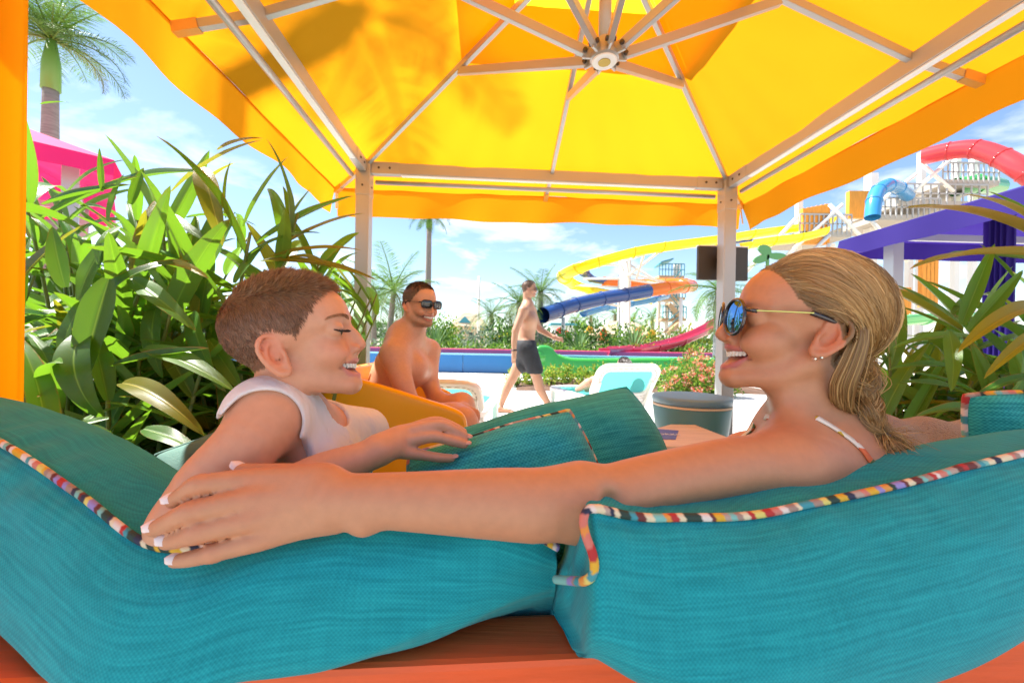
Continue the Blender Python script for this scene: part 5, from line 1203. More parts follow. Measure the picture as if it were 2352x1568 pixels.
# ------------------------------------------------------------------ towel
v = []; f = []; nu, nv = 40, 18; A = P(1985, 962, .90); B = P(2320, 978, .86)
for i in range(nu + 1):
    for j in range(nv + 1):
        t = i / nu; s_ = j / nv; q = A.lerp(B, t); fold = 0.012 * math.sin(t * 9 + s_ * 2.2) * (s_) + 0.006 * math.sin(t * 17)
        v.append(q + Vector((0.02 * s_, -0.16 * s_ + 0.05, -0.02 * s_ - 0.10 * max(0, s_ - 0.35) + fold - 0.16 * max(0, 0.18 - s_) / 0.18)))
for i in range(nu):
    for j in range(nv): f.append((i * (nv + 1) + j, (i + 1) * (nv + 1) + j, (i + 1) * (nv + 1) + j + 1, i * (nv + 1) + j + 1))
tw = meshobj('towel', v, f, mat('taupe_terry', (0.40, 0.345, 0.335), rough=0.95, noise=0.12, nscale=200, bump=1.0, bscale=330, sheen=0.4)); tag(tw, 'taupe terry towel draped on the sofa behind the braid', 'towel')
so_ = tw.modifiers.new('thickness', 'SOLIDIFY'); so_.thickness = 0.012
# ------------------------------------------------------------------ the sofa
wood_red = mat('orange_red_wood', (0.80, 0.11, 0.025), rough=0.42, noise=0.16, nscale=1.0, stretch=(3, 60, 60), bump=0.08, bscale=4, spec=0.4)
sofa = empty('outdoor_sofa', (0.05, 0.9, 0), 'outdoor sofa with orange-red wooden frame in the foreground', 'sofa')
sdir = Vector((1, 0.078, 0)).normalized(); sback = Vector((-0.078, 1, 0)).normalized()
def sp_(a, b, z): return Vector((0, 0.436, 0)) + sdir * a + sback * b + Vector((0, 0, z))
Ms = Matrix((sdir, sback, Vector((0, 0, 1)))).transposed()
mb = MB(); mb.box(sp_(0.02, 0.0, 0.622), (1.90, 0.070, 0.072), Ms, 0.007); mb.build('back_rail', wood_red, sofa)
mb = MB(); mb.box(sp_(0.02, 0.0, 0.33), (1.78, 0.05, 0.060), Ms, 0.006); mb.build('lower_rail', wood_red, sofa)
for a in (-0.90, 0.94):
    mb = MB(); mb.box(sp_(a, 0.0, 0.29), (0.06, 0.068, 0.585), Ms, 0.006); mb.build('rear_leg', wood_red, sofa)
    mb = MB(); mb.box(sp_(a, 0.80, 0.15), (0.06, 0.07, 0.30), Ms, 0.006); mb.build('front_leg', wood_red, sofa)
for i in range(12):
    mb = MB(); mb.box(sp_(-0.80 + i * 0.149, 0.0, 0.472), (0.05, 0.022, 0.22), Ms, 0.003); mb.build('back_slat', wood_red, sofa)
mb = MB(); mb.box(sp_(0.02, 0.42, 0.27), (1.86, 0.84, 0.05), Ms, 0.006); mb.build('seat_frame', wood_red, sofa)
for k in (-1, 1):
    mb = MB(); mb.box(sp_(0.02 + k * 0.465, 0.49, 0.365), (0.90, 0.68, 0.13), Ms, 0.035); o = mb.build('seat_cushion', MATS['teal_weave'], sofa, True); set_uv(o, [(q.co.x, q.co.y) for q in o.data.vertices])
# ------------------------------------------------------------------ coffee table, leaflet, round bin
oak = mat('pale_oak', (0.70, 0.55, 0.39), rough=0.5, noise=0.18, nscale=1.2, stretch=(4, 40, 40), bump=0.05, bscale=5)
tb = empty('coffee_table', (0.95, 2.35, 0), 'pale wooden coffee table beside the round teal bin', 'table')
tq = [P(1540, 963, 2.55), P(1597, 963, 2.55), P(1672, 990, 2.22), P(1672, 1016, 2.0), P(1500, 1016, 2.0), P(1440, 990, 2.2)]
TZ = 0.468; tq = [Vector((q.x, q.y, TZ)) for q in tq]
v = [q for q in tq] + [q - Vector((0, 0, 0.075)) for q in tq]; n_ = len(tq); f = [tuple(range(n_))[::-1], tuple(range(n_, 2 * n_))] + [(i, (i + 1) % n_, n_ + (i + 1) % n_, n_ + i) for i in range(n_)]
o = meshobj('table_top', v, f, oak, tb, False); bv = o.modifiers.new('edge', 'BEVEL'); bv.width = 0.004; bv.segments = 2
cq = sum(tq, Vector()) / n_
for q in tq[::1]:
    p_ = q.lerp(cq, 0.14); mb = MB(); mb.box((p_.x, p_.y, 0.197), (0.05, 0.05, 0.394), None, 0.005); mb.build('leg', oak, tb)
lf = empty('leaflet', (cq.x - 0.1, cq.y, TZ), 'small blue leaflet with white lettering lying on the wooden table', 'leaflet')
lp_ = [P(1500, 1001, 2.14), P(1552, 998, 2.14), P(1559, 980, 2.36), P(1500, 974, 2.4)]; lp_ = [Vector((q.x, q.y, TZ + 0.003)) for q in lp_]
meshobj('card', lp_ + [q - Vector((0, 0, .0025)) for q in lp_], [(0, 1, 2, 3), (7, 6, 5, 4), (0, 4, 5, 1), (1, 5, 6, 2), (2, 6, 7, 3), (3, 7, 4, 0)], mat('blue_card', (0.10, 0.13, 0.42), rough=0.5), lf, False)
def text_obj(body, size, loc, rot, m, parent, name='lettering', ext=0.0006):
    cu = bpy.data.curves.new(name, 'FONT'); cu.body = body; cu.size = size; cu.extrude = ext; cu.align_x = 'CENTER'; cu.align_y = 'CENTER'
    t = bpy.data.objects.new(name, cu); COL.objects.link(t); dg = bpy.context.evaluated_depsgraph_get(); me = bpy.data.meshes.new_from_object(t.evaluated_get(dg)); bpy.data.objects.remove(t)
    o = bpy.data.objects.new(name, me); me.materials.append(m); COL.objects.link(o); M4 = Matrix.Translation(loc) @ rot.to_4x4()
    if parent: o.parent = parent; M4 = parent_matrix(parent).inverted() @ M4
    o.matrix_basis = M4; return o
white_ink = mat('white_ink', (0.8, 0.8, 0.8), rough=0.6)
tc0 = (lp_[0] + lp_[1] + lp_[2] + lp_[3]) / 4; text_obj('WORKS', 0.05, tc0 + Vector((-0.01, -0.01, 0.001)), Matrix.Rotation(R(-4), 3, 'Z'), white_ink, lf)
bn = P(1588, 908, 2.86); bin_ = empty('round_bin', (bn.x, bn.y, 0), 'round teal-grey bin with lid between table and right post', 'bin')
bt = bn.z
teal_p = mat('teal_grey_paint', (0.085, 0.235, 0.25), rough=0.4, noise=0.06, nscale=5); cream = mat('cream_band', (0.75, 0.62, 0.42), rough=0.5)
MBn = MB(); MBn.lathe([(0.195, 0.0), (0.200, 0.01), (0.262, bt - 0.075), (0.258, bt - 0.070)], (bn.x, bn.y, 0), 48); MBn.build('body', teal_p, bin_, True)
MBn = MB(); MBn.lathe([(0.255, bt - 0.071), (0.264, bt - 0.069), (0.265, bt - 0.058), (0.255, bt - 0.054)], (bn.x, bn.y, 0), 48); MBn.build('band', cream, bin_, True)
MBn = MB(); MBn.lathe([(0.252, bt - 0.053), (0.266, bt - 0.046), (0.268, bt - 0.012), (0.260, bt - 0.002), (0.235, bt + 0.002), (0.02, bt + 0.004)], (bn.x, bn.y, 0), 48); MBn.build('lid', mat('blue_grey_lid', (0.16, 0.30, 0.38), rough=0.42, noise=0.05, nscale=4), bin_, True)
# ------------------------------------------------------------------ yellow chair
yel_p = mat('yellow_plastic', (0.88, 0.41, 0.006), rough=0.30, spec=0.5, noise=0.025, nscale=3, coat=0.15)
ch = empty('yellow_chair', (-0.55, 2.05, 0), 'yellow moulded tub chair with sloping sides', 'chair')
def slab(pts, off, name, bev=0.018):
    n_ = len(pts); off = Vector(off); v = [Vector(p) for p in pts] + [Vector(p) + off for p in pts]; f = [tuple(range(n_)), tuple(range(n_, 2 * n_))[::-1]] + [((i + 1) % n_, i, n_ + i, n_ + (i + 1) % n_) for i in range(n_)]
    o = meshobj(name, v, f, yel_p, ch, False); bm = bmesh.new(); bm.from_mesh(o.data); bmesh.ops.recalc_face_normals(bm, faces=bm.faces); bm.to_mesh(o.data); bm.free()
    b = o.modifiers.new('edge', 'BEVEL'); b.width = bev; b.segments = 3; b.limit_method = 'ANGLE'; b.angle_limit = R(40); o.data.polygons.foreach_set('use_smooth', np.ones(len(o.data.polygons), dtype=bool)); return o
top_n = catmull([P(735, 846, 1.66), P(831, 873, 1.66), P(900, 893, 1.66), P(978, 918, 1.65), P(1036, 937, 1.645), P(1062, 952, 1.64), P(1071, 975, 1.64), P(1072, 1010, 1.64)], 5)
pts = [Vector(q) for q in top_n]; low = [Vector((pts[-1].x - 0.02, pts[-1].y, 0.30)), Vector((pts[-1].x - 0.10, pts[-1].y, 0.04)), Vector((pts[0].x + 0.05, pts[0].y, 0.04))]
slab(pts + low, (0, 0.045, 0), 'side_panel')
top_f = catmull([P(800, 838, 2.46), P(850, 852, 2.46), P(920, 868, 2.46), P(985, 884, 2.46), P(1022, 896, 2.46), P(1038, 908, 2.46), P(1043, 925, 2.46)], 5)
pts2 = [Vector(q) for q in top_f]; low2 = [Vector((pts2[-1].x - 0.03, pts2[-1].y, 0.30)), Vector((pts2[-1].x - 0.10, pts2[-1].y, 0.04)), Vector((pts2[0].x + 0.05, pts2[0].y, 0.04))]
slab(pts2 + low2, (0, 0.045, 0), 'side_panel')
bx0 = pts[0].x - 0.02
slab([(bx0 + 0.02, 1.68, 0.84), (bx0 + 0.02, 2.50, 0.84), (bx0 + 0.10, 2.50, 0.10), (bx0 + 0.10, 1.68, 0.10)], (-0.05, 0, 0), 'backrest')
slab([(bx0 + 0.02, 1.71, 0.37), (-0.30, 1.71, 0.37), (-0.30, 2.455, 0.37), (bx0 + 0.02, 2.455, 0.37)], (0, 0, -0.06), 'seat')
# ------------------------------------------------------------------ sun loungers
wp_m = mat('white_plastic', (0.80, 0.79, 0.76), rough=0.4, noise=0.03, nscale=4); mint = mat('mint_sling', (0.10, 0.50, 0.46), rough=0.6, trans=0.55, tcol=(0.12, 0.62, 0.55), noise=0.05, nscale=3)
def lounger(label, head, rz, ang, w=0.70, bl=0.72):
    """head: world point of the top middle of the backrest; the seat runs away along local +x"""
    root = empty('sun_lounger', (0, 0, 0), label, 'sun lounger', 'white sun loungers by the pool'); sn, cs_ = math.sin(ang), math.cos(ang); zs = 0.34
    bl = (head.z - zs) / sn; L = 1.25
    Mz = Matrix.Rotation(rz, 3, 'Z'); piv = Vector((head.x, head.y, 0)) + Mz @ Vector((bl * cs_, 0, 0)); root.location = piv; root.rotation_euler = (0, 0, rz)
    def rrect(a0, a1, hw, r, n=7):
        out = []
        for cx, cy, s0 in ((a1 - r, hw - r, 0), (a0 + r, hw - r, 90), (a0 + r, -hw + r, 180), (a1 - r, -hw + r, 270)):
            for i in range(n): a = R(s0 + 90 * i / (n - 1)); out.append((cx + r * math.cos(a), cy + r * math.sin(a)))
        return out
    def frame_part(a0, a1, hw, fw, fn, name, th=0.05, r=0.13):
        o_ = rrect(a0, a1, hw, r); i_ = rrect(a0 + fw, a1 - fw, hw - fw, r * .55); n_ = len(o_); v = []; f = []
        for lst, z in ((o_, 0.0), (o_, th), (i_, th), (i_, 0.0)): v += [fn(a, b, z) for a, b in lst]
        for k in range(4):
            for i in range(n_): f.append((k * n_ + i, k * n_ + (i + 1) % n_, ((k + 1) % 4) * n_ + (i + 1) % n_, ((k + 1) % 4) * n_ + i))
        o = meshobj(name, v, f, wp_m, root, True, world=False); bm = bmesh.new(); bm.from_mesh(o.data); bmesh.ops.recalc_face_normals(bm, faces=bm.faces); bm.to_mesh(o.data); bm.free()
        b = o.modifiers.new('edge', 'BEVEL'); b.width = 0.012; b.segments = 2; b.limit_method = 'ANGLE'
        # stitched slots along the frame
        mb = MB()
        per = rrect(a0 + fw * .55, a1 - fw * .55, hw - fw * .55, r * .8, 5)
        for (a, b_), (a2, b2) in zip(per, per[1:] + per[:1]):
            d = math.hypot(a2 - a, b2 - b_); k = max(1, int(d / 0.06))
            for t in range(k):
                s0 = (t + .2) / k; s1 = (t + .8) / k; mb.bar(fn(a + (a2 - a) * s0, b_ + (b2 - b_) * s0, -0.001), fn(a + (a2 - a) * s1, b_ + (b2 - b_) * s1, -0.001), 0.008, 0.003)
        mb.build('slot', mat('slot_grey', (0.35, 0.34, 0.32), rough=0.8), o, world=False)
        i2 = rrect(a0 + fw * .8, a1 - fw * .8, hw - fw * .8, r * .55); v = [fn(a, b_, th * .55) for a, b_ in i2] + [fn((a0 + a1) / 2, 0, th * .55 - 0.006)]; n_ = len(i2)
        meshobj('sling', v, [(i, (i + 1) % n_, n_) for i in range(n_)], mint, root, True, world=False)
    def back_fn(a, b, z): return Vector((-a * cs_ - 0 + z * sn * 1.0, b, zs + a * sn + z * cs_))
    def seat_fn(a, b, z): return Vector((a, b, zs - 0.02 + z))
    frame_part(0.0, bl, w / 2, 0.085, back_fn, 'backrest'); frame_part(-0.02, L, w / 2, 0.085, seat_fn, 'seat_frame')
    for a in (0.06, L - 0.1):
        for sg in (-1, 1):
            mb = MB(); mb.bar((a, sg * (w / 2 - 0.05), zs), (a + 0.03, sg * (w / 2 - 0.045), 0.0), 0.06, 0.05, bev=0.008); mb.build('leg', wp_m, root, world=False)
    for sg in (-1, 1):
        mb = MB(); mb.bar((0.10, sg * (w / 2 - 0.06), 0.12), back_fn(bl * .55, sg * (w / 2 - 0.06), 0.0), 0.035, 0.03, bev=0.006); mb.build('prop', wp_m, root, world=False)
    return root
lounger('white sun lounger with mint sling, occupied, beside the flower bush', P(1455, 840, 4.25), R(106), R(56), w=0.78)
lounger('white sun lounger with mint sling behind the yellow chair', P(992, 880, 3.05), R(86), R(40), w=0.74)
# person lying on the far lounger: dark hair over the backrest and one raised knee
q0 = P(1440, 836, 4.5); lf_ = Vector((math.cos(R(108)), math.sin(R(108)), 0)); ls_ = Vector((-lf_.y, lf_.x, 0))
LO = q0 + lf_ * 0.06 + Vector((0, 0, -0.025)); LFm = Frame(axes(lf_ + Vector((0, 0, 0.35))), LO, 0.97)
FLn = Field(LO + Vector((-0.9, -0.2, -0.45)), LO + Vector((0.35, 1.35, 0.20)), 0.011)
head(FLn, LFm, V_p)
FLn.chain([LFm(-20, 0, -60), LO + lf_ * 0.05 + Vector((0, 0, -0.20))], (0.05, 0.055), 0.04)
FLn.chain([LO + lf_ * 0.12 + Vector((0, 0, -0.26)), LO + lf_ * 0.38 + Vector((0, 0, -0.27))], (0.11, 0.12), 0.06)
k0 = P(1374, 880, 4.75)
for k_, a in ((k0, LO + lf_ * 0.5 + ls_ * 0.09 + Vector((0, 0, -0.24))), (k0 + ls_ * 0.10 + lf_ * .05, LO + lf_ * 0.52 + ls_ * -0.06 + Vector((0, 0, -0.25)))):
    FLn.chain([a, a.lerp(k_, .6), k_], (0.085, 0.068, 0.05), 0.04); ft_ = Vector((k_.x - 0.10, k_.y + 0.18, 0.40)); FLn.chain([k_, k_.lerp(ft_, .4), ft_], (0.05, 0.048, 0.034), 0.04)
sun_p, sb_, sV, sF = person(FLn, 'person', LO - Vector((0, 0, LO.z - 0.36)), 'dark-haired sunbather lying on the white lounger with knee raised', LFm, V_p, (0.50, 0.29, 0.20), (0.42, 0.18, 0.14))
def l_line(Q): return (Q[:, 2] > np.interp(Q[:, 0], [-110, -30, 20, 60, 80], [-70, -60, 10, 60, 74])).astype(float) * (np.linalg.norm(Q, axis=1) < 150)
paint_scalp(sb_, sV, LFm, l_line, (0.02, 0.014, 0.012), 1.0)
short_hair(LFm, sV, sF, sun_p, l_line, lambda Q: np.full(len(Q), .03), lambda Q: np.stack([-1 + 0 * Q[:, 0], 0 * Q[:, 0], -.3 + 0 * Q[:, 0]], 1), 1500, 0.002, lambda Q, n, s_: np.array((0.03, 0.020, 0.016)) * np.random.uniform(.5, 1.8, (n, 1)), seg=4, lift=0.25)
# ================================================================== plants
def leaf_mat(name, col, back, tcol, rough=0.32, trans=0.38, vein=True, rnd=0.45, brown=0.0):
    m = bpy.data.materials.new(name); m.use_nodes = True; MATS[name] = m; nt = m.node_tree; n, l = nt.nodes, nt.links; b = n['Principled BSDF']; out = n['Material Output']
    uv = n.new('ShaderNodeUVMap'); sp = n.new('ShaderNodeSeparateXYZ'); l.new(uv.outputs[0], sp.inputs[0])
    oi = n.new('ShaderNodeObjectInfo'); geo = n.new('ShaderNodeNewGeometry')
    m1 = n.new('ShaderNodeMixRGB'); m1.inputs['Color1'].default_value = (*col, 1); m1.inputs['Color2'].default_value = (*back, 1); l.new(geo.outputs['Backfacing'], m1.inputs['Fac'])
    hs = n.new('ShaderNodeHueSaturation'); r1 = n.new('ShaderNodeMapRange'); l.new(oi.outputs['Random'], r1.inputs[0]); r1.inputs[3].default_value = 1 - rnd; r1.inputs[4].default_value = 1 + rnd; l.new(r1.outputs[0], hs.inputs['Value'])
    mh = n.new('ShaderNodeMath'); mh.operation = 'MULTIPLY'; l.new(oi.outputs['Random'], mh.inputs[0]); mh.inputs[1].default_value = 7.31; fr = n.new('ShaderNodeMath'); fr.operation = 'FRACT'; l.new(mh.outputs[0], fr.inputs[0])
    r2 = n.new('ShaderNodeMapRange'); l.new(fr.outputs[0], r2.inputs[0]); r2.inputs[3].default_value = 0.472; r2.inputs[4].default_value = 0.518; l.new(r2.outputs[0], hs.inputs['Hue']); l.new(m1.outputs[0], hs.inputs['Color']); col_ = hs.outputs[0]
    if vein:
        # pale midrib and fine parallel veins running out to the edge
        a = n.new('ShaderNodeMath'); a.operation = 'ABSOLUTE'; l.new(sp.outputs[1], a.inputs[0]); mr = n.new('ShaderNodeMapRange'); mr.inputs[1].default_value = 0.0; mr.inputs[2].default_value = 0.07; mr.inputs[3].default_value = 1; mr.inputs[4].default_value = 0; l.new(a.outputs[0], mr.inputs[0])
        mx = n.new('ShaderNodeMixRGB'); l.new(mr.outputs[0], mx.inputs['Fac']); l.new(col_, mx.inputs['Color1']); mx.inputs['Color2'].default_value = (min(1, col[0] * 2.6 + .08), min(1, col[1] * 1.9 + .08), col[2] * 2 + .02, 1); col_ = mx.outputs[0]
        ve = n.new('ShaderNodeMath'); ve.operation = 'MULTIPLY_ADD'; l.new(a.outputs[0], ve.inputs[0]); ve.inputs[1].default_value = -0.55; l.new(sp.outputs[0], ve.inputs[2]); v2 = n.new('ShaderNodeMath'); v2.operation = 'MULTIPLY'; l.new(ve.outputs[0], v2.inputs[0]); v2.inputs[1].default_value = 260
        vs_ = n.new('ShaderNodeMath'); vs_.operation = 'SINE'; l.new(v2.outputs[0], vs_.inputs[0]); bp = n.new('ShaderNodeBump'); bp.inputs['Strength'].default_value = 0.22; bp.inputs['Distance'].default_value = 0.003; l.new(vs_.outputs[0], bp.inputs['Height']); l.new(bp.outputs[0], b.inputs['Normal'])
    tc = n.new('ShaderNodeTexCoord'); ns = n.new('ShaderNodeTexNoise'); ns.inputs['Scale'].default_value = 9; ns.inputs['Detail'].default_value = 4; l.new(tc.outputs['Object'], ns.inputs['Vector'])
    if brown:
        e = n.new('ShaderNodeMath'); e.operation = 'ABSOLUTE'; l.new(sp.outputs[1], e.inputs[0]); e2 = n.new('ShaderNodeMath'); e2.operation = 'POWER'; l.new(e.outputs[0], e2.inputs[0]); e2.inputs[1].default_value = 5; e3 = n.new('ShaderNodeMath'); e3.operation = 'POWER'; l.new(sp.outputs[0], e3.inputs[0]); e3.inputs[1].default_value = 7
        e4 = n.new('ShaderNodeMath'); e4.operation = 'ADD'; l.new(e2.outputs[0], e4.inputs[0]); l.new(e3.outputs[0], e4.inputs[1]); e5 = n.new('ShaderNodeMath'); e5.operation = 'MULTIPLY'; l.new(e4.outputs[0], e5.inputs[0]); l.new(ns.outputs['Fac'], e5.inputs[1])
        e6 = n.new('ShaderNodeMath'); e6.operation = 'MULTIPLY'; l.new(e5.outputs[0], e6.inputs[0]); l.new(fr.outputs[0], e6.inputs[1]); r3 = n.new('ShaderNodeMapRange'); r3.inputs[1].default_value = 0.22; r3.inputs[2].default_value = 0.42; l.new(e6.outputs[0], r3.inputs[0])
        mb_ = n.new('ShaderNodeMixRGB'); l.new(r3.outputs[0], mb_.inputs['Fac']); l.new(col_, mb_.inputs['Color1']); mb_.inputs['Color2'].default_value = (0.30, 0.13, 0.03, 1); col_ = mb_.outputs[0]
    b.inputs['Roughness'].default_value = rough; b.inputs['Specular IOR Level'].default_value = 0.45; l.new(col_, b.inputs['Base Color'])
    t = n.new('ShaderNodeBsdfTranslucent'); tm = n.new('ShaderNodeMixRGB'); tm.blend_type = 'MULTIPLY'; tm.inputs['Fac'].default_value = 0.0; t.inputs['Color'].default_value = (*tcol, 1); mxs = n.new('ShaderNodeMixShader'); mxs.inputs[0].default_value = trans
    l.new(b.outputs[0], mxs.inputs[1]); l.new(t.outputs[0], mxs.inputs[2]); l.new(mxs.outputs[0], out.inputs['Surface']); return m
ginger_m = leaf_mat('ginger_leaf', (0.060, 0.165, 0.022), (0.13, 0.24, 0.045), (0.20, 0.42, 0.02), brown=1.0)
ginger_lit = leaf_mat('ginger_leaf_canopy_lit', (0.19, 0.20, 0.022), (0.24, 0.25, 0.04), (0.40, 0.40, 0.02), brown=1.0)  # leaf copy with the canopy's yellow light put into its colour
stem_g = mat('ginger_stem', (0.13, 0.17, 0.035), rough=0.5, noise=0.15, nscale=9)
def leaf_mesh(name, L, W, droop, cup, twist, wave, m, seed, nl=16, nw=4):
    """blade along +x, face up +z: tapered both ends, folded along the midrib"""
    rs = random.Random(seed); v = []; f = []; uv = []; ang = 0; x = z = 0.0; ph = rs.random() * 6
    for i in range(nl + 1):
        t = i / nl; w = W / 2 * (math.sin(math.pi * min(1, (t * 0.93 + 0.035)) ** 0.8) ** 0.75) * (1 - 0.25 * t) if t < 1 else 0.0008
        tw = twist * t
        for j in range(-nw, nw + 1):
            s = j / nw; y = s * w; h = cup * abs(s) * w * 1.2 - 0.25 * cup * w * s * s + wave * w * math.sin(t * 13 + ph + (2 if s > 0 else 0)) * abs(s) ** 1.5
            yy = y * math.cos(tw) - h * math.sin(tw); hh = y * math.sin(tw) + h * math.cos(tw)
            v.append((x - math.sin(ang) * -hh * 0 + hh * math.sin(ang), yy, z + hh * math.cos(ang))); uv.append((t, s))
        ang = droop * (t ** 1.4); x += L / nl * math.cos(ang); z -= L / nl * math.sin(ang)
    k = 2 * nw + 1
    for i in range(nl):
        for j in range(k - 1): f.append((i * k + j, (i + 1) * k + j, (i + 1) * k + j + 1, i * k + j + 1))
    me = bpy.data.meshes.new(name); me.from_pydata(v, [], f); me.materials.append(m); me.polygons.foreach_set('use_smooth', np.ones(len(f), dtype=bool))
    ul = me.uv_layers.new(name='UVMap'); idx = np.zeros(len(me.loops), dtype=np.int32); me.loops.foreach_get('vertex_index', idx); ul.data.foreach_set('uv', np.array(uv, dtype=np.float32)[idx].ravel()); return me
LEAVES = [leaf_mesh('leaf', 1.0, 0.16, dr, cp, tw_, wv, mm, i) for i, (dr, cp, tw_, wv, mm) in enumerate([
    (0.25, 0.6, 0.2, 0.05, ginger_m), (0.7, 0.4, -0.3, 0.08, ginger_m), (1.3, 0.35, 0.3, 0.06, ginger_m), (0.1, 0.8, 0.0, 0.03, ginger_m), (0.5, 0.3, 0.6, 0.12, ginger_m), (0.4, 0.5, -0.2, 0.05, ginger_lit), (1.0, 0.5, 0.4, 0.08, ginger_lit), (1.9, 0.4, -0.2, 0.07, ginger_m)])]
def put_leaf(plant, me, base, tip_dir, up, L, Wf=1.0):
    x = Vector(tip_dir).normalized(); y = Vector(up).cross(x)
    if y.length < 1e-3: y = x.orthogonal()
    y.normalize(); z = x.cross(y); o = bpy.data.objects.new('leaf', me); COL.objects.link(o); o.parent = plant
    M4 = Matrix((x * L, y * L * Wf, z * L)).transposed().to_4x4(); M4.translation = Vector(base) - plant.location; o.matrix_basis = M4; return o
def leaf_px(plant, a, b, w=1.0, kind=0, sag=0.0, up=(0, 0, 1), flip=False):
    """a leaf from base (px,py,d) to tip (px,py,d)"""
    A, B = P(*a), P(*b); me = LEAVES[kind]; d = B - A; tv = Vector(me.vertices[-5].co); L = d.length / math.hypot(tv.x, tv.z)
    u = Vector(up); x = d.normalized(); y = u.cross(x).normalized(); z = x.cross(y); al = math.atan2(-tv.z, tv.x); xx = x * math.cos(al) + z * math.sin(al)
    zz = xx.cross(y) * (1); put_leaf(plant, me, A, xx, z, L, w * (0.24 if False else 1.0))
rp = random.Random(21)
def ginger(label, base, stems, hmin, hmax, spread, nleaf, llen, seed, lean=(0, 0, 0), name='ginger_plant', kinds=(0, 1, 2, 3, 4, 0, 1, 3, 5, 7)):
    rs = random.Random(seed); root = empty(name, base, label, 'plant'); base = Vector(base)
    for s in range(stems):
        a = rs.uniform(0, 2 * math.pi); r = rs.uniform(0.02, spread * .45); b0 = base + Vector((r * math.cos(a), r * math.sin(a), 0)); H = rs.uniform(hmin, hmax); tilt = Vector((math.cos(a), math.sin(a), 0)) * rs.uniform(.05, .38) * spread + Vector(lean)
        pts = [b0 + Vector((0, 0, H * t)) + tilt * (t ** 1.8) * H for t in (0, .25, .5, .75, 1.0)]; pts = catmull(pts, 3); mb = MB(); mb.tube([Vector(q) for q in pts], [0.012 - 0.007 * i / len(pts) for i in range(len(pts))], 6); mb.build('stem', stem_g, root, True)
        az = rs.uniform(0, math.pi)
        for k in range(nleaf):
            t = 0.30 + 0.70 * (k + rs.uniform(-.2, .2)) / max(1, nleaf - 1); t = min(max(t, .1), 1.0); q = Vector(pts[min(len(pts) - 1, int(t * (len(pts) - 1)))]); ang = az + (math.pi if k % 2 else 0) + rs.uniform(-.5, .5); el = rs.uniform(.15, .9) if t < .9 else rs.uniform(.7, 1.3)
            d = Vector((math.cos(ang) * math.cos(el), math.sin(ang) * math.cos(el), math.sin(el))); tip_ = q + d * llen
            if base.x < 0 and tip_.x / tip_.y > (-0.42 if tip_.z < 1.25 else -0.36): d.x = -abs(d.x)
            put_leaf(root, LEAVES[rs.choice(kinds)], q, d, Vector((0, 0, 1)) + Vector((rs.uniform(-.4, .4), rs.uniform(-.4, .4), 0)), llen * rs.uniform(.8, 1.3), rs.uniform(.8, 1.25))
    return root
gl = [ginger('tall ginger plant with broad green leaves beside the yellow curtain', (-1.62, 1.45, 0), 18, 0.8, 1.45, .6, 12, 0.36, 1), ginger('leafy ginger plant behind the boy\'s head', (-1.45, 1.95, 0), 22, 0.8, 1.58, .65, 12, 0.38, 2, (0.10, 0, 0)),
      ginger('ginger plant at the back left below the pink canopy', (-2.45, 2.35, 0), 20, 1.0, 1.75, .75, 12, 0.40, 3), ginger('low ginger plant between the boy and the left front post', (-1.40, 2.55, 0), 16, 0.8, 1.35, .55, 11, 0.36, 4, (0.06, 0, 0)),
      ginger('short dark ginger clump behind the left back cushion', (-1.15, 1.20, 0), 14, 0.45, 0.95, .5, 9, 0.32, 5),
      ginger('dense ginger clump low behind the boy\'s shoulder', (-0.98, 1.62, 0), 16, 0.5, 1.05, .5, 10, 0.32, 9),
      ginger('ginger clump at the back between the curtain and the pink canopy', (-2.55, 1.75, 0), 12, 0.9, 1.4, .6, 9, 0.40, 10)]
h = gl[1]; h0 = gl[0]
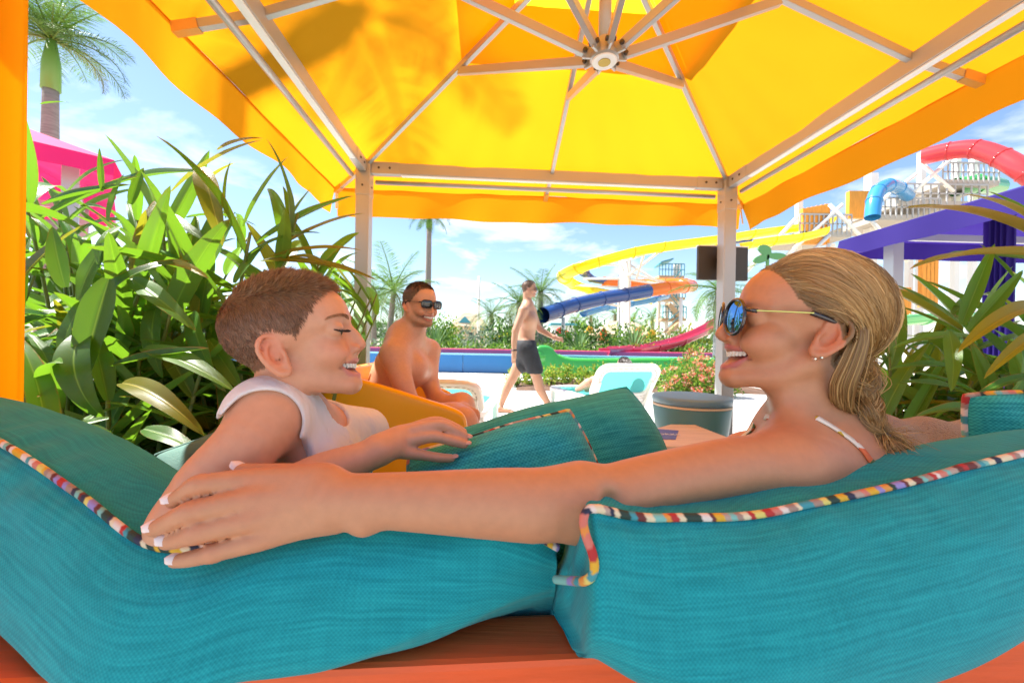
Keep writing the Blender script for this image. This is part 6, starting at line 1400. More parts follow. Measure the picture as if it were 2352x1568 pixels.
# leaves that can be picked out one by one
for (pl_, a, b, w, k, up) in [
    (h, (500, 345, 1.75), (604, 318, 1.7), 1.0, 5, (0, -.5, 1)), (h, (395, 440, 1.7), (600, 322, 1.72), 1.2, 5, (0, -.6, .8)), (h, (560, 520, 1.75), (661, 360, 1.8), .9, 0, (-.8, -.5, .4)), (h, (520, 500, 1.8), (530, 370, 1.9), .7, 0, (-.9, -.4, .2)),
    (h, (590, 560, 1.7), (812, 450, 1.75), 1.0, 0, (-.3, -.6, .8)), (h, (640, 570, 1.7), (838, 490, 1.75), .9, 5, (-.2, -.5, .9)), (h, (640, 565, 1.75), (715, 432, 1.85), .7, 0, (-.8, -.4, .5)), (h, (600, 600, 1.65), (868, 645, 1.6), 1.0, 5, (0, -.4, 1)),
    (h, (620, 590, 1.68), (830, 575, 1.66), .9, 5, (0, -.5, 1)), (h, (640, 600, 1.66), (765, 620, 1.6), .8, 6, (0, -.3, 1)), (h, (350, 490, 1.6), (480, 560, 1.55), 1.2, 1, (0, -.7, .7)), (h, (430, 500, 1.6), (590, 520, 1.6), 1.0, 1, (0, -.3, 1)),
    (h, (462, 385, 1.55), (512, 565, 1.5), 1.5, 6, (.5, -.8, .4)), (h, (240, 430, 1.7), (470, 395, 1.65), 1.0, 0, (0, -.6, .8)), (h0, (100, 500, 1.5), (320, 405, 1.55), 1.1, 3, (0, -.7, .7)), (h0, (100, 470, 1.5), (300, 425, 1.5), 1.0, 3, (0, -.7, .7)),
    (h0, (180, 690, 1.30), (275, 530, 1.3), 2.0, 4, (-.2, -1, .3)), (h0, (150, 660, 1.3), (120, 520, 1.32), 1.8, 0, (.3, -1, .2)), (h0, (280, 520, 1.35), (230, 620, 1.28), 1.4, 2, (0, -.9, .4)), (h0, (170, 800, 1.2), (440, 600, 1.35), .9, 2, (0, -.5, 1)),
    (h0, (250, 640, 1.2), (185, 900, 1.15), 1.7, 0, (.4, -1, .2)), (h0, (200, 680, 1.25), (150, 860, 1.2), 1.5, 1, (-.3, -1, .2)), (h0, (195, 760, 1.2), (240, 960, 1.15), 1.8, 7, (.2, -1, .3)), (h0, (300, 640, 1.3), (450, 760, 1.25), 1.3, 1, (.2, -.8, .6)),
    (h0, (330, 620, 1.35), (480, 640, 1.3), 1.0, 6, (0, -.5, 1)), (h, (360, 700, 1.4), (375, 870, 1.35), 1.5, 2, (.3, -1, .1)), (h, (470, 640, 1.5), (540, 500, 1.6), 1.8, 0, (-.3, -1, .2)), (h, (540, 650, 1.5), (610, 560, 1.6), 1.8, 0, (-.4, -1, .2)),
    (gl[4], (260, 840, 1.2), (480, 800, 1.2), .9, 3, (0, -.6, .8)), (gl[4], (330, 800, 1.25), (540, 900, 1.15), 1.1, 1, (0, -.6, .8)), (gl[4], (280, 880, 1.1), (470, 1000, 1.0), 1.1, 6, (0, -.5, .9)), (gl[4], (190, 985, .95), (305, 1050, .92), 2.2, 0, (.2, -1, .5)),
    (gl[4], (330, 985, .98), (470, 1050, .93), 1.4, 1, (0, -.6, .8)), (gl[4], (250, 960, 1.05), (110, 1010, 1.0), 1.2, 1, (0, -.6, .8)), (h0, (235, 440, 1.5), (228, 340, 1.5), .8, 0, (.6, -.8, .2)), (h0, (92, 240, 1.3), (160, 236, 1.3), .7, 0, (0, -.3, 1)),
    (h, (300, 470, 1.55), (330, 385, 1.6), 1.4, 0, (.5, -1, .2)), (h, (250, 510, 1.5), (285, 400, 1.5), 1.6, 0, (-.4, -1, .2)), (h, (480, 780, 1.4), (560, 900, 1.35), 1.6, 0, (.3, -1, .4)), (h, (440, 720, 1.45), (520, 900, 1.3), 1.7, 4, (-.3, -1, .3))]:
    leaf_px(pl_, a, b, w, k, 0, up)
gr = [ginger('ginger plant with long arching leaves at the right edge', (2.35, 1.75, 0), 22, 0.55, 1.15, .6, 12, 0.38, 6, (-.05, 0, 0)), ginger('ginger plant behind the woman\'s braid', (2.0, 2.1, 0), 22, 0.45, 1.05, .55, 11, 0.34, 7),
      ginger('low ginger clump behind the taupe towel', (1.70, 1.55, 0), 18, 0.35, 0.78, .5, 10, 0.32, 8)]
g1_ = gr[0]
for (a, b, w, k, up) in [((2380, 545, 1.5), (2078, 478, 1.4), .85, 5, (0, -.2, 1)), ((2400, 530, 1.5), (2215, 447, 1.45), .9, 5, (0, -.3, 1)), ((2400, 520, 1.5), (2270, 440, 1.55), .5, 0, (.2, -.3, 1)), ((2400, 590, 1.45), (2090, 618, 1.35), .8, 5, (0, .1, 1)),
    ((2210, 745, 1.5), (2285, 560, 1.5), 1.0, 0, (-.8, -.6, .2)), ((2225, 760, 1.5), (2350, 620, 1.5), 1.0, 0, (-.6, -.8, .3)), ((2200, 740, 1.6), (2045, 650, 1.65), .9, 0, (0, -.6, .8)), ((2230, 780, 1.55), (2050, 700, 1.6), .9, 0, (0, -.5, .9)),
    ((2400, 700, 1.35), (2200, 810, 1.3), 1.1, 6, (0, -.5, .9)), ((2400, 760, 1.3), (2260, 870, 1.25), .9, 6, (-.3, -.6, .7)), ((2330, 780, 1.4), (2285, 930, 1.35), 1.1, 2, (.4, -1, .2)), ((2260, 780, 1.5), (2050, 800, 1.5), .8, 1, (0, -.4, 1)), ((2240, 860, 1.5), (2040, 850, 1.5), .8, 1, (0, -.4, 1)),
    ((2250, 920, 1.4), (2060, 880, 1.4), .9, 1, (0, -.4, 1)), ((2290, 950, 1.3), (2100, 960, 1.25), .8, 1, (0, -.3, 1)), ((2400, 860, 1.3), (2230, 920, 1.3), .9, 1, (0, -.3, 1)), ((2330, 640, 1.6), (2250, 560, 1.6), .6, 3, (0, -.5, .8)), ((2390, 600, 1.6), (2180, 580, 1.6), .45, 3, (0, -.5, .9)), ((2180, 760, 1.4), (2185, 900, 1.3), 1.3, 4, (-.4, -1, .2))]:
    leaf_px(g1_, a, b, w, k, 0, up)
# soil under the plants
soil_m = mat('mulch', (0.115, 0.062, 0.038), rough=0.95, noise=0.4, nscale=14, bump=1.0, bscale=40)
def bed(name, x0, x1, y0, y1, h=0.06, seed=1, m_=None):
    rs = np.random.RandomState(seed); nx, ny = 60, 24; v = []; f = []
    for i in range(nx + 1):
        for j in range(ny + 1):
            u, w = i / nx, j / ny; e = min(1, 6 * min(u, 1 - u)) * min(1, 5 * min(w, 1 - w)); v.append((x0 + (x1 - x0) * u + rs.normal(0, .012), y0 + (y1 - y0) * w + 0.06 * math.sin(u * 20 + seed) * (0.5 - w), 0.004 + h * math.sqrt(max(0, e)) * (0.75 + 0.25 * math.sin(u * 31 + w * 9)) + abs(rs.normal(0, .012)) * e))
    for i in range(nx):
        for j in range(ny): f.append((i * (ny + 1) + j, (i + 1) * (ny + 1) + j, (i + 1) * (ny + 1) + j + 1, i * (ny + 1) + j + 1))
    o = meshobj(name, v, f, m_ or soil_m); tag(o, kind='structure'); return o
bed('mulch_bed_left', -3.2, -1.22, 0.9, 3.2, seed=2); bed('mulch_bed_right', 1.9, 3.6, 0.9, 3.2, seed=3)
bed('unseen_bounce_ground', -6.5, 7.0, -3.8, -0.02, h=0.03, seed=6, m_=mat('bounce_ground_grey', (0.38, 0.35, 0.31), rough=0.95, noise=0.3, nscale=60, bump=1.0, bscale=120))  # unseen ground added behind the camera, toned to limit bounce onto the cushions
bed('mulch_bed_pool', 0.10, 5.6, 8.0, 9.9, h=0.10, seed=4)
# ------------------------------------------------------------------ bushes of many small leaves
def foliage(name, pts, nrm, size, cols, m, parent, seed=1, asp=2.0):
    """two-triangle-per-half leaf blades at given points"""
    rs = np.random.RandomState(seed); n = len(pts); pts = np.asarray(pts); d = np.asarray(nrm) + rs.normal(0, .55, (n, 3)); d /= np.linalg.norm(d, axis=1, keepdims=True); r = rs.normal(0, 1, (n, 3)); s = np.cross(d, r); s /= np.linalg.norm(s, axis=1, keepdims=True) + 1e-9; up = np.cross(s, d)
    L = (size * rs.uniform(.6, 1.3, n))[:, None]; a = pts; mid = pts + d * L * .5 + up * L * .06; tip = pts + d * L - up * L * .08; l_ = mid + s * L / asp * .5 + up * L * .05; r_ = mid - s * L / asp * .5 + up * L * .05
    V = np.stack([a, l_, tip, r_], 1).reshape(-1, 3); q = np.arange(n)[:, None] * 4; F_ = np.concatenate([np.concatenate([q, q + 1, q + 2], 1), np.concatenate([q, q + 2, q + 3], 1)])
    o = meshobj(name, V, F_, m, parent); c = np.asarray(cols)[rs.randint(0, len(cols), n)] * rs.uniform(.7, 1.25, (n, 1)); set_col(o, np.repeat(c, 4, 0)); return o
fol_m = mat('foliage', attr='col', rough=0.5, trans=0.40, spec=0.3)
def bush(label, c, r, n, size, cols, seed, name='shrub', flowers=None, group=None, clumps=9, asp=2.0):
    rs = np.random.RandomState(seed); c = Vector(c); root = empty(name, c, label, 'shrub', group); r = np.array(r, float); cc = rs.normal(0, 1, (clumps, 3)); cc /= np.linalg.norm(cc, axis=1, keepdims=True); cc[:, 2] = np.abs(cc[:, 2]) * .9 + .15
    cr = rs.uniform(.32, .55, clumps); cp = cc * rs.uniform(.35, .72, (clumps, 1)); k = rs.randint(0, clumps, n); d = rs.normal(0, 1, (n, 3)); d /= np.linalg.norm(d, axis=1, keepdims=True); p = cp[k] + d * (cr[k] * rs.uniform(.55, 1.05, n))[:, None]; p[:, 2] = np.maximum(p[:, 2], .02); q = p * r + np.array(c)
    foliage('foliage', q, d + np.array((0, 0, .5)), size, cols, fol_m, root, seed, asp); mb = MB()
    for i in range(6): e = Vector(cp[i % clumps] * r) + c; mb.tube([c + Vector((rs.uniform(-.1, .1) * r[0], rs.uniform(-.1, .1) * r[1], -.02)), c.lerp(e, .5) + Vector((0, 0, .05 * r[2])), e], [.012, .009, .005], 5)
    mb.build('stem', mat('shrub_wood', (0.12, 0.075, 0.045), rough=0.8), root, True)
    if flowers:
        m_ = flowers[1]; k = rs.randint(0, clumps, m_); d = rs.normal(0, 1, (m_, 3)); d[:, 1] -= .8; d /= np.linalg.norm(d, axis=1, keepdims=True); d[:, 2] = np.abs(d[:, 2]); fp = (cp[k] + d * (cr[k] * 1.02)[:, None]) * r + np.array(c); allp = []; alln = []
        for a, dn in zip(fp, d):
            for _ in range(26): e = rs.normal(0, 1, 3); e /= np.linalg.norm(e); allp.append(a + e * flowers[2] * rs.uniform(.3, 1)); alln.append(e)
        foliage('blossom', np.array(allp), np.array(alln), flowers[2] * .7, flowers[0], fol_m, root, seed + 5, 1.3)
    return root
GR = [(0.10, 0.24, 0.030), (0.16, 0.32, 0.04), (0.06, 0.17, 0.025), (0.24, 0.36, 0.05)]; GY = [(0.22, 0.38, 0.04), (0.34, 0.44, 0.05), (0.12, 0.28, 0.03), (0.42, 0.40, 0.06)]; GD = [(0.035, 0.10, 0.02), (0.05, 0.14, 0.025), (0.08, 0.19, 0.03)]; GS = [(0.22, 0.30, 0.22), (0.28, 0.36, 0.26), (0.16, 0.24, 0.16)]
rb = random.Random(5); spots = [(1190, 8.6), (1225, 8.9), (1268, 8.5), (1305, 8.9), (1345, 8.5), (1385, 8.8), (1425, 8.5), (1465, 8.9), (1500, 8.6)]
desc = ['leafy yellow-green shrub at the left end of the mulch bed', 'small shrub behind the walking man\'s rear knee', 'yellow-green shrub between the walking man\'s legs', 'yellow-green shrub just right of the walking man', 'young shrub in front of the green flume joint', 'yellow-green shrub left of the sunbather\'s knee', 'yellow-green shrub left of the sunbather\'s head', 'shrub behind the sunbather\'s dark hair', 'shrub right of the sunbather\'s lounger top']
for i, ((px, d), t_) in enumerate(zip(spots, desc)):
    q = G(px, d); bush(t_, (q.x, q.y, 0.06), (0.30, 0.26, 0.44 * rb.uniform(.85, 1.15)), 620, 0.062, GY, 30 + i, group='low shrubs in the mulch bed', asp=1.8)
FLW = [(0.75, 0.22, 0.14), (0.80, 0.36, 0.26), (0.72, 0.14, 0.08), (0.82, 0.45, 0.36)]
for i, (px, d, rr, hh, t_) in enumerate([(1560, 7.6, .42, .62, 'flowering shrub with coral blossoms right of the sunbather\'s lounger'), (1610, 7.4, .45, .80, 'dense flowering shrub with pink blossoms left of the right post'), (1650, 7.7, .45, .75, 'flowering shrub partly hidden behind the right front post'), (1590, 8.6, .55, 1.0, 'taller green shrub behind the coral flowers')]):
    q = G(px, d); bush(t_, (q.x, q.y, 0.05), (rr, rr, hh), 1700, 0.06, GR + GY[:2], 60 + i, flowers=(FLW, 26, 0.055), group='flowering shrubs by the lounger')
# clipped hedge and mixed planting on the far side of the pool
for i in range(24):
    px = 845 + i * 40; d = 15.2 + (i % 3) * .35; q = G(px, d)
    bush('bright green hedge shrub in the clipped hedge beyond the pool', (q.x, q.y, 0.2), (0.62, 0.5, 0.80 + .12 * math.sin(i * 1.7)), 650, 0.10, GR + GY[:1], 100 + i, name='hedge_shrub', group='hedge behind the pool')
mix = [(905, 19, 1.0, 1.9, GS), (960, 20, 1.1, 1.7, GR), (1010, 18.5, 1.0, 2.2, GR), (1042, 19.5, .9, 1.9, GY), (1095, 18, 1.2, 1.6, GS), (1140, 18.5, 1.3, 2.1, GD), (1165, 20, 1.2, 2.3, GR), (1300, 18, 1.1, 1.6, GD), (1335, 18.5, 1.2, 1.9, GR), (1370, 18, 1.0, 1.8, GD), (1420, 18.4, 1.0, 1.7, GR), (1450, 18, .9, 2.0, GR), (1490, 18.4, 1.1, 1.6, GY), (1540, 18, 1.2, 1.5, GR), (1590, 18, 1.2, 1.7, GY), (1240, 18.5, 1.1, 1.6, GS)]
for i, (px, d, rr, hh, cl) in enumerate(mix):
    q = G(px, d); nm = {id(GS): 'silvery', id(GR): 'green', id(GD): 'dark green', id(GY): 'yellow-green'}[id(cl)]
    bush('%s bush behind the hedge, %s' % (nm, ['below the left coconut palm', 'right of the seated man\'s ear', 'behind the seated man\'s chin', 'left of the thatched hut', 'in front of the thatched hut', 'left of the walking man\'s elbow', 'behind the walking man\'s arm', 'right of the walking man\'s hand', 'below the blue slide mouth', 'by the left orange parasol', 'below the slide column', 'right of the slide column', 'left of the stair tower', 'below the stair tower', 'beside the pink slide', 'behind the walking man\'s waist'][i]), (q.x, q.y, 0.2), (rr, rr * .8, hh), 800, 0.17, cl, 160 + i, group='mixed bushes beyond the pool')
# ------------------------------------------------------------------ palms
trunk_m = mat('palm_trunk', (0.27, 0.225, 0.20), rough=0.9, noise=0.25, nscale=3, stretch=(2, 2, 14), bump=0.6, bscale=6); shaft_m = mat('crownshaft', (0.14, 0.28, 0.045), rough=0.45)
frond_m = mat('palm_frond', attr='col', rough=0.5, trans=0.30, spec=0.3)
def frond_mesh(name, L, droop, nleaf, ll, col, seed, thin=0.022):
    rs = np.random.RandomState(seed); pts = []; ang = 0.0; x = z = 0; n = 18
    for i in range(n + 1):
        pts.append((x, 0, z)); t = i / n; ang = droop * t ** 1.3; x += L / n * math.cos(ang); z -= L / n * math.sin(ang)
    v, f, _ = tube_arrays(pts, [0.022 * L / 2 * (1 - .9 * i / n) + .003 for i in range(n + 1)], 4); v = [tuple(q) for q in v]; cols = [np.array(col) * .8 + np.array((.05, .05, .0))] * len(v); pts = np.array(pts)
    for k in range(nleaf):
        t = 0.10 + 0.89 * k / nleaf; fi = t * n; i0 = min(n - 1, int(fi)); q = pts[i0] * (1 - fi + i0) + pts[i0 + 1] * (fi - i0); tn = pts[i0 + 1] - pts[i0]; tn /= np.linalg.norm(tn); nz = np.array((-tn[2], 0, tn[0])) * (1 if tn[0] > 0 else 1); l_ = ll * (math.sin(math.pi * (0.12 + 0.85 * t)) ** .6) * rs.uniform(.85, 1.1)
        for sg in (1, -1):
            d = tn * rs.uniform(.45, .75) + np.array((0, sg, 0)) * 1.0 + nz * rs.uniform(.0, .35); d /= np.linalg.norm(d); w = tn * thin * (ll / .5) * .8; b = len(v); e1 = q + d * l_ * .55 + np.array((0, 0, -.05 * l_)); e2 = q + d * l_ + np.array((0, 0, -.32 * l_)); v += [tuple(q - w * .6), tuple(q + w * .6), tuple(e1 + w), tuple(e1 - w), tuple(e2)]; f += [(b, b + 1, b + 2, b + 3), (b + 3, b + 2, b + 4)]; c = np.array(col) * rs.uniform(.7, 1.35); cols += [c] * 5
    me = bpy.data.meshes.new(name); me.from_pydata(v, [], [tuple(q) for q in f]); me.materials.append(frond_m); a = me.color_attributes.new('col', 'FLOAT_COLOR', 'POINT'); cc = np.ones((len(v), 4), dtype=np.float32); cc[:, :3] = np.array(cols); a.data.foreach_set('color', cc.ravel()); return me
FR = [frond_mesh('frond', 1.0, dr, 46, .27, c, i, .012) for i, (dr, c) in enumerate([(0.9, (.10, .21, .03)), (1.3, (.13, .25, .035)), (1.7, (.09, .18, .03)), (0.5, (.15, .28, .04)), (2.1, (.20, .22, .05))])]
def palm(label, base, h, fl, nf, seed, tr=0.14, lean=(0, 0), shaft=False, el=(-0.5, 1.25), name='palm_tree', group=None):
    rs = random.Random(seed); base = Vector(base); root = empty(name, base, label, 'palm tree', group); top = base + Vector((lean[0], lean[1], h)); pts = [base.lerp(top, t) + Vector((lean[0], lean[1], 0)) * (t * t - t) * .6 for t in np.linspace(0, 1, 14)]
    mb = MB(); mb.tube(pts, [tr * (1.25 - .5 * i / 13 + (.012 if i % 2 else 0)) for i in range(14)], 12); mb.build('trunk', trunk_m, root, True); cr_top = top
    if shaft: mb = MB(); mb.tube([top - Vector((0, 0, .05)), top + Vector((0, 0, .5 * shaft)), top + Vector((0, 0, shaft))], [tr * .95, tr * .9, tr * .45], 12); mb.build('crownshaft', shaft_m, root, True); cr_top = top + Vector((0, 0, shaft))
    for k in range(nf):
        a = k * 2.399 + rs.uniform(-.2, .2); e = el[1] - (el[1] - el[0]) * (k + .5) / nf + rs.uniform(-.12, .12); d = Vector((math.cos(a) * math.cos(e), math.sin(a) * math.cos(e), math.sin(e))); x = d; y = Vector((0, 0, 1)).cross(x).normalized(); z = x.cross(y); L = fl * rs.uniform(.8, 1.12)
        o = bpy.data.objects.new('frond', FR[4 if (k > nf * .85 and rs.random() < .5) else rs.choice((0, 1, 2)) if k > nf * .3 else rs.choice((0, 3))]); COL.objects.link(o); o.parent = root; M4 = Matrix((x * L, y * L, z * L)).transposed().to_4x4(); M4.translation = cr_top - base; o.matrix_basis = M4
    return root
def palm_at(label, px, py_crown, d, fl, nf, seed, **k): q = G(px, d); c = P(px, py_crown, d); return palm(label, q, c.z, fl, nf, seed, **k)
palm_at('tall royal palm with green crownshaft beside the yellow curtain', 106, 200, 6.4, 1.1, 34, 1, tr=0.125, shaft=0.75, el=(.05, 1.3))
palm_at('tall slender palm whose crown meets the cabana valance', 981, 522, 24, 1.5, 24, 2, tr=0.19, shaft=0.7, el=(-.5, 1.2))
palm_at('coconut palm with feathery fronds beside the left front post', 893, 668, 20, 2.6, 20, 3, tr=.15, lean=(.2, 0))
palm_at('palm left of the coconut palm, partly behind the left front post', 858, 690, 23, 2.4, 18, 4, tr=.15)
palm_at('palm with drooping fronds just left of the walking man\'s head', 1190, 695, 19, 1.5, 22, 5, tr=.16)
palm_at('palm behind the walking man\'s face with upright spear', 1240, 672, 21, 2.0, 20, 6, tr=.16)
palm_at('grey-green palm left of the walking man\'s shoulder', 1128, 722, 22, 1.7, 16, 7, tr=.16)
for i, (px, py, d, t_) in enumerate([(1356, 728, 46, 'small far palm below the blue slide'), (1412, 722, 50, 'small far palm left of the slide column'), (1322, 735, 52, 'tiny far palm right of the blue slide mouth'), (1452, 738, 46, 'small far palm just right of the slide column'), (1498, 728, 44, 'small far palm left of the stair tower')]): palm_at(t_, px, py, d, 2.1, 16, 20 + i, tr=.22, group='distant palms')
palm_at('palm with hanging leaves beside the right front post', 1648, 665, 12.5, 1.5, 22, 31, tr=.12, el=(-.9, 1.1))
palm_at('hazy palm left of the left front post', 780, 690, 25, 2.6, 18, 32, tr=.17)
# palm standing just outside the picture whose crown shades the cabana roof
qc = Vector((-0.72, 1.75, 2.45)) + SUN_DIR * 9.5
palm('tall palm left of the cabana casting frond shadows on its roof', (qc.x, qc.y, 0), qc.z - .5, 1.3, 11, 41, tr=.13, shaft=.5, el=(-.35, .72))
# spiky agave clumps in the hedge
agave_m = mat('agave_leaf', (0.14, 0.26, 0.09), rough=0.5, trans=.15, noise=.15, nscale=4)
def agave(label, c, r, n, seed):
    rs = random.Random(seed); root = empty('agave', c, label, 'plant', 'spiky plants beyond the pool'); me = None
    for k in range(n):
        a = rs.uniform(0, 6.28); e = rs.uniform(.25, 1.4)
        if me is None:
            v = []; f = []
            for i in range(7): t = i / 6; w = .045 * (1 - t) ** .6 + .002; v += [(t, -w, -.06 * t * t + .01), (t, 0, -.06 * t * t), (t, w, -.06 * t * t + .01)]
            for i in range(6):
                for j in range(2): f.append((i * 3 + j, i * 3 + 3 + j, i * 3 + 4 + j, i * 3 + 1 + j))
            me = bpy.data.meshes.new('leaf'); me.from_pydata(v, [], f); me.materials.append(agave_m)
        d = Vector((math.cos(a) * math.cos(e), math.sin(a) * math.cos(e), math.sin(e))); y = Vector((0, 0, 1)).cross(d).normalized(); L = r * rs.uniform(.75, 1.15); o = bpy.data.objects.new('leaf', me); COL.objects.link(o); o.parent = root; o.matrix_basis = Matrix((d * L, y * L, d.cross(y) * L)).transposed().to_4x4()
for i, (px, d, r, t_) in enumerate([(1000, 16.6, 1.15, 'spiky agave right of the seated man\'s shoulder'), (1455, 16.5, 1.25, 'spiky agave below the slide column'), (1330, 16.8, 1.0, 'spiky agave right of the walking man\'s hand')]): q = G(px, d); agave(t_, (q.x, q.y, .55), r, 46, i)
# ================================================================== waterpark beyond the pool
def tube_slide(name, label, paths, cat='waterslide', group=None):
    """paths: list of (part name, px path [(px,py,d)...], radius, material, open flume?)"""
    q0 = P(*paths[0][1][0]); root = empty(name, (q0.x, q0.y, 0), label, cat, group)
    for (pn, pts, r, m, op) in paths:
        c = [Vector(q) for q in catmull([P(*a) for a in pts], 7)]; n = 14; v = []; f = []
        for i, q in enumerate(c):
            t = (c[min(i + 1, len(c) - 1)] - c[max(i - 1, 0)]).normalized(); sd = t.cross(Vector((0, 0, 1))).normalized(); up = sd.cross(t)
            if op:
                for k in range(n + 1): a = math.pi * (1.02 + 0.96 * k / n); v.append(q + sd * math.cos(a) * r + up * (math.sin(a) * r + r * .35))
                for k in range(n + 1): a = math.pi * (1.98 - 0.96 * k / n); v.append(q + sd * math.cos(a) * r * .92 + up * (math.sin(a) * r * .92 + r * .35))
            else:
                for k in range(n): a = 2 * math.pi * k / n; v.append(q + sd * math.cos(a) * r + up * math.sin(a) * r)
        w = 2 * (n + 1) if op else n
        for i in range(len(c) - 1):
            for k in range(w): f.append((i * w + k, i * w + (k + 1) % w, (i + 1) * w + (k + 1) % w, (i + 1) * w + k))
        if op: f.append(tuple(range(w))); f.append(tuple((len(c) - 1) * w + k for k in range(w))[::-1])
        o = meshobj(pn, v, f, m, root)
        # bolted flange rings between the fibreglass sections
        step = 7
        for i in range(step, len(c) - 2, step):
            t = (c[i + 1] - c[i - 1]).normalized(); sd = t.cross(Vector((0, 0, 1))).normalized(); up = sd.cross(t); a0, a1 = (1.0, 2.0) if op else (0, 2)
            ring = [c[i] + sd * math.cos(math.pi * (a0 + (a1 - a0) * k / 18)) * r * 1.03 + up * (math.sin(math.pi * (a0 + (a1 - a0) * k / 18)) * r * 1.03 + (r * .35 if op else 0)) for k in range(19)]
            mb = MB(); mb.tube(ring, r * .07, 5); mb.build('flange', m, root, True)
    return root
def fg(name, c, **k): return mat(name, c, rough=0.22, coat=0.5, noise=0.04, nscale=1, **k)
s_yel = fg('slide_yellow', (0.85, 0.72, 0.015), trans=.4, tcol=(.95, .85, .03)); s_blue = fg('slide_blue', (0.015, 0.06, 0.24)); s_or = fg('slide_orange', (0.80, 0.20, 0.015), trans=.2, tcol=(1, .3, .02)); s_lb = fg('slide_light_blue', (0.04, 0.24, 0.52)); s_pink = fg('slide_pink', (0.62, 0.045, 0.11)); s_red = fg('slide_red', (0.62, 0.06, 0.07), trans=.3, tcol=(.9, .12, .12))
white_st = mat('white_steel', (0.78, 0.76, 0.72), rough=0.5, noise=.04, nscale=1)
tube_slide('waterslide', 'open yellow flume curving round high above the walking man', [
    ('flume', [(1905, 505, 30), (1840, 520, 28), (1720, 537, 26), (1646, 549, 25), (1517, 566, 24), (1452, 578, 23.5), (1374, 600, 23.5), (1331, 615, 24), (1302, 630, 25.5), (1297, 640, 27.5), (1317, 653, 29.5), (1352, 664, 31), (1395, 672, 32), (1450, 680, 32.5), (1500, 690, 32)], .52, s_yel, True)])
tube_slide('waterslide', 'blue and orange closed tube slide spiralling down to the left', [
    ('tube', [(1247, 724, 19.5), (1282, 713, 20.5), (1320, 700, 21.5), (1382, 686, 22.5), (1436, 677, 23), (1490, 668, 23.6)], .40, s_blue, False),
    ('orange_tube', [(1488, 668, 23.6), (1530, 662, 24), (1570, 659, 25), (1588, 657, 27), (1575, 652, 29), (1530, 650, 30), (1480, 652, 31), (1430, 651, 31.5), (1385, 646, 31.5)], .38, s_or, False),
    ('upper_tube', [(1388, 646, 31.5), (1358, 640, 31), (1341, 626, 30), (1340, 612, 28.5), (1365, 603, 27.5), (1395, 596, 27), (1440, 590, 27)], .40, s_blue, True)])
tube_slide('waterslide', 'pale blue open flume running under the blue tube', [('flume', [(1340, 720, 26), (1393, 705, 27), (1450, 696, 27.5), (1500, 687, 28), (1530, 680, 29)], .38, s_lb, True)])
tube_slide('waterslide', 'dark blue flume beside the yellow slide behind the cabana valance', [('flume', [(1500, 572, 26.5), (1570, 562, 27), (1640, 556, 27.5), (1720, 550, 28)], .40, s_blue, True)])
tube_slide('waterslide', 'wide pink double-lane slide running down into the pool behind the flower bush', [('lane', [(1388, 806, 13.8), (1440, 804, 14.2), (1500, 797, 15), (1560, 783, 16), (1620, 757, 17), (1680, 725, 18.5)], .34, s_pink, True), ('lane', [(1405, 802, 15.0), (1460, 799, 15.4), (1520, 790, 16.2), (1580, 773, 17.2), (1640, 744, 18.2), (1700, 705, 19.5)], .34, s_pink, True)])
# central column with raking braces
col_b = G(1432, 26.5); st = empty('slide_column', col_b, 'thick white column with braces carrying the slides', 'column')
ct = P(1432, 590, 26.5); mb = MB(); mb.lathe([(.50, 0), (.50, .1), (.42, .12), (.42, ct.z), (.36, ct.z + .03)], col_b, 20); mb.build('shaft', white_st, st, True)
for a, b in [((1434, 640, 26.3), (1517, 576, 24.2)), ((1434, 640, 26.3), (1560, 660, 25.5)), ((1434, 600, 26.3), (1480, 584, 24)), ((1430, 640, 26.3), (1340, 640, 27)), ((1434, 625, 26.3), (1535, 650, 27.5)), ((1430, 610, 26.3), (1376, 606, 24)), ((1434, 600, 26.5), (1550, 670, 26)), ((1430, 660, 26.5), (1320, 655, 29)), ((1434, 690, 26.4), (1490, 680, 24)), ((1430, 705, 26.4), (1385, 695, 23)), ((1480, 582, 24.5), (1462, 640, 25.5)), ((1434, 590, 26.3), (1452, 580, 24))]:
    mb = MB(); mb.tube([P(*a), P(*b)], .075, 8); mb.build('brace', white_st, st, True)
for (px, pt, d, t_) in [(1293, 735, 21, 'slim white post under the blue tube mouth'), (1563, 690, 24, 'slim white post under the orange tube bend'), (1098, 640, 30, 'thin white mast above the thatched hut')]:
    b = G(px, d); t = P(px, pt - 5, d); mb = MB(); mb.lathe([(.11, 0), (.10, t.z), (.06, t.z + .02)], b, 10); o = mb.build('support_post', white_st, None, True); tag(o, t_, 'post')
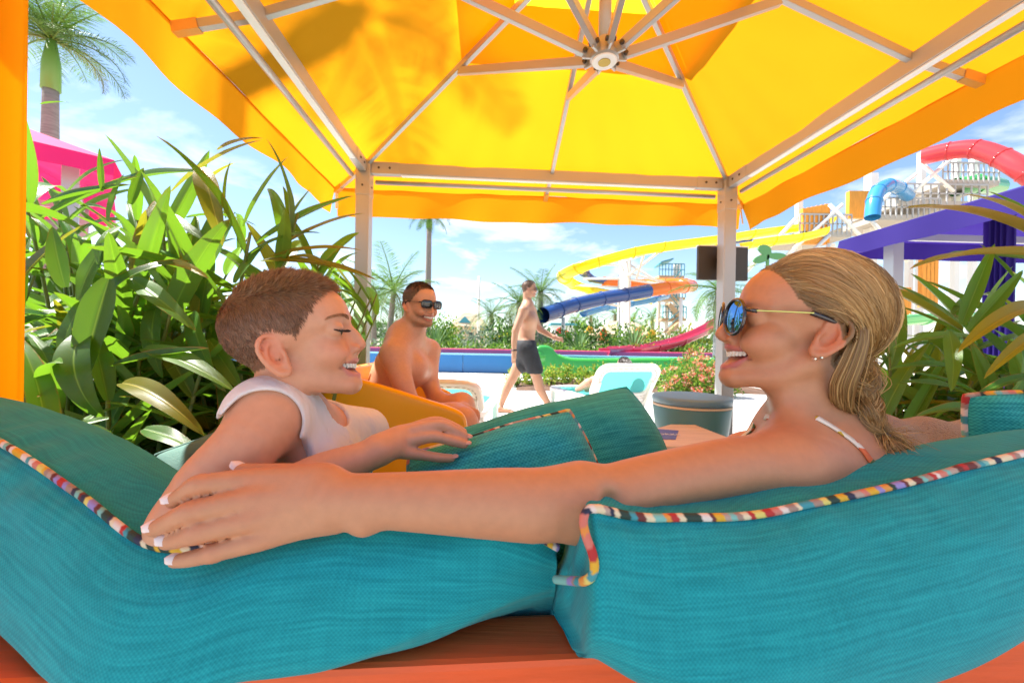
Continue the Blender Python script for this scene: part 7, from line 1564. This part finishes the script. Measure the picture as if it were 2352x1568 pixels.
# stair tower
D_T = 33; tw = empty('stair_tower', G(1532, D_T), 'pale stair tower with teal canopy and railings beyond the orange tube', 'tower'); teal_s = mat('teal_paint', (0.05, 0.26, 0.33), rough=.5); tan_s = mat('tan_panel', (0.45, 0.33, 0.20), rough=.7)
for px in (1512, 1530, 1548, 1556):
    a = G(px, D_T); t = P(px, 605 if px > 1540 else 640, D_T); mb = MB(); mb.bar(a, (a.x, a.y, t.z), .22); mb.build('tower_post', white_st, tw)
for (x0, x1, py, nm) in [(1504, 1560, 640, 'platform'), (1508, 1562, 688, 'landing'), (1512, 1564, 735, 'landing')]:
    a, b = P(x0, py, D_T), P(x1, py, D_T); mb = MB(); mb.box((a + b) / 2, (abs(b.x - a.x), 2.0, .2)); pf = mb.build(nm, tan_s, tw); mb = MB()
    for k in range(9): x = a.x + (b.x - a.x) * k / 8; mb.bar((x, a.y - 1, a.z + .1), (x, a.y - 1, a.z + 1.05), .05)
    mb.bar((a.x, a.y - 1, a.z + 1.05), (b.x, a.y - 1, a.z + 1.05), .07); mb.bar((a.x, a.y - 1, a.z + .6), (b.x, a.y - 1, a.z + .6), .05); mb.build('railing', teal_s, pf)
a = P(1508, 606, D_T); b = P(1536, 600, D_T); mb = MB(); mb.add([(a.x, a.y - 1, a.z), (b.x, a.y - 1, a.z + .3), (b.x + .3, a.y + 1.4, a.z + .3), (a.x + .3, a.y + 1.4, a.z)] + [(a.x, a.y - 1, a.z - .1), (b.x, a.y - 1, a.z + .2), (b.x + .3, a.y + 1.4, a.z + .2), (a.x + .3, a.y + 1.4, a.z - .1)], [(0, 1, 2, 3), (7, 6, 5, 4), (0, 4, 5, 1), (1, 5, 6, 2), (2, 6, 7, 3), (3, 7, 4, 0)]); mb.build('canopy', teal_s, tw)
for (a, b) in [((1514, 690, D_T), (1542, 655, D_T)), ((1548, 735, D_T), (1518, 700, D_T)), ((1514, 765, D_T), (1545, 738, D_T))]:
    A, B = P(*a), P(*b); mb = MB(); n_ = 12
    for k in range(n_): q = A.lerp(B, (k + .5) / n_); mb.box(q - Vector((0, 1.3, 0)), (abs(B.x - A.x) / n_ * 1.05, 1.1, .09))
    mb.bar(A - Vector((0, 1.85, .12)), B - Vector((0, 1.85, .12)), .10, .3); fl = mb.build('stair_flight', tan_s, tw); mb = MB(); mb.bar(A + Vector((0, -1.9, .95)), B + Vector((0, -1.9, .95)), .06); mb.bar(A + Vector((0, -1.9, .5)), B + Vector((0, -1.9, .5)), .05); mb.build('railing', teal_s, fl)
# thatched roofs
thatch = mat('thatch', (0.44, 0.36, 0.25), rough=.95, noise=.25, nscale=3, stretch=(9, 9, 2), bump=1.0, bscale=12); wall_w = mat('cream_wall', (0.62, 0.52, 0.36), rough=.8)
def hut(label, px0, px1, py_top, py_eave, d, ridge=.35, gable=False):
    A, B = P(px0, py_eave, d), P(px1, py_eave, d); w = B.x - A.x; ze = A.z; zt = P(px0, py_top, d).z; c = Vector(((A.x + B.x) / 2, d, 0)); root = empty('thatched_hut', c, label, 'hut'); dep = w * .7; rw = w * ridge / 2
    rows = []; n_ = 7; v = []; f = []
    for j in range(n_):
        t = j / (n_ - 1); z = ze + (zt - ze) * (1 - (1 - t) ** 1.15); hx = w / 2 + (rw - w / 2) * t; hy = dep / 2 * (1 - t) + .05; seg = 9
        for (x0, y0, x1, y1) in ((-hx, -hy, hx, -hy), (hx, -hy, hx, hy), (hx, hy, -hx, hy), (-hx, hy, -hx, -hy)):
            for k in range(seg): s_ = k / seg; v.append((c.x + x0 + (x1 - x0) * s_, c.y + y0 + (y1 - y0) * s_, z + (.05 * math.sin(k * 7 + j * 3))))
    N = 36
    for j in range(n_ - 1):
        for k in range(N): f.append((j * N + k, j * N + (k + 1) % N, (j + 1) * N + (k + 1) % N, (j + 1) * N + k))
    f.append(tuple((n_ - 1) * N + k for k in range(N))); f.append(tuple(range(N))[::-1]); meshobj('roof', v, f, thatch, root, False)
    for sx in (-.40, -.14, .14, .40):
        mb = MB(); mb.bar((c.x + sx * w, c.y - dep * .36, 0), (c.x + sx * w, c.y - dep * .36, ze), .16); mb.build('post', wall_w, root)
    mb = MB(); mb.box((c.x, c.y + .1 * dep, ze / 2), (w * .7, dep * .5, ze)); mb.build('wall', wall_w, root)
    for sx in (-.2, .05): mb = MB(); mb.box((c.x + sx * w, c.y - .155 * dep, ze * .55), (w * .14, .08, ze * .42)); mb.build('window', mat('dark_window', (.05, .08, .09), rough=.2), root)
    if gable: mb = MB(); gx = c.x - w * .12; gz = ze + (zt - ze) * .22; mb.add([(gx - .7, c.y - dep * .40, gz), (gx + .7, c.y - dep * .40, gz), (gx, c.y - dep * .40, gz + .7), (gx - .7, c.y - dep * .2, gz), (gx + .7, c.y - dep * .2, gz), (gx, c.y - dep * .2, gz + .7)], [(0, 1, 2), (3, 5, 4), (0, 2, 5, 3), (1, 4, 5, 2), (0, 3, 4, 1)]); mb.build('gable', teal_s, root)
    return root
hut('thatched hut with small teal gable left of the walking man', 1038, 1122, 718, 750, 40, gable=True); hut('wide thatched pavilion roof at the foot of the slide column', 1352, 1502, 737, 768, 36, ridge=.3)
# low blue-roofed kiosk
kb = empty('kiosk', G(1295, 38), 'low teal-roofed kiosk right of the walking man\'s arm', 'kiosk'); a, b = P(1262, 745, 38), P(1322, 745, 38); mb = MB(); mb.box(((a.x + b.x) / 2, 38, a.z), (b.x - a.x, 2.6, .22), bev=.05); mb.build('roof', teal_s, kb); mb = MB(); mb.box(((a.x + b.x) / 2, 38.2, a.z / 2), (b.x - a.x - .5, 2.0, a.z - .2)); mb.build('wall', mat('white_wall', (.72, .74, .74), rough=.7), kb)
# closed parasols
def closed_parasol(label, px, py0, py1, d, col, nm):
    a = P(px, py0, d); b = G(px, d); root = empty('closed_parasol', b, label, 'parasol', 'closed parasols beyond the hedge'); m = mat(nm, col, rough=.8, trans=.2); mb = MB(); L = (P(px, py0, d) - P(px, py1, d)).length
    prof = [(.05, -L), (.26, -L * .92), (.24, -L * .75), (.13, -L * .62), (.20, -L * .40), (.15, -L * .15), (.02, 0)]; n_ = 16; v = []
    for r_, z in prof:
        for k in range(n_): q = 2 * math.pi * k / n_; v.append((a.x + r_ * (1 + .22 * (k % 2)) * math.cos(q), a.y + r_ * (1 + .22 * (k % 2)) * math.sin(q), a.z + z))
    f = [(j * n_ + k, j * n_ + (k + 1) % n_, (j + 1) * n_ + (k + 1) % n_, (j + 1) * n_ + k) for j in range(len(prof) - 1) for k in range(n_)]; meshobj('canopy', v, f, m, root); mb.bar(b, a, .05); mb.build('pole', white_st, root)
for px, y0, y1, c, nm, t_ in [(1386, 754, 784, (.75, .13, .02), 'parasol_orange', 'closed orange parasol left of the slide column'), (1467, 752, 784, (.75, .13, .02), 'parasol_orange', 'closed orange parasol right of the slide column'), (1287, 751, 768, (.60, .02, .03), 'parasol_red', 'closed red parasol above the walking man\'s hand'), (1300, 758, 775, (.70, .10, .04), 'parasol_coral', 'closed coral parasol right of the red one'), (1354, 748, 766, (.80, .42, .03), 'parasol_yellow', 'closed yellow parasol below the blue slide'), (1497, 757, 778, (.80, .42, .03), 'parasol_yellow', 'closed yellow parasol below the stair tower')]: closed_parasol(t_, px, y0, y1, 24, c, nm)
tube_slide('waterslide', 'low yellow and blue flume in the bushes behind the walking man', [('flume', [(1190, 752, 27), (1215, 762, 26), (1165, 768, 25), (1120, 775, 24)][::-1][:3], .30, s_yel, True)])
# ------------------------------------------------------------------ slide tower complex on the right
D_S = 26; wt = empty('slide_tower', G(2120, D_S), 'big slide tower with orange panels and white steel frame behind the purple canopy', 'tower'); or_p = mat('orange_cladding', (0.78, 0.30, 0.03), rough=.6, noise=.15, nscale=1.5, stretch=(6, 6, 1)); deck_s = mat('grey_deck', (0.42, 0.38, 0.33), rough=.8)
def px_box(x0, y0, x1, y1, d, dep, nm, m): a, b = P(x0, y0, d), P(x1, y1, d); mb = MB(); mb.box((a + b) / 2 + Vector((0, dep / 2, 0)), (abs(b.x - a.x), dep, abs(a.z - b.z))); return mb.build(nm, m, wt)
for i in range(6): px_box(1845 + i * 10.4, 478 - i * 2, 1854 + i * 10.4, 560, D_S + .02 * i, .3, 'cladding_board', or_p)
for i in range(5): px_box(1952 + i * 9.4, 438, 1960.4 + i * 9.4, 500, D_S, .3, 'cladding_board', or_p)
for i in range(4): px_box(2058 + i * 9, 660, 2066 + i * 9, 730, D_S, .3, 'cladding_board', or_p)
for i in range(4): px_box(2120 + i * 9, 590, 2128 + i * 9, 705, D_S, .3, 'cladding_board', or_p)
for px, y in [(1830, 440), (1995, 400), (2110, 350), (2190, 340), (2230, 345), (1905, 560), (2085, 590), (2270, 500)]:
    a = G(px, D_S + 2); t = P(px, y, D_S + 2); mb = MB(); mb.bar(a, (a.x, a.y, t.z), .34 if px != 1995 else .55); mb.build('column', white_st, wt)
for (x0, y0, x1, y1) in [(1790, 545, 1900, 555), (2000, 490, 2190, 400), (2095, 445, 2215, 380), (1960, 520, 2090, 470)]:
    a, b = P(x0, max(y0, y1), D_S + 2), P(x1, max(y0, y1), D_S + 2); mb = MB(); mb.box((a + b) / 2, (b.x - a.x, 4, .35)); pf = mb.build('deck', deck_s, wt); mb = MB()
    for k in range(12): x = a.x + (b.x - a.x) * k / 11; mb.bar((x, a.y - 2, a.z), (x, a.y - 2, a.z + 1.3), .07)
    mb.bar((a.x, a.y - 2, a.z + 1.3), (b.x, a.y - 2, a.z + 1.3), .10); mb.bar((a.x, a.y - 2, a.z + .7), (b.x, a.y - 2, a.z + .7), .07); mb.build('railing', mat('grey_rail', (0.40, 0.40, 0.40), rough=.5), pf)
for a, b in [((1770, 620, D_S), (1935, 470, D_S)), ((1800, 640, D_S), (1905, 540, D_S)), ((1700, 640, D_S), (1830, 500, D_S)), ((2100, 440, D_S), (2190, 360, D_S)), ((2190, 440, D_S), (2110, 370, D_S)), ((1905, 560, D_S), (1870, 640, D_S)), ((2085, 600, D_S), (1995, 500, D_S)), ((1905, 470, D_S), (1995, 560, D_S)), ((2000, 480, D_S), (2105, 400, D_S)), ((2110, 560, D_S), (2190, 480, D_S))]:
    mb = MB(); mb.tube([P(*a), P(*b)], .12, 8); mb.build('brace', white_st, wt, True)
tube_slide('waterslide', 'translucent red tube arching across the top right corner', [('tube', [(2120, 360, 26), (2180, 347, 25), (2240, 343, 24), (2300, 362, 23), (2360, 398, 22), (2420, 445, 21.5)], .52, s_red, False)])
tube_slide('waterslide', 'bright blue curved slide mouth beside the white column', [('tube', [(2085, 450, 26), (2064, 432, 25), (2040, 426, 24), (2018, 438, 23.4), (2008, 462, 23), (2004, 500, 22.8)], .38, s_lb, False)])
tube_slide('waterslide', 'short green tube end above the purple canopy', [('tube', [(2195, 430, 27), (2240, 424, 27), (2290, 430, 28)], .62, fg('slide_green', (0.03, 0.30, 0.06)), False)])
tube_slide('waterslide', 'yellow flume coming down behind the right front post', [('flume', [(1890, 530, 24), (1830, 545, 23.5), (1770, 552, 23), (1715, 560, 22.5)], .48, s_yel, True)])
tube_slide('waterslide', 'pale green flume low behind the right plant', [('flume', [(2050, 735, 18), (2120, 728, 18), (2200, 726, 18.5), (2290, 730, 19)], .5, fg('slide_mint', (0.12, 0.45, 0.16)), True)])
# green cut-out leaf sign beside the screen
lfs = MB(); c = P(1765, 585, 20); n_ = 40; v = []
for k in range(n_): a = 2 * math.pi * k / n_; r_ = .34 + .20 * math.cos(3 * a + .6) ; v.append(c + Vector((r_ * 1.8 * math.cos(a), 0, r_ * math.sin(a))))
lfs.add(v + [q + Vector((0, .12, 0)) for q in v], [tuple(range(n_)), tuple(range(n_, 2 * n_))[::-1]] + [((k + 1) % n_, k, n_ + k, n_ + (k + 1) % n_) for k in range(n_)]); lfs.bar((c.x, c.y + .06, 0), (c.x, c.y + .06, c.z), .12); o = lfs.build('leaf_sign', mat('sign_green', (.10, .28, .10), rough=.6)); tag(o, 'green leaf-shaped cut-out right of the dark screen', 'sign')
# far tree line so that the ground meets the sky behind planting
rf = np.random.RandomState(77); fp = []; fn = []
for k in range(9000): x = rf.uniform(-110, 130); y = 95 + rf.uniform(0, 14); hmax = 3.2 + 1.6 * math.sin(x * .11) + 1.1 * math.sin(x * .37 + 1); z = rf.uniform(0, 1) ** .8 * hmax; fp.append((x, y, z)); fn.append((rf.normal(0, .5), -.6, .7))
tl = foliage('far_tree_line', np.array(fp), np.array(fn), 1.5, [(.10, .19, .06), (.14, .24, .08), (.08, .15, .06), (.18, .25, .12)], fol_m, None, 5); tag(tl, 'distant band of trees on the horizon', 'trees', kind='stuff')
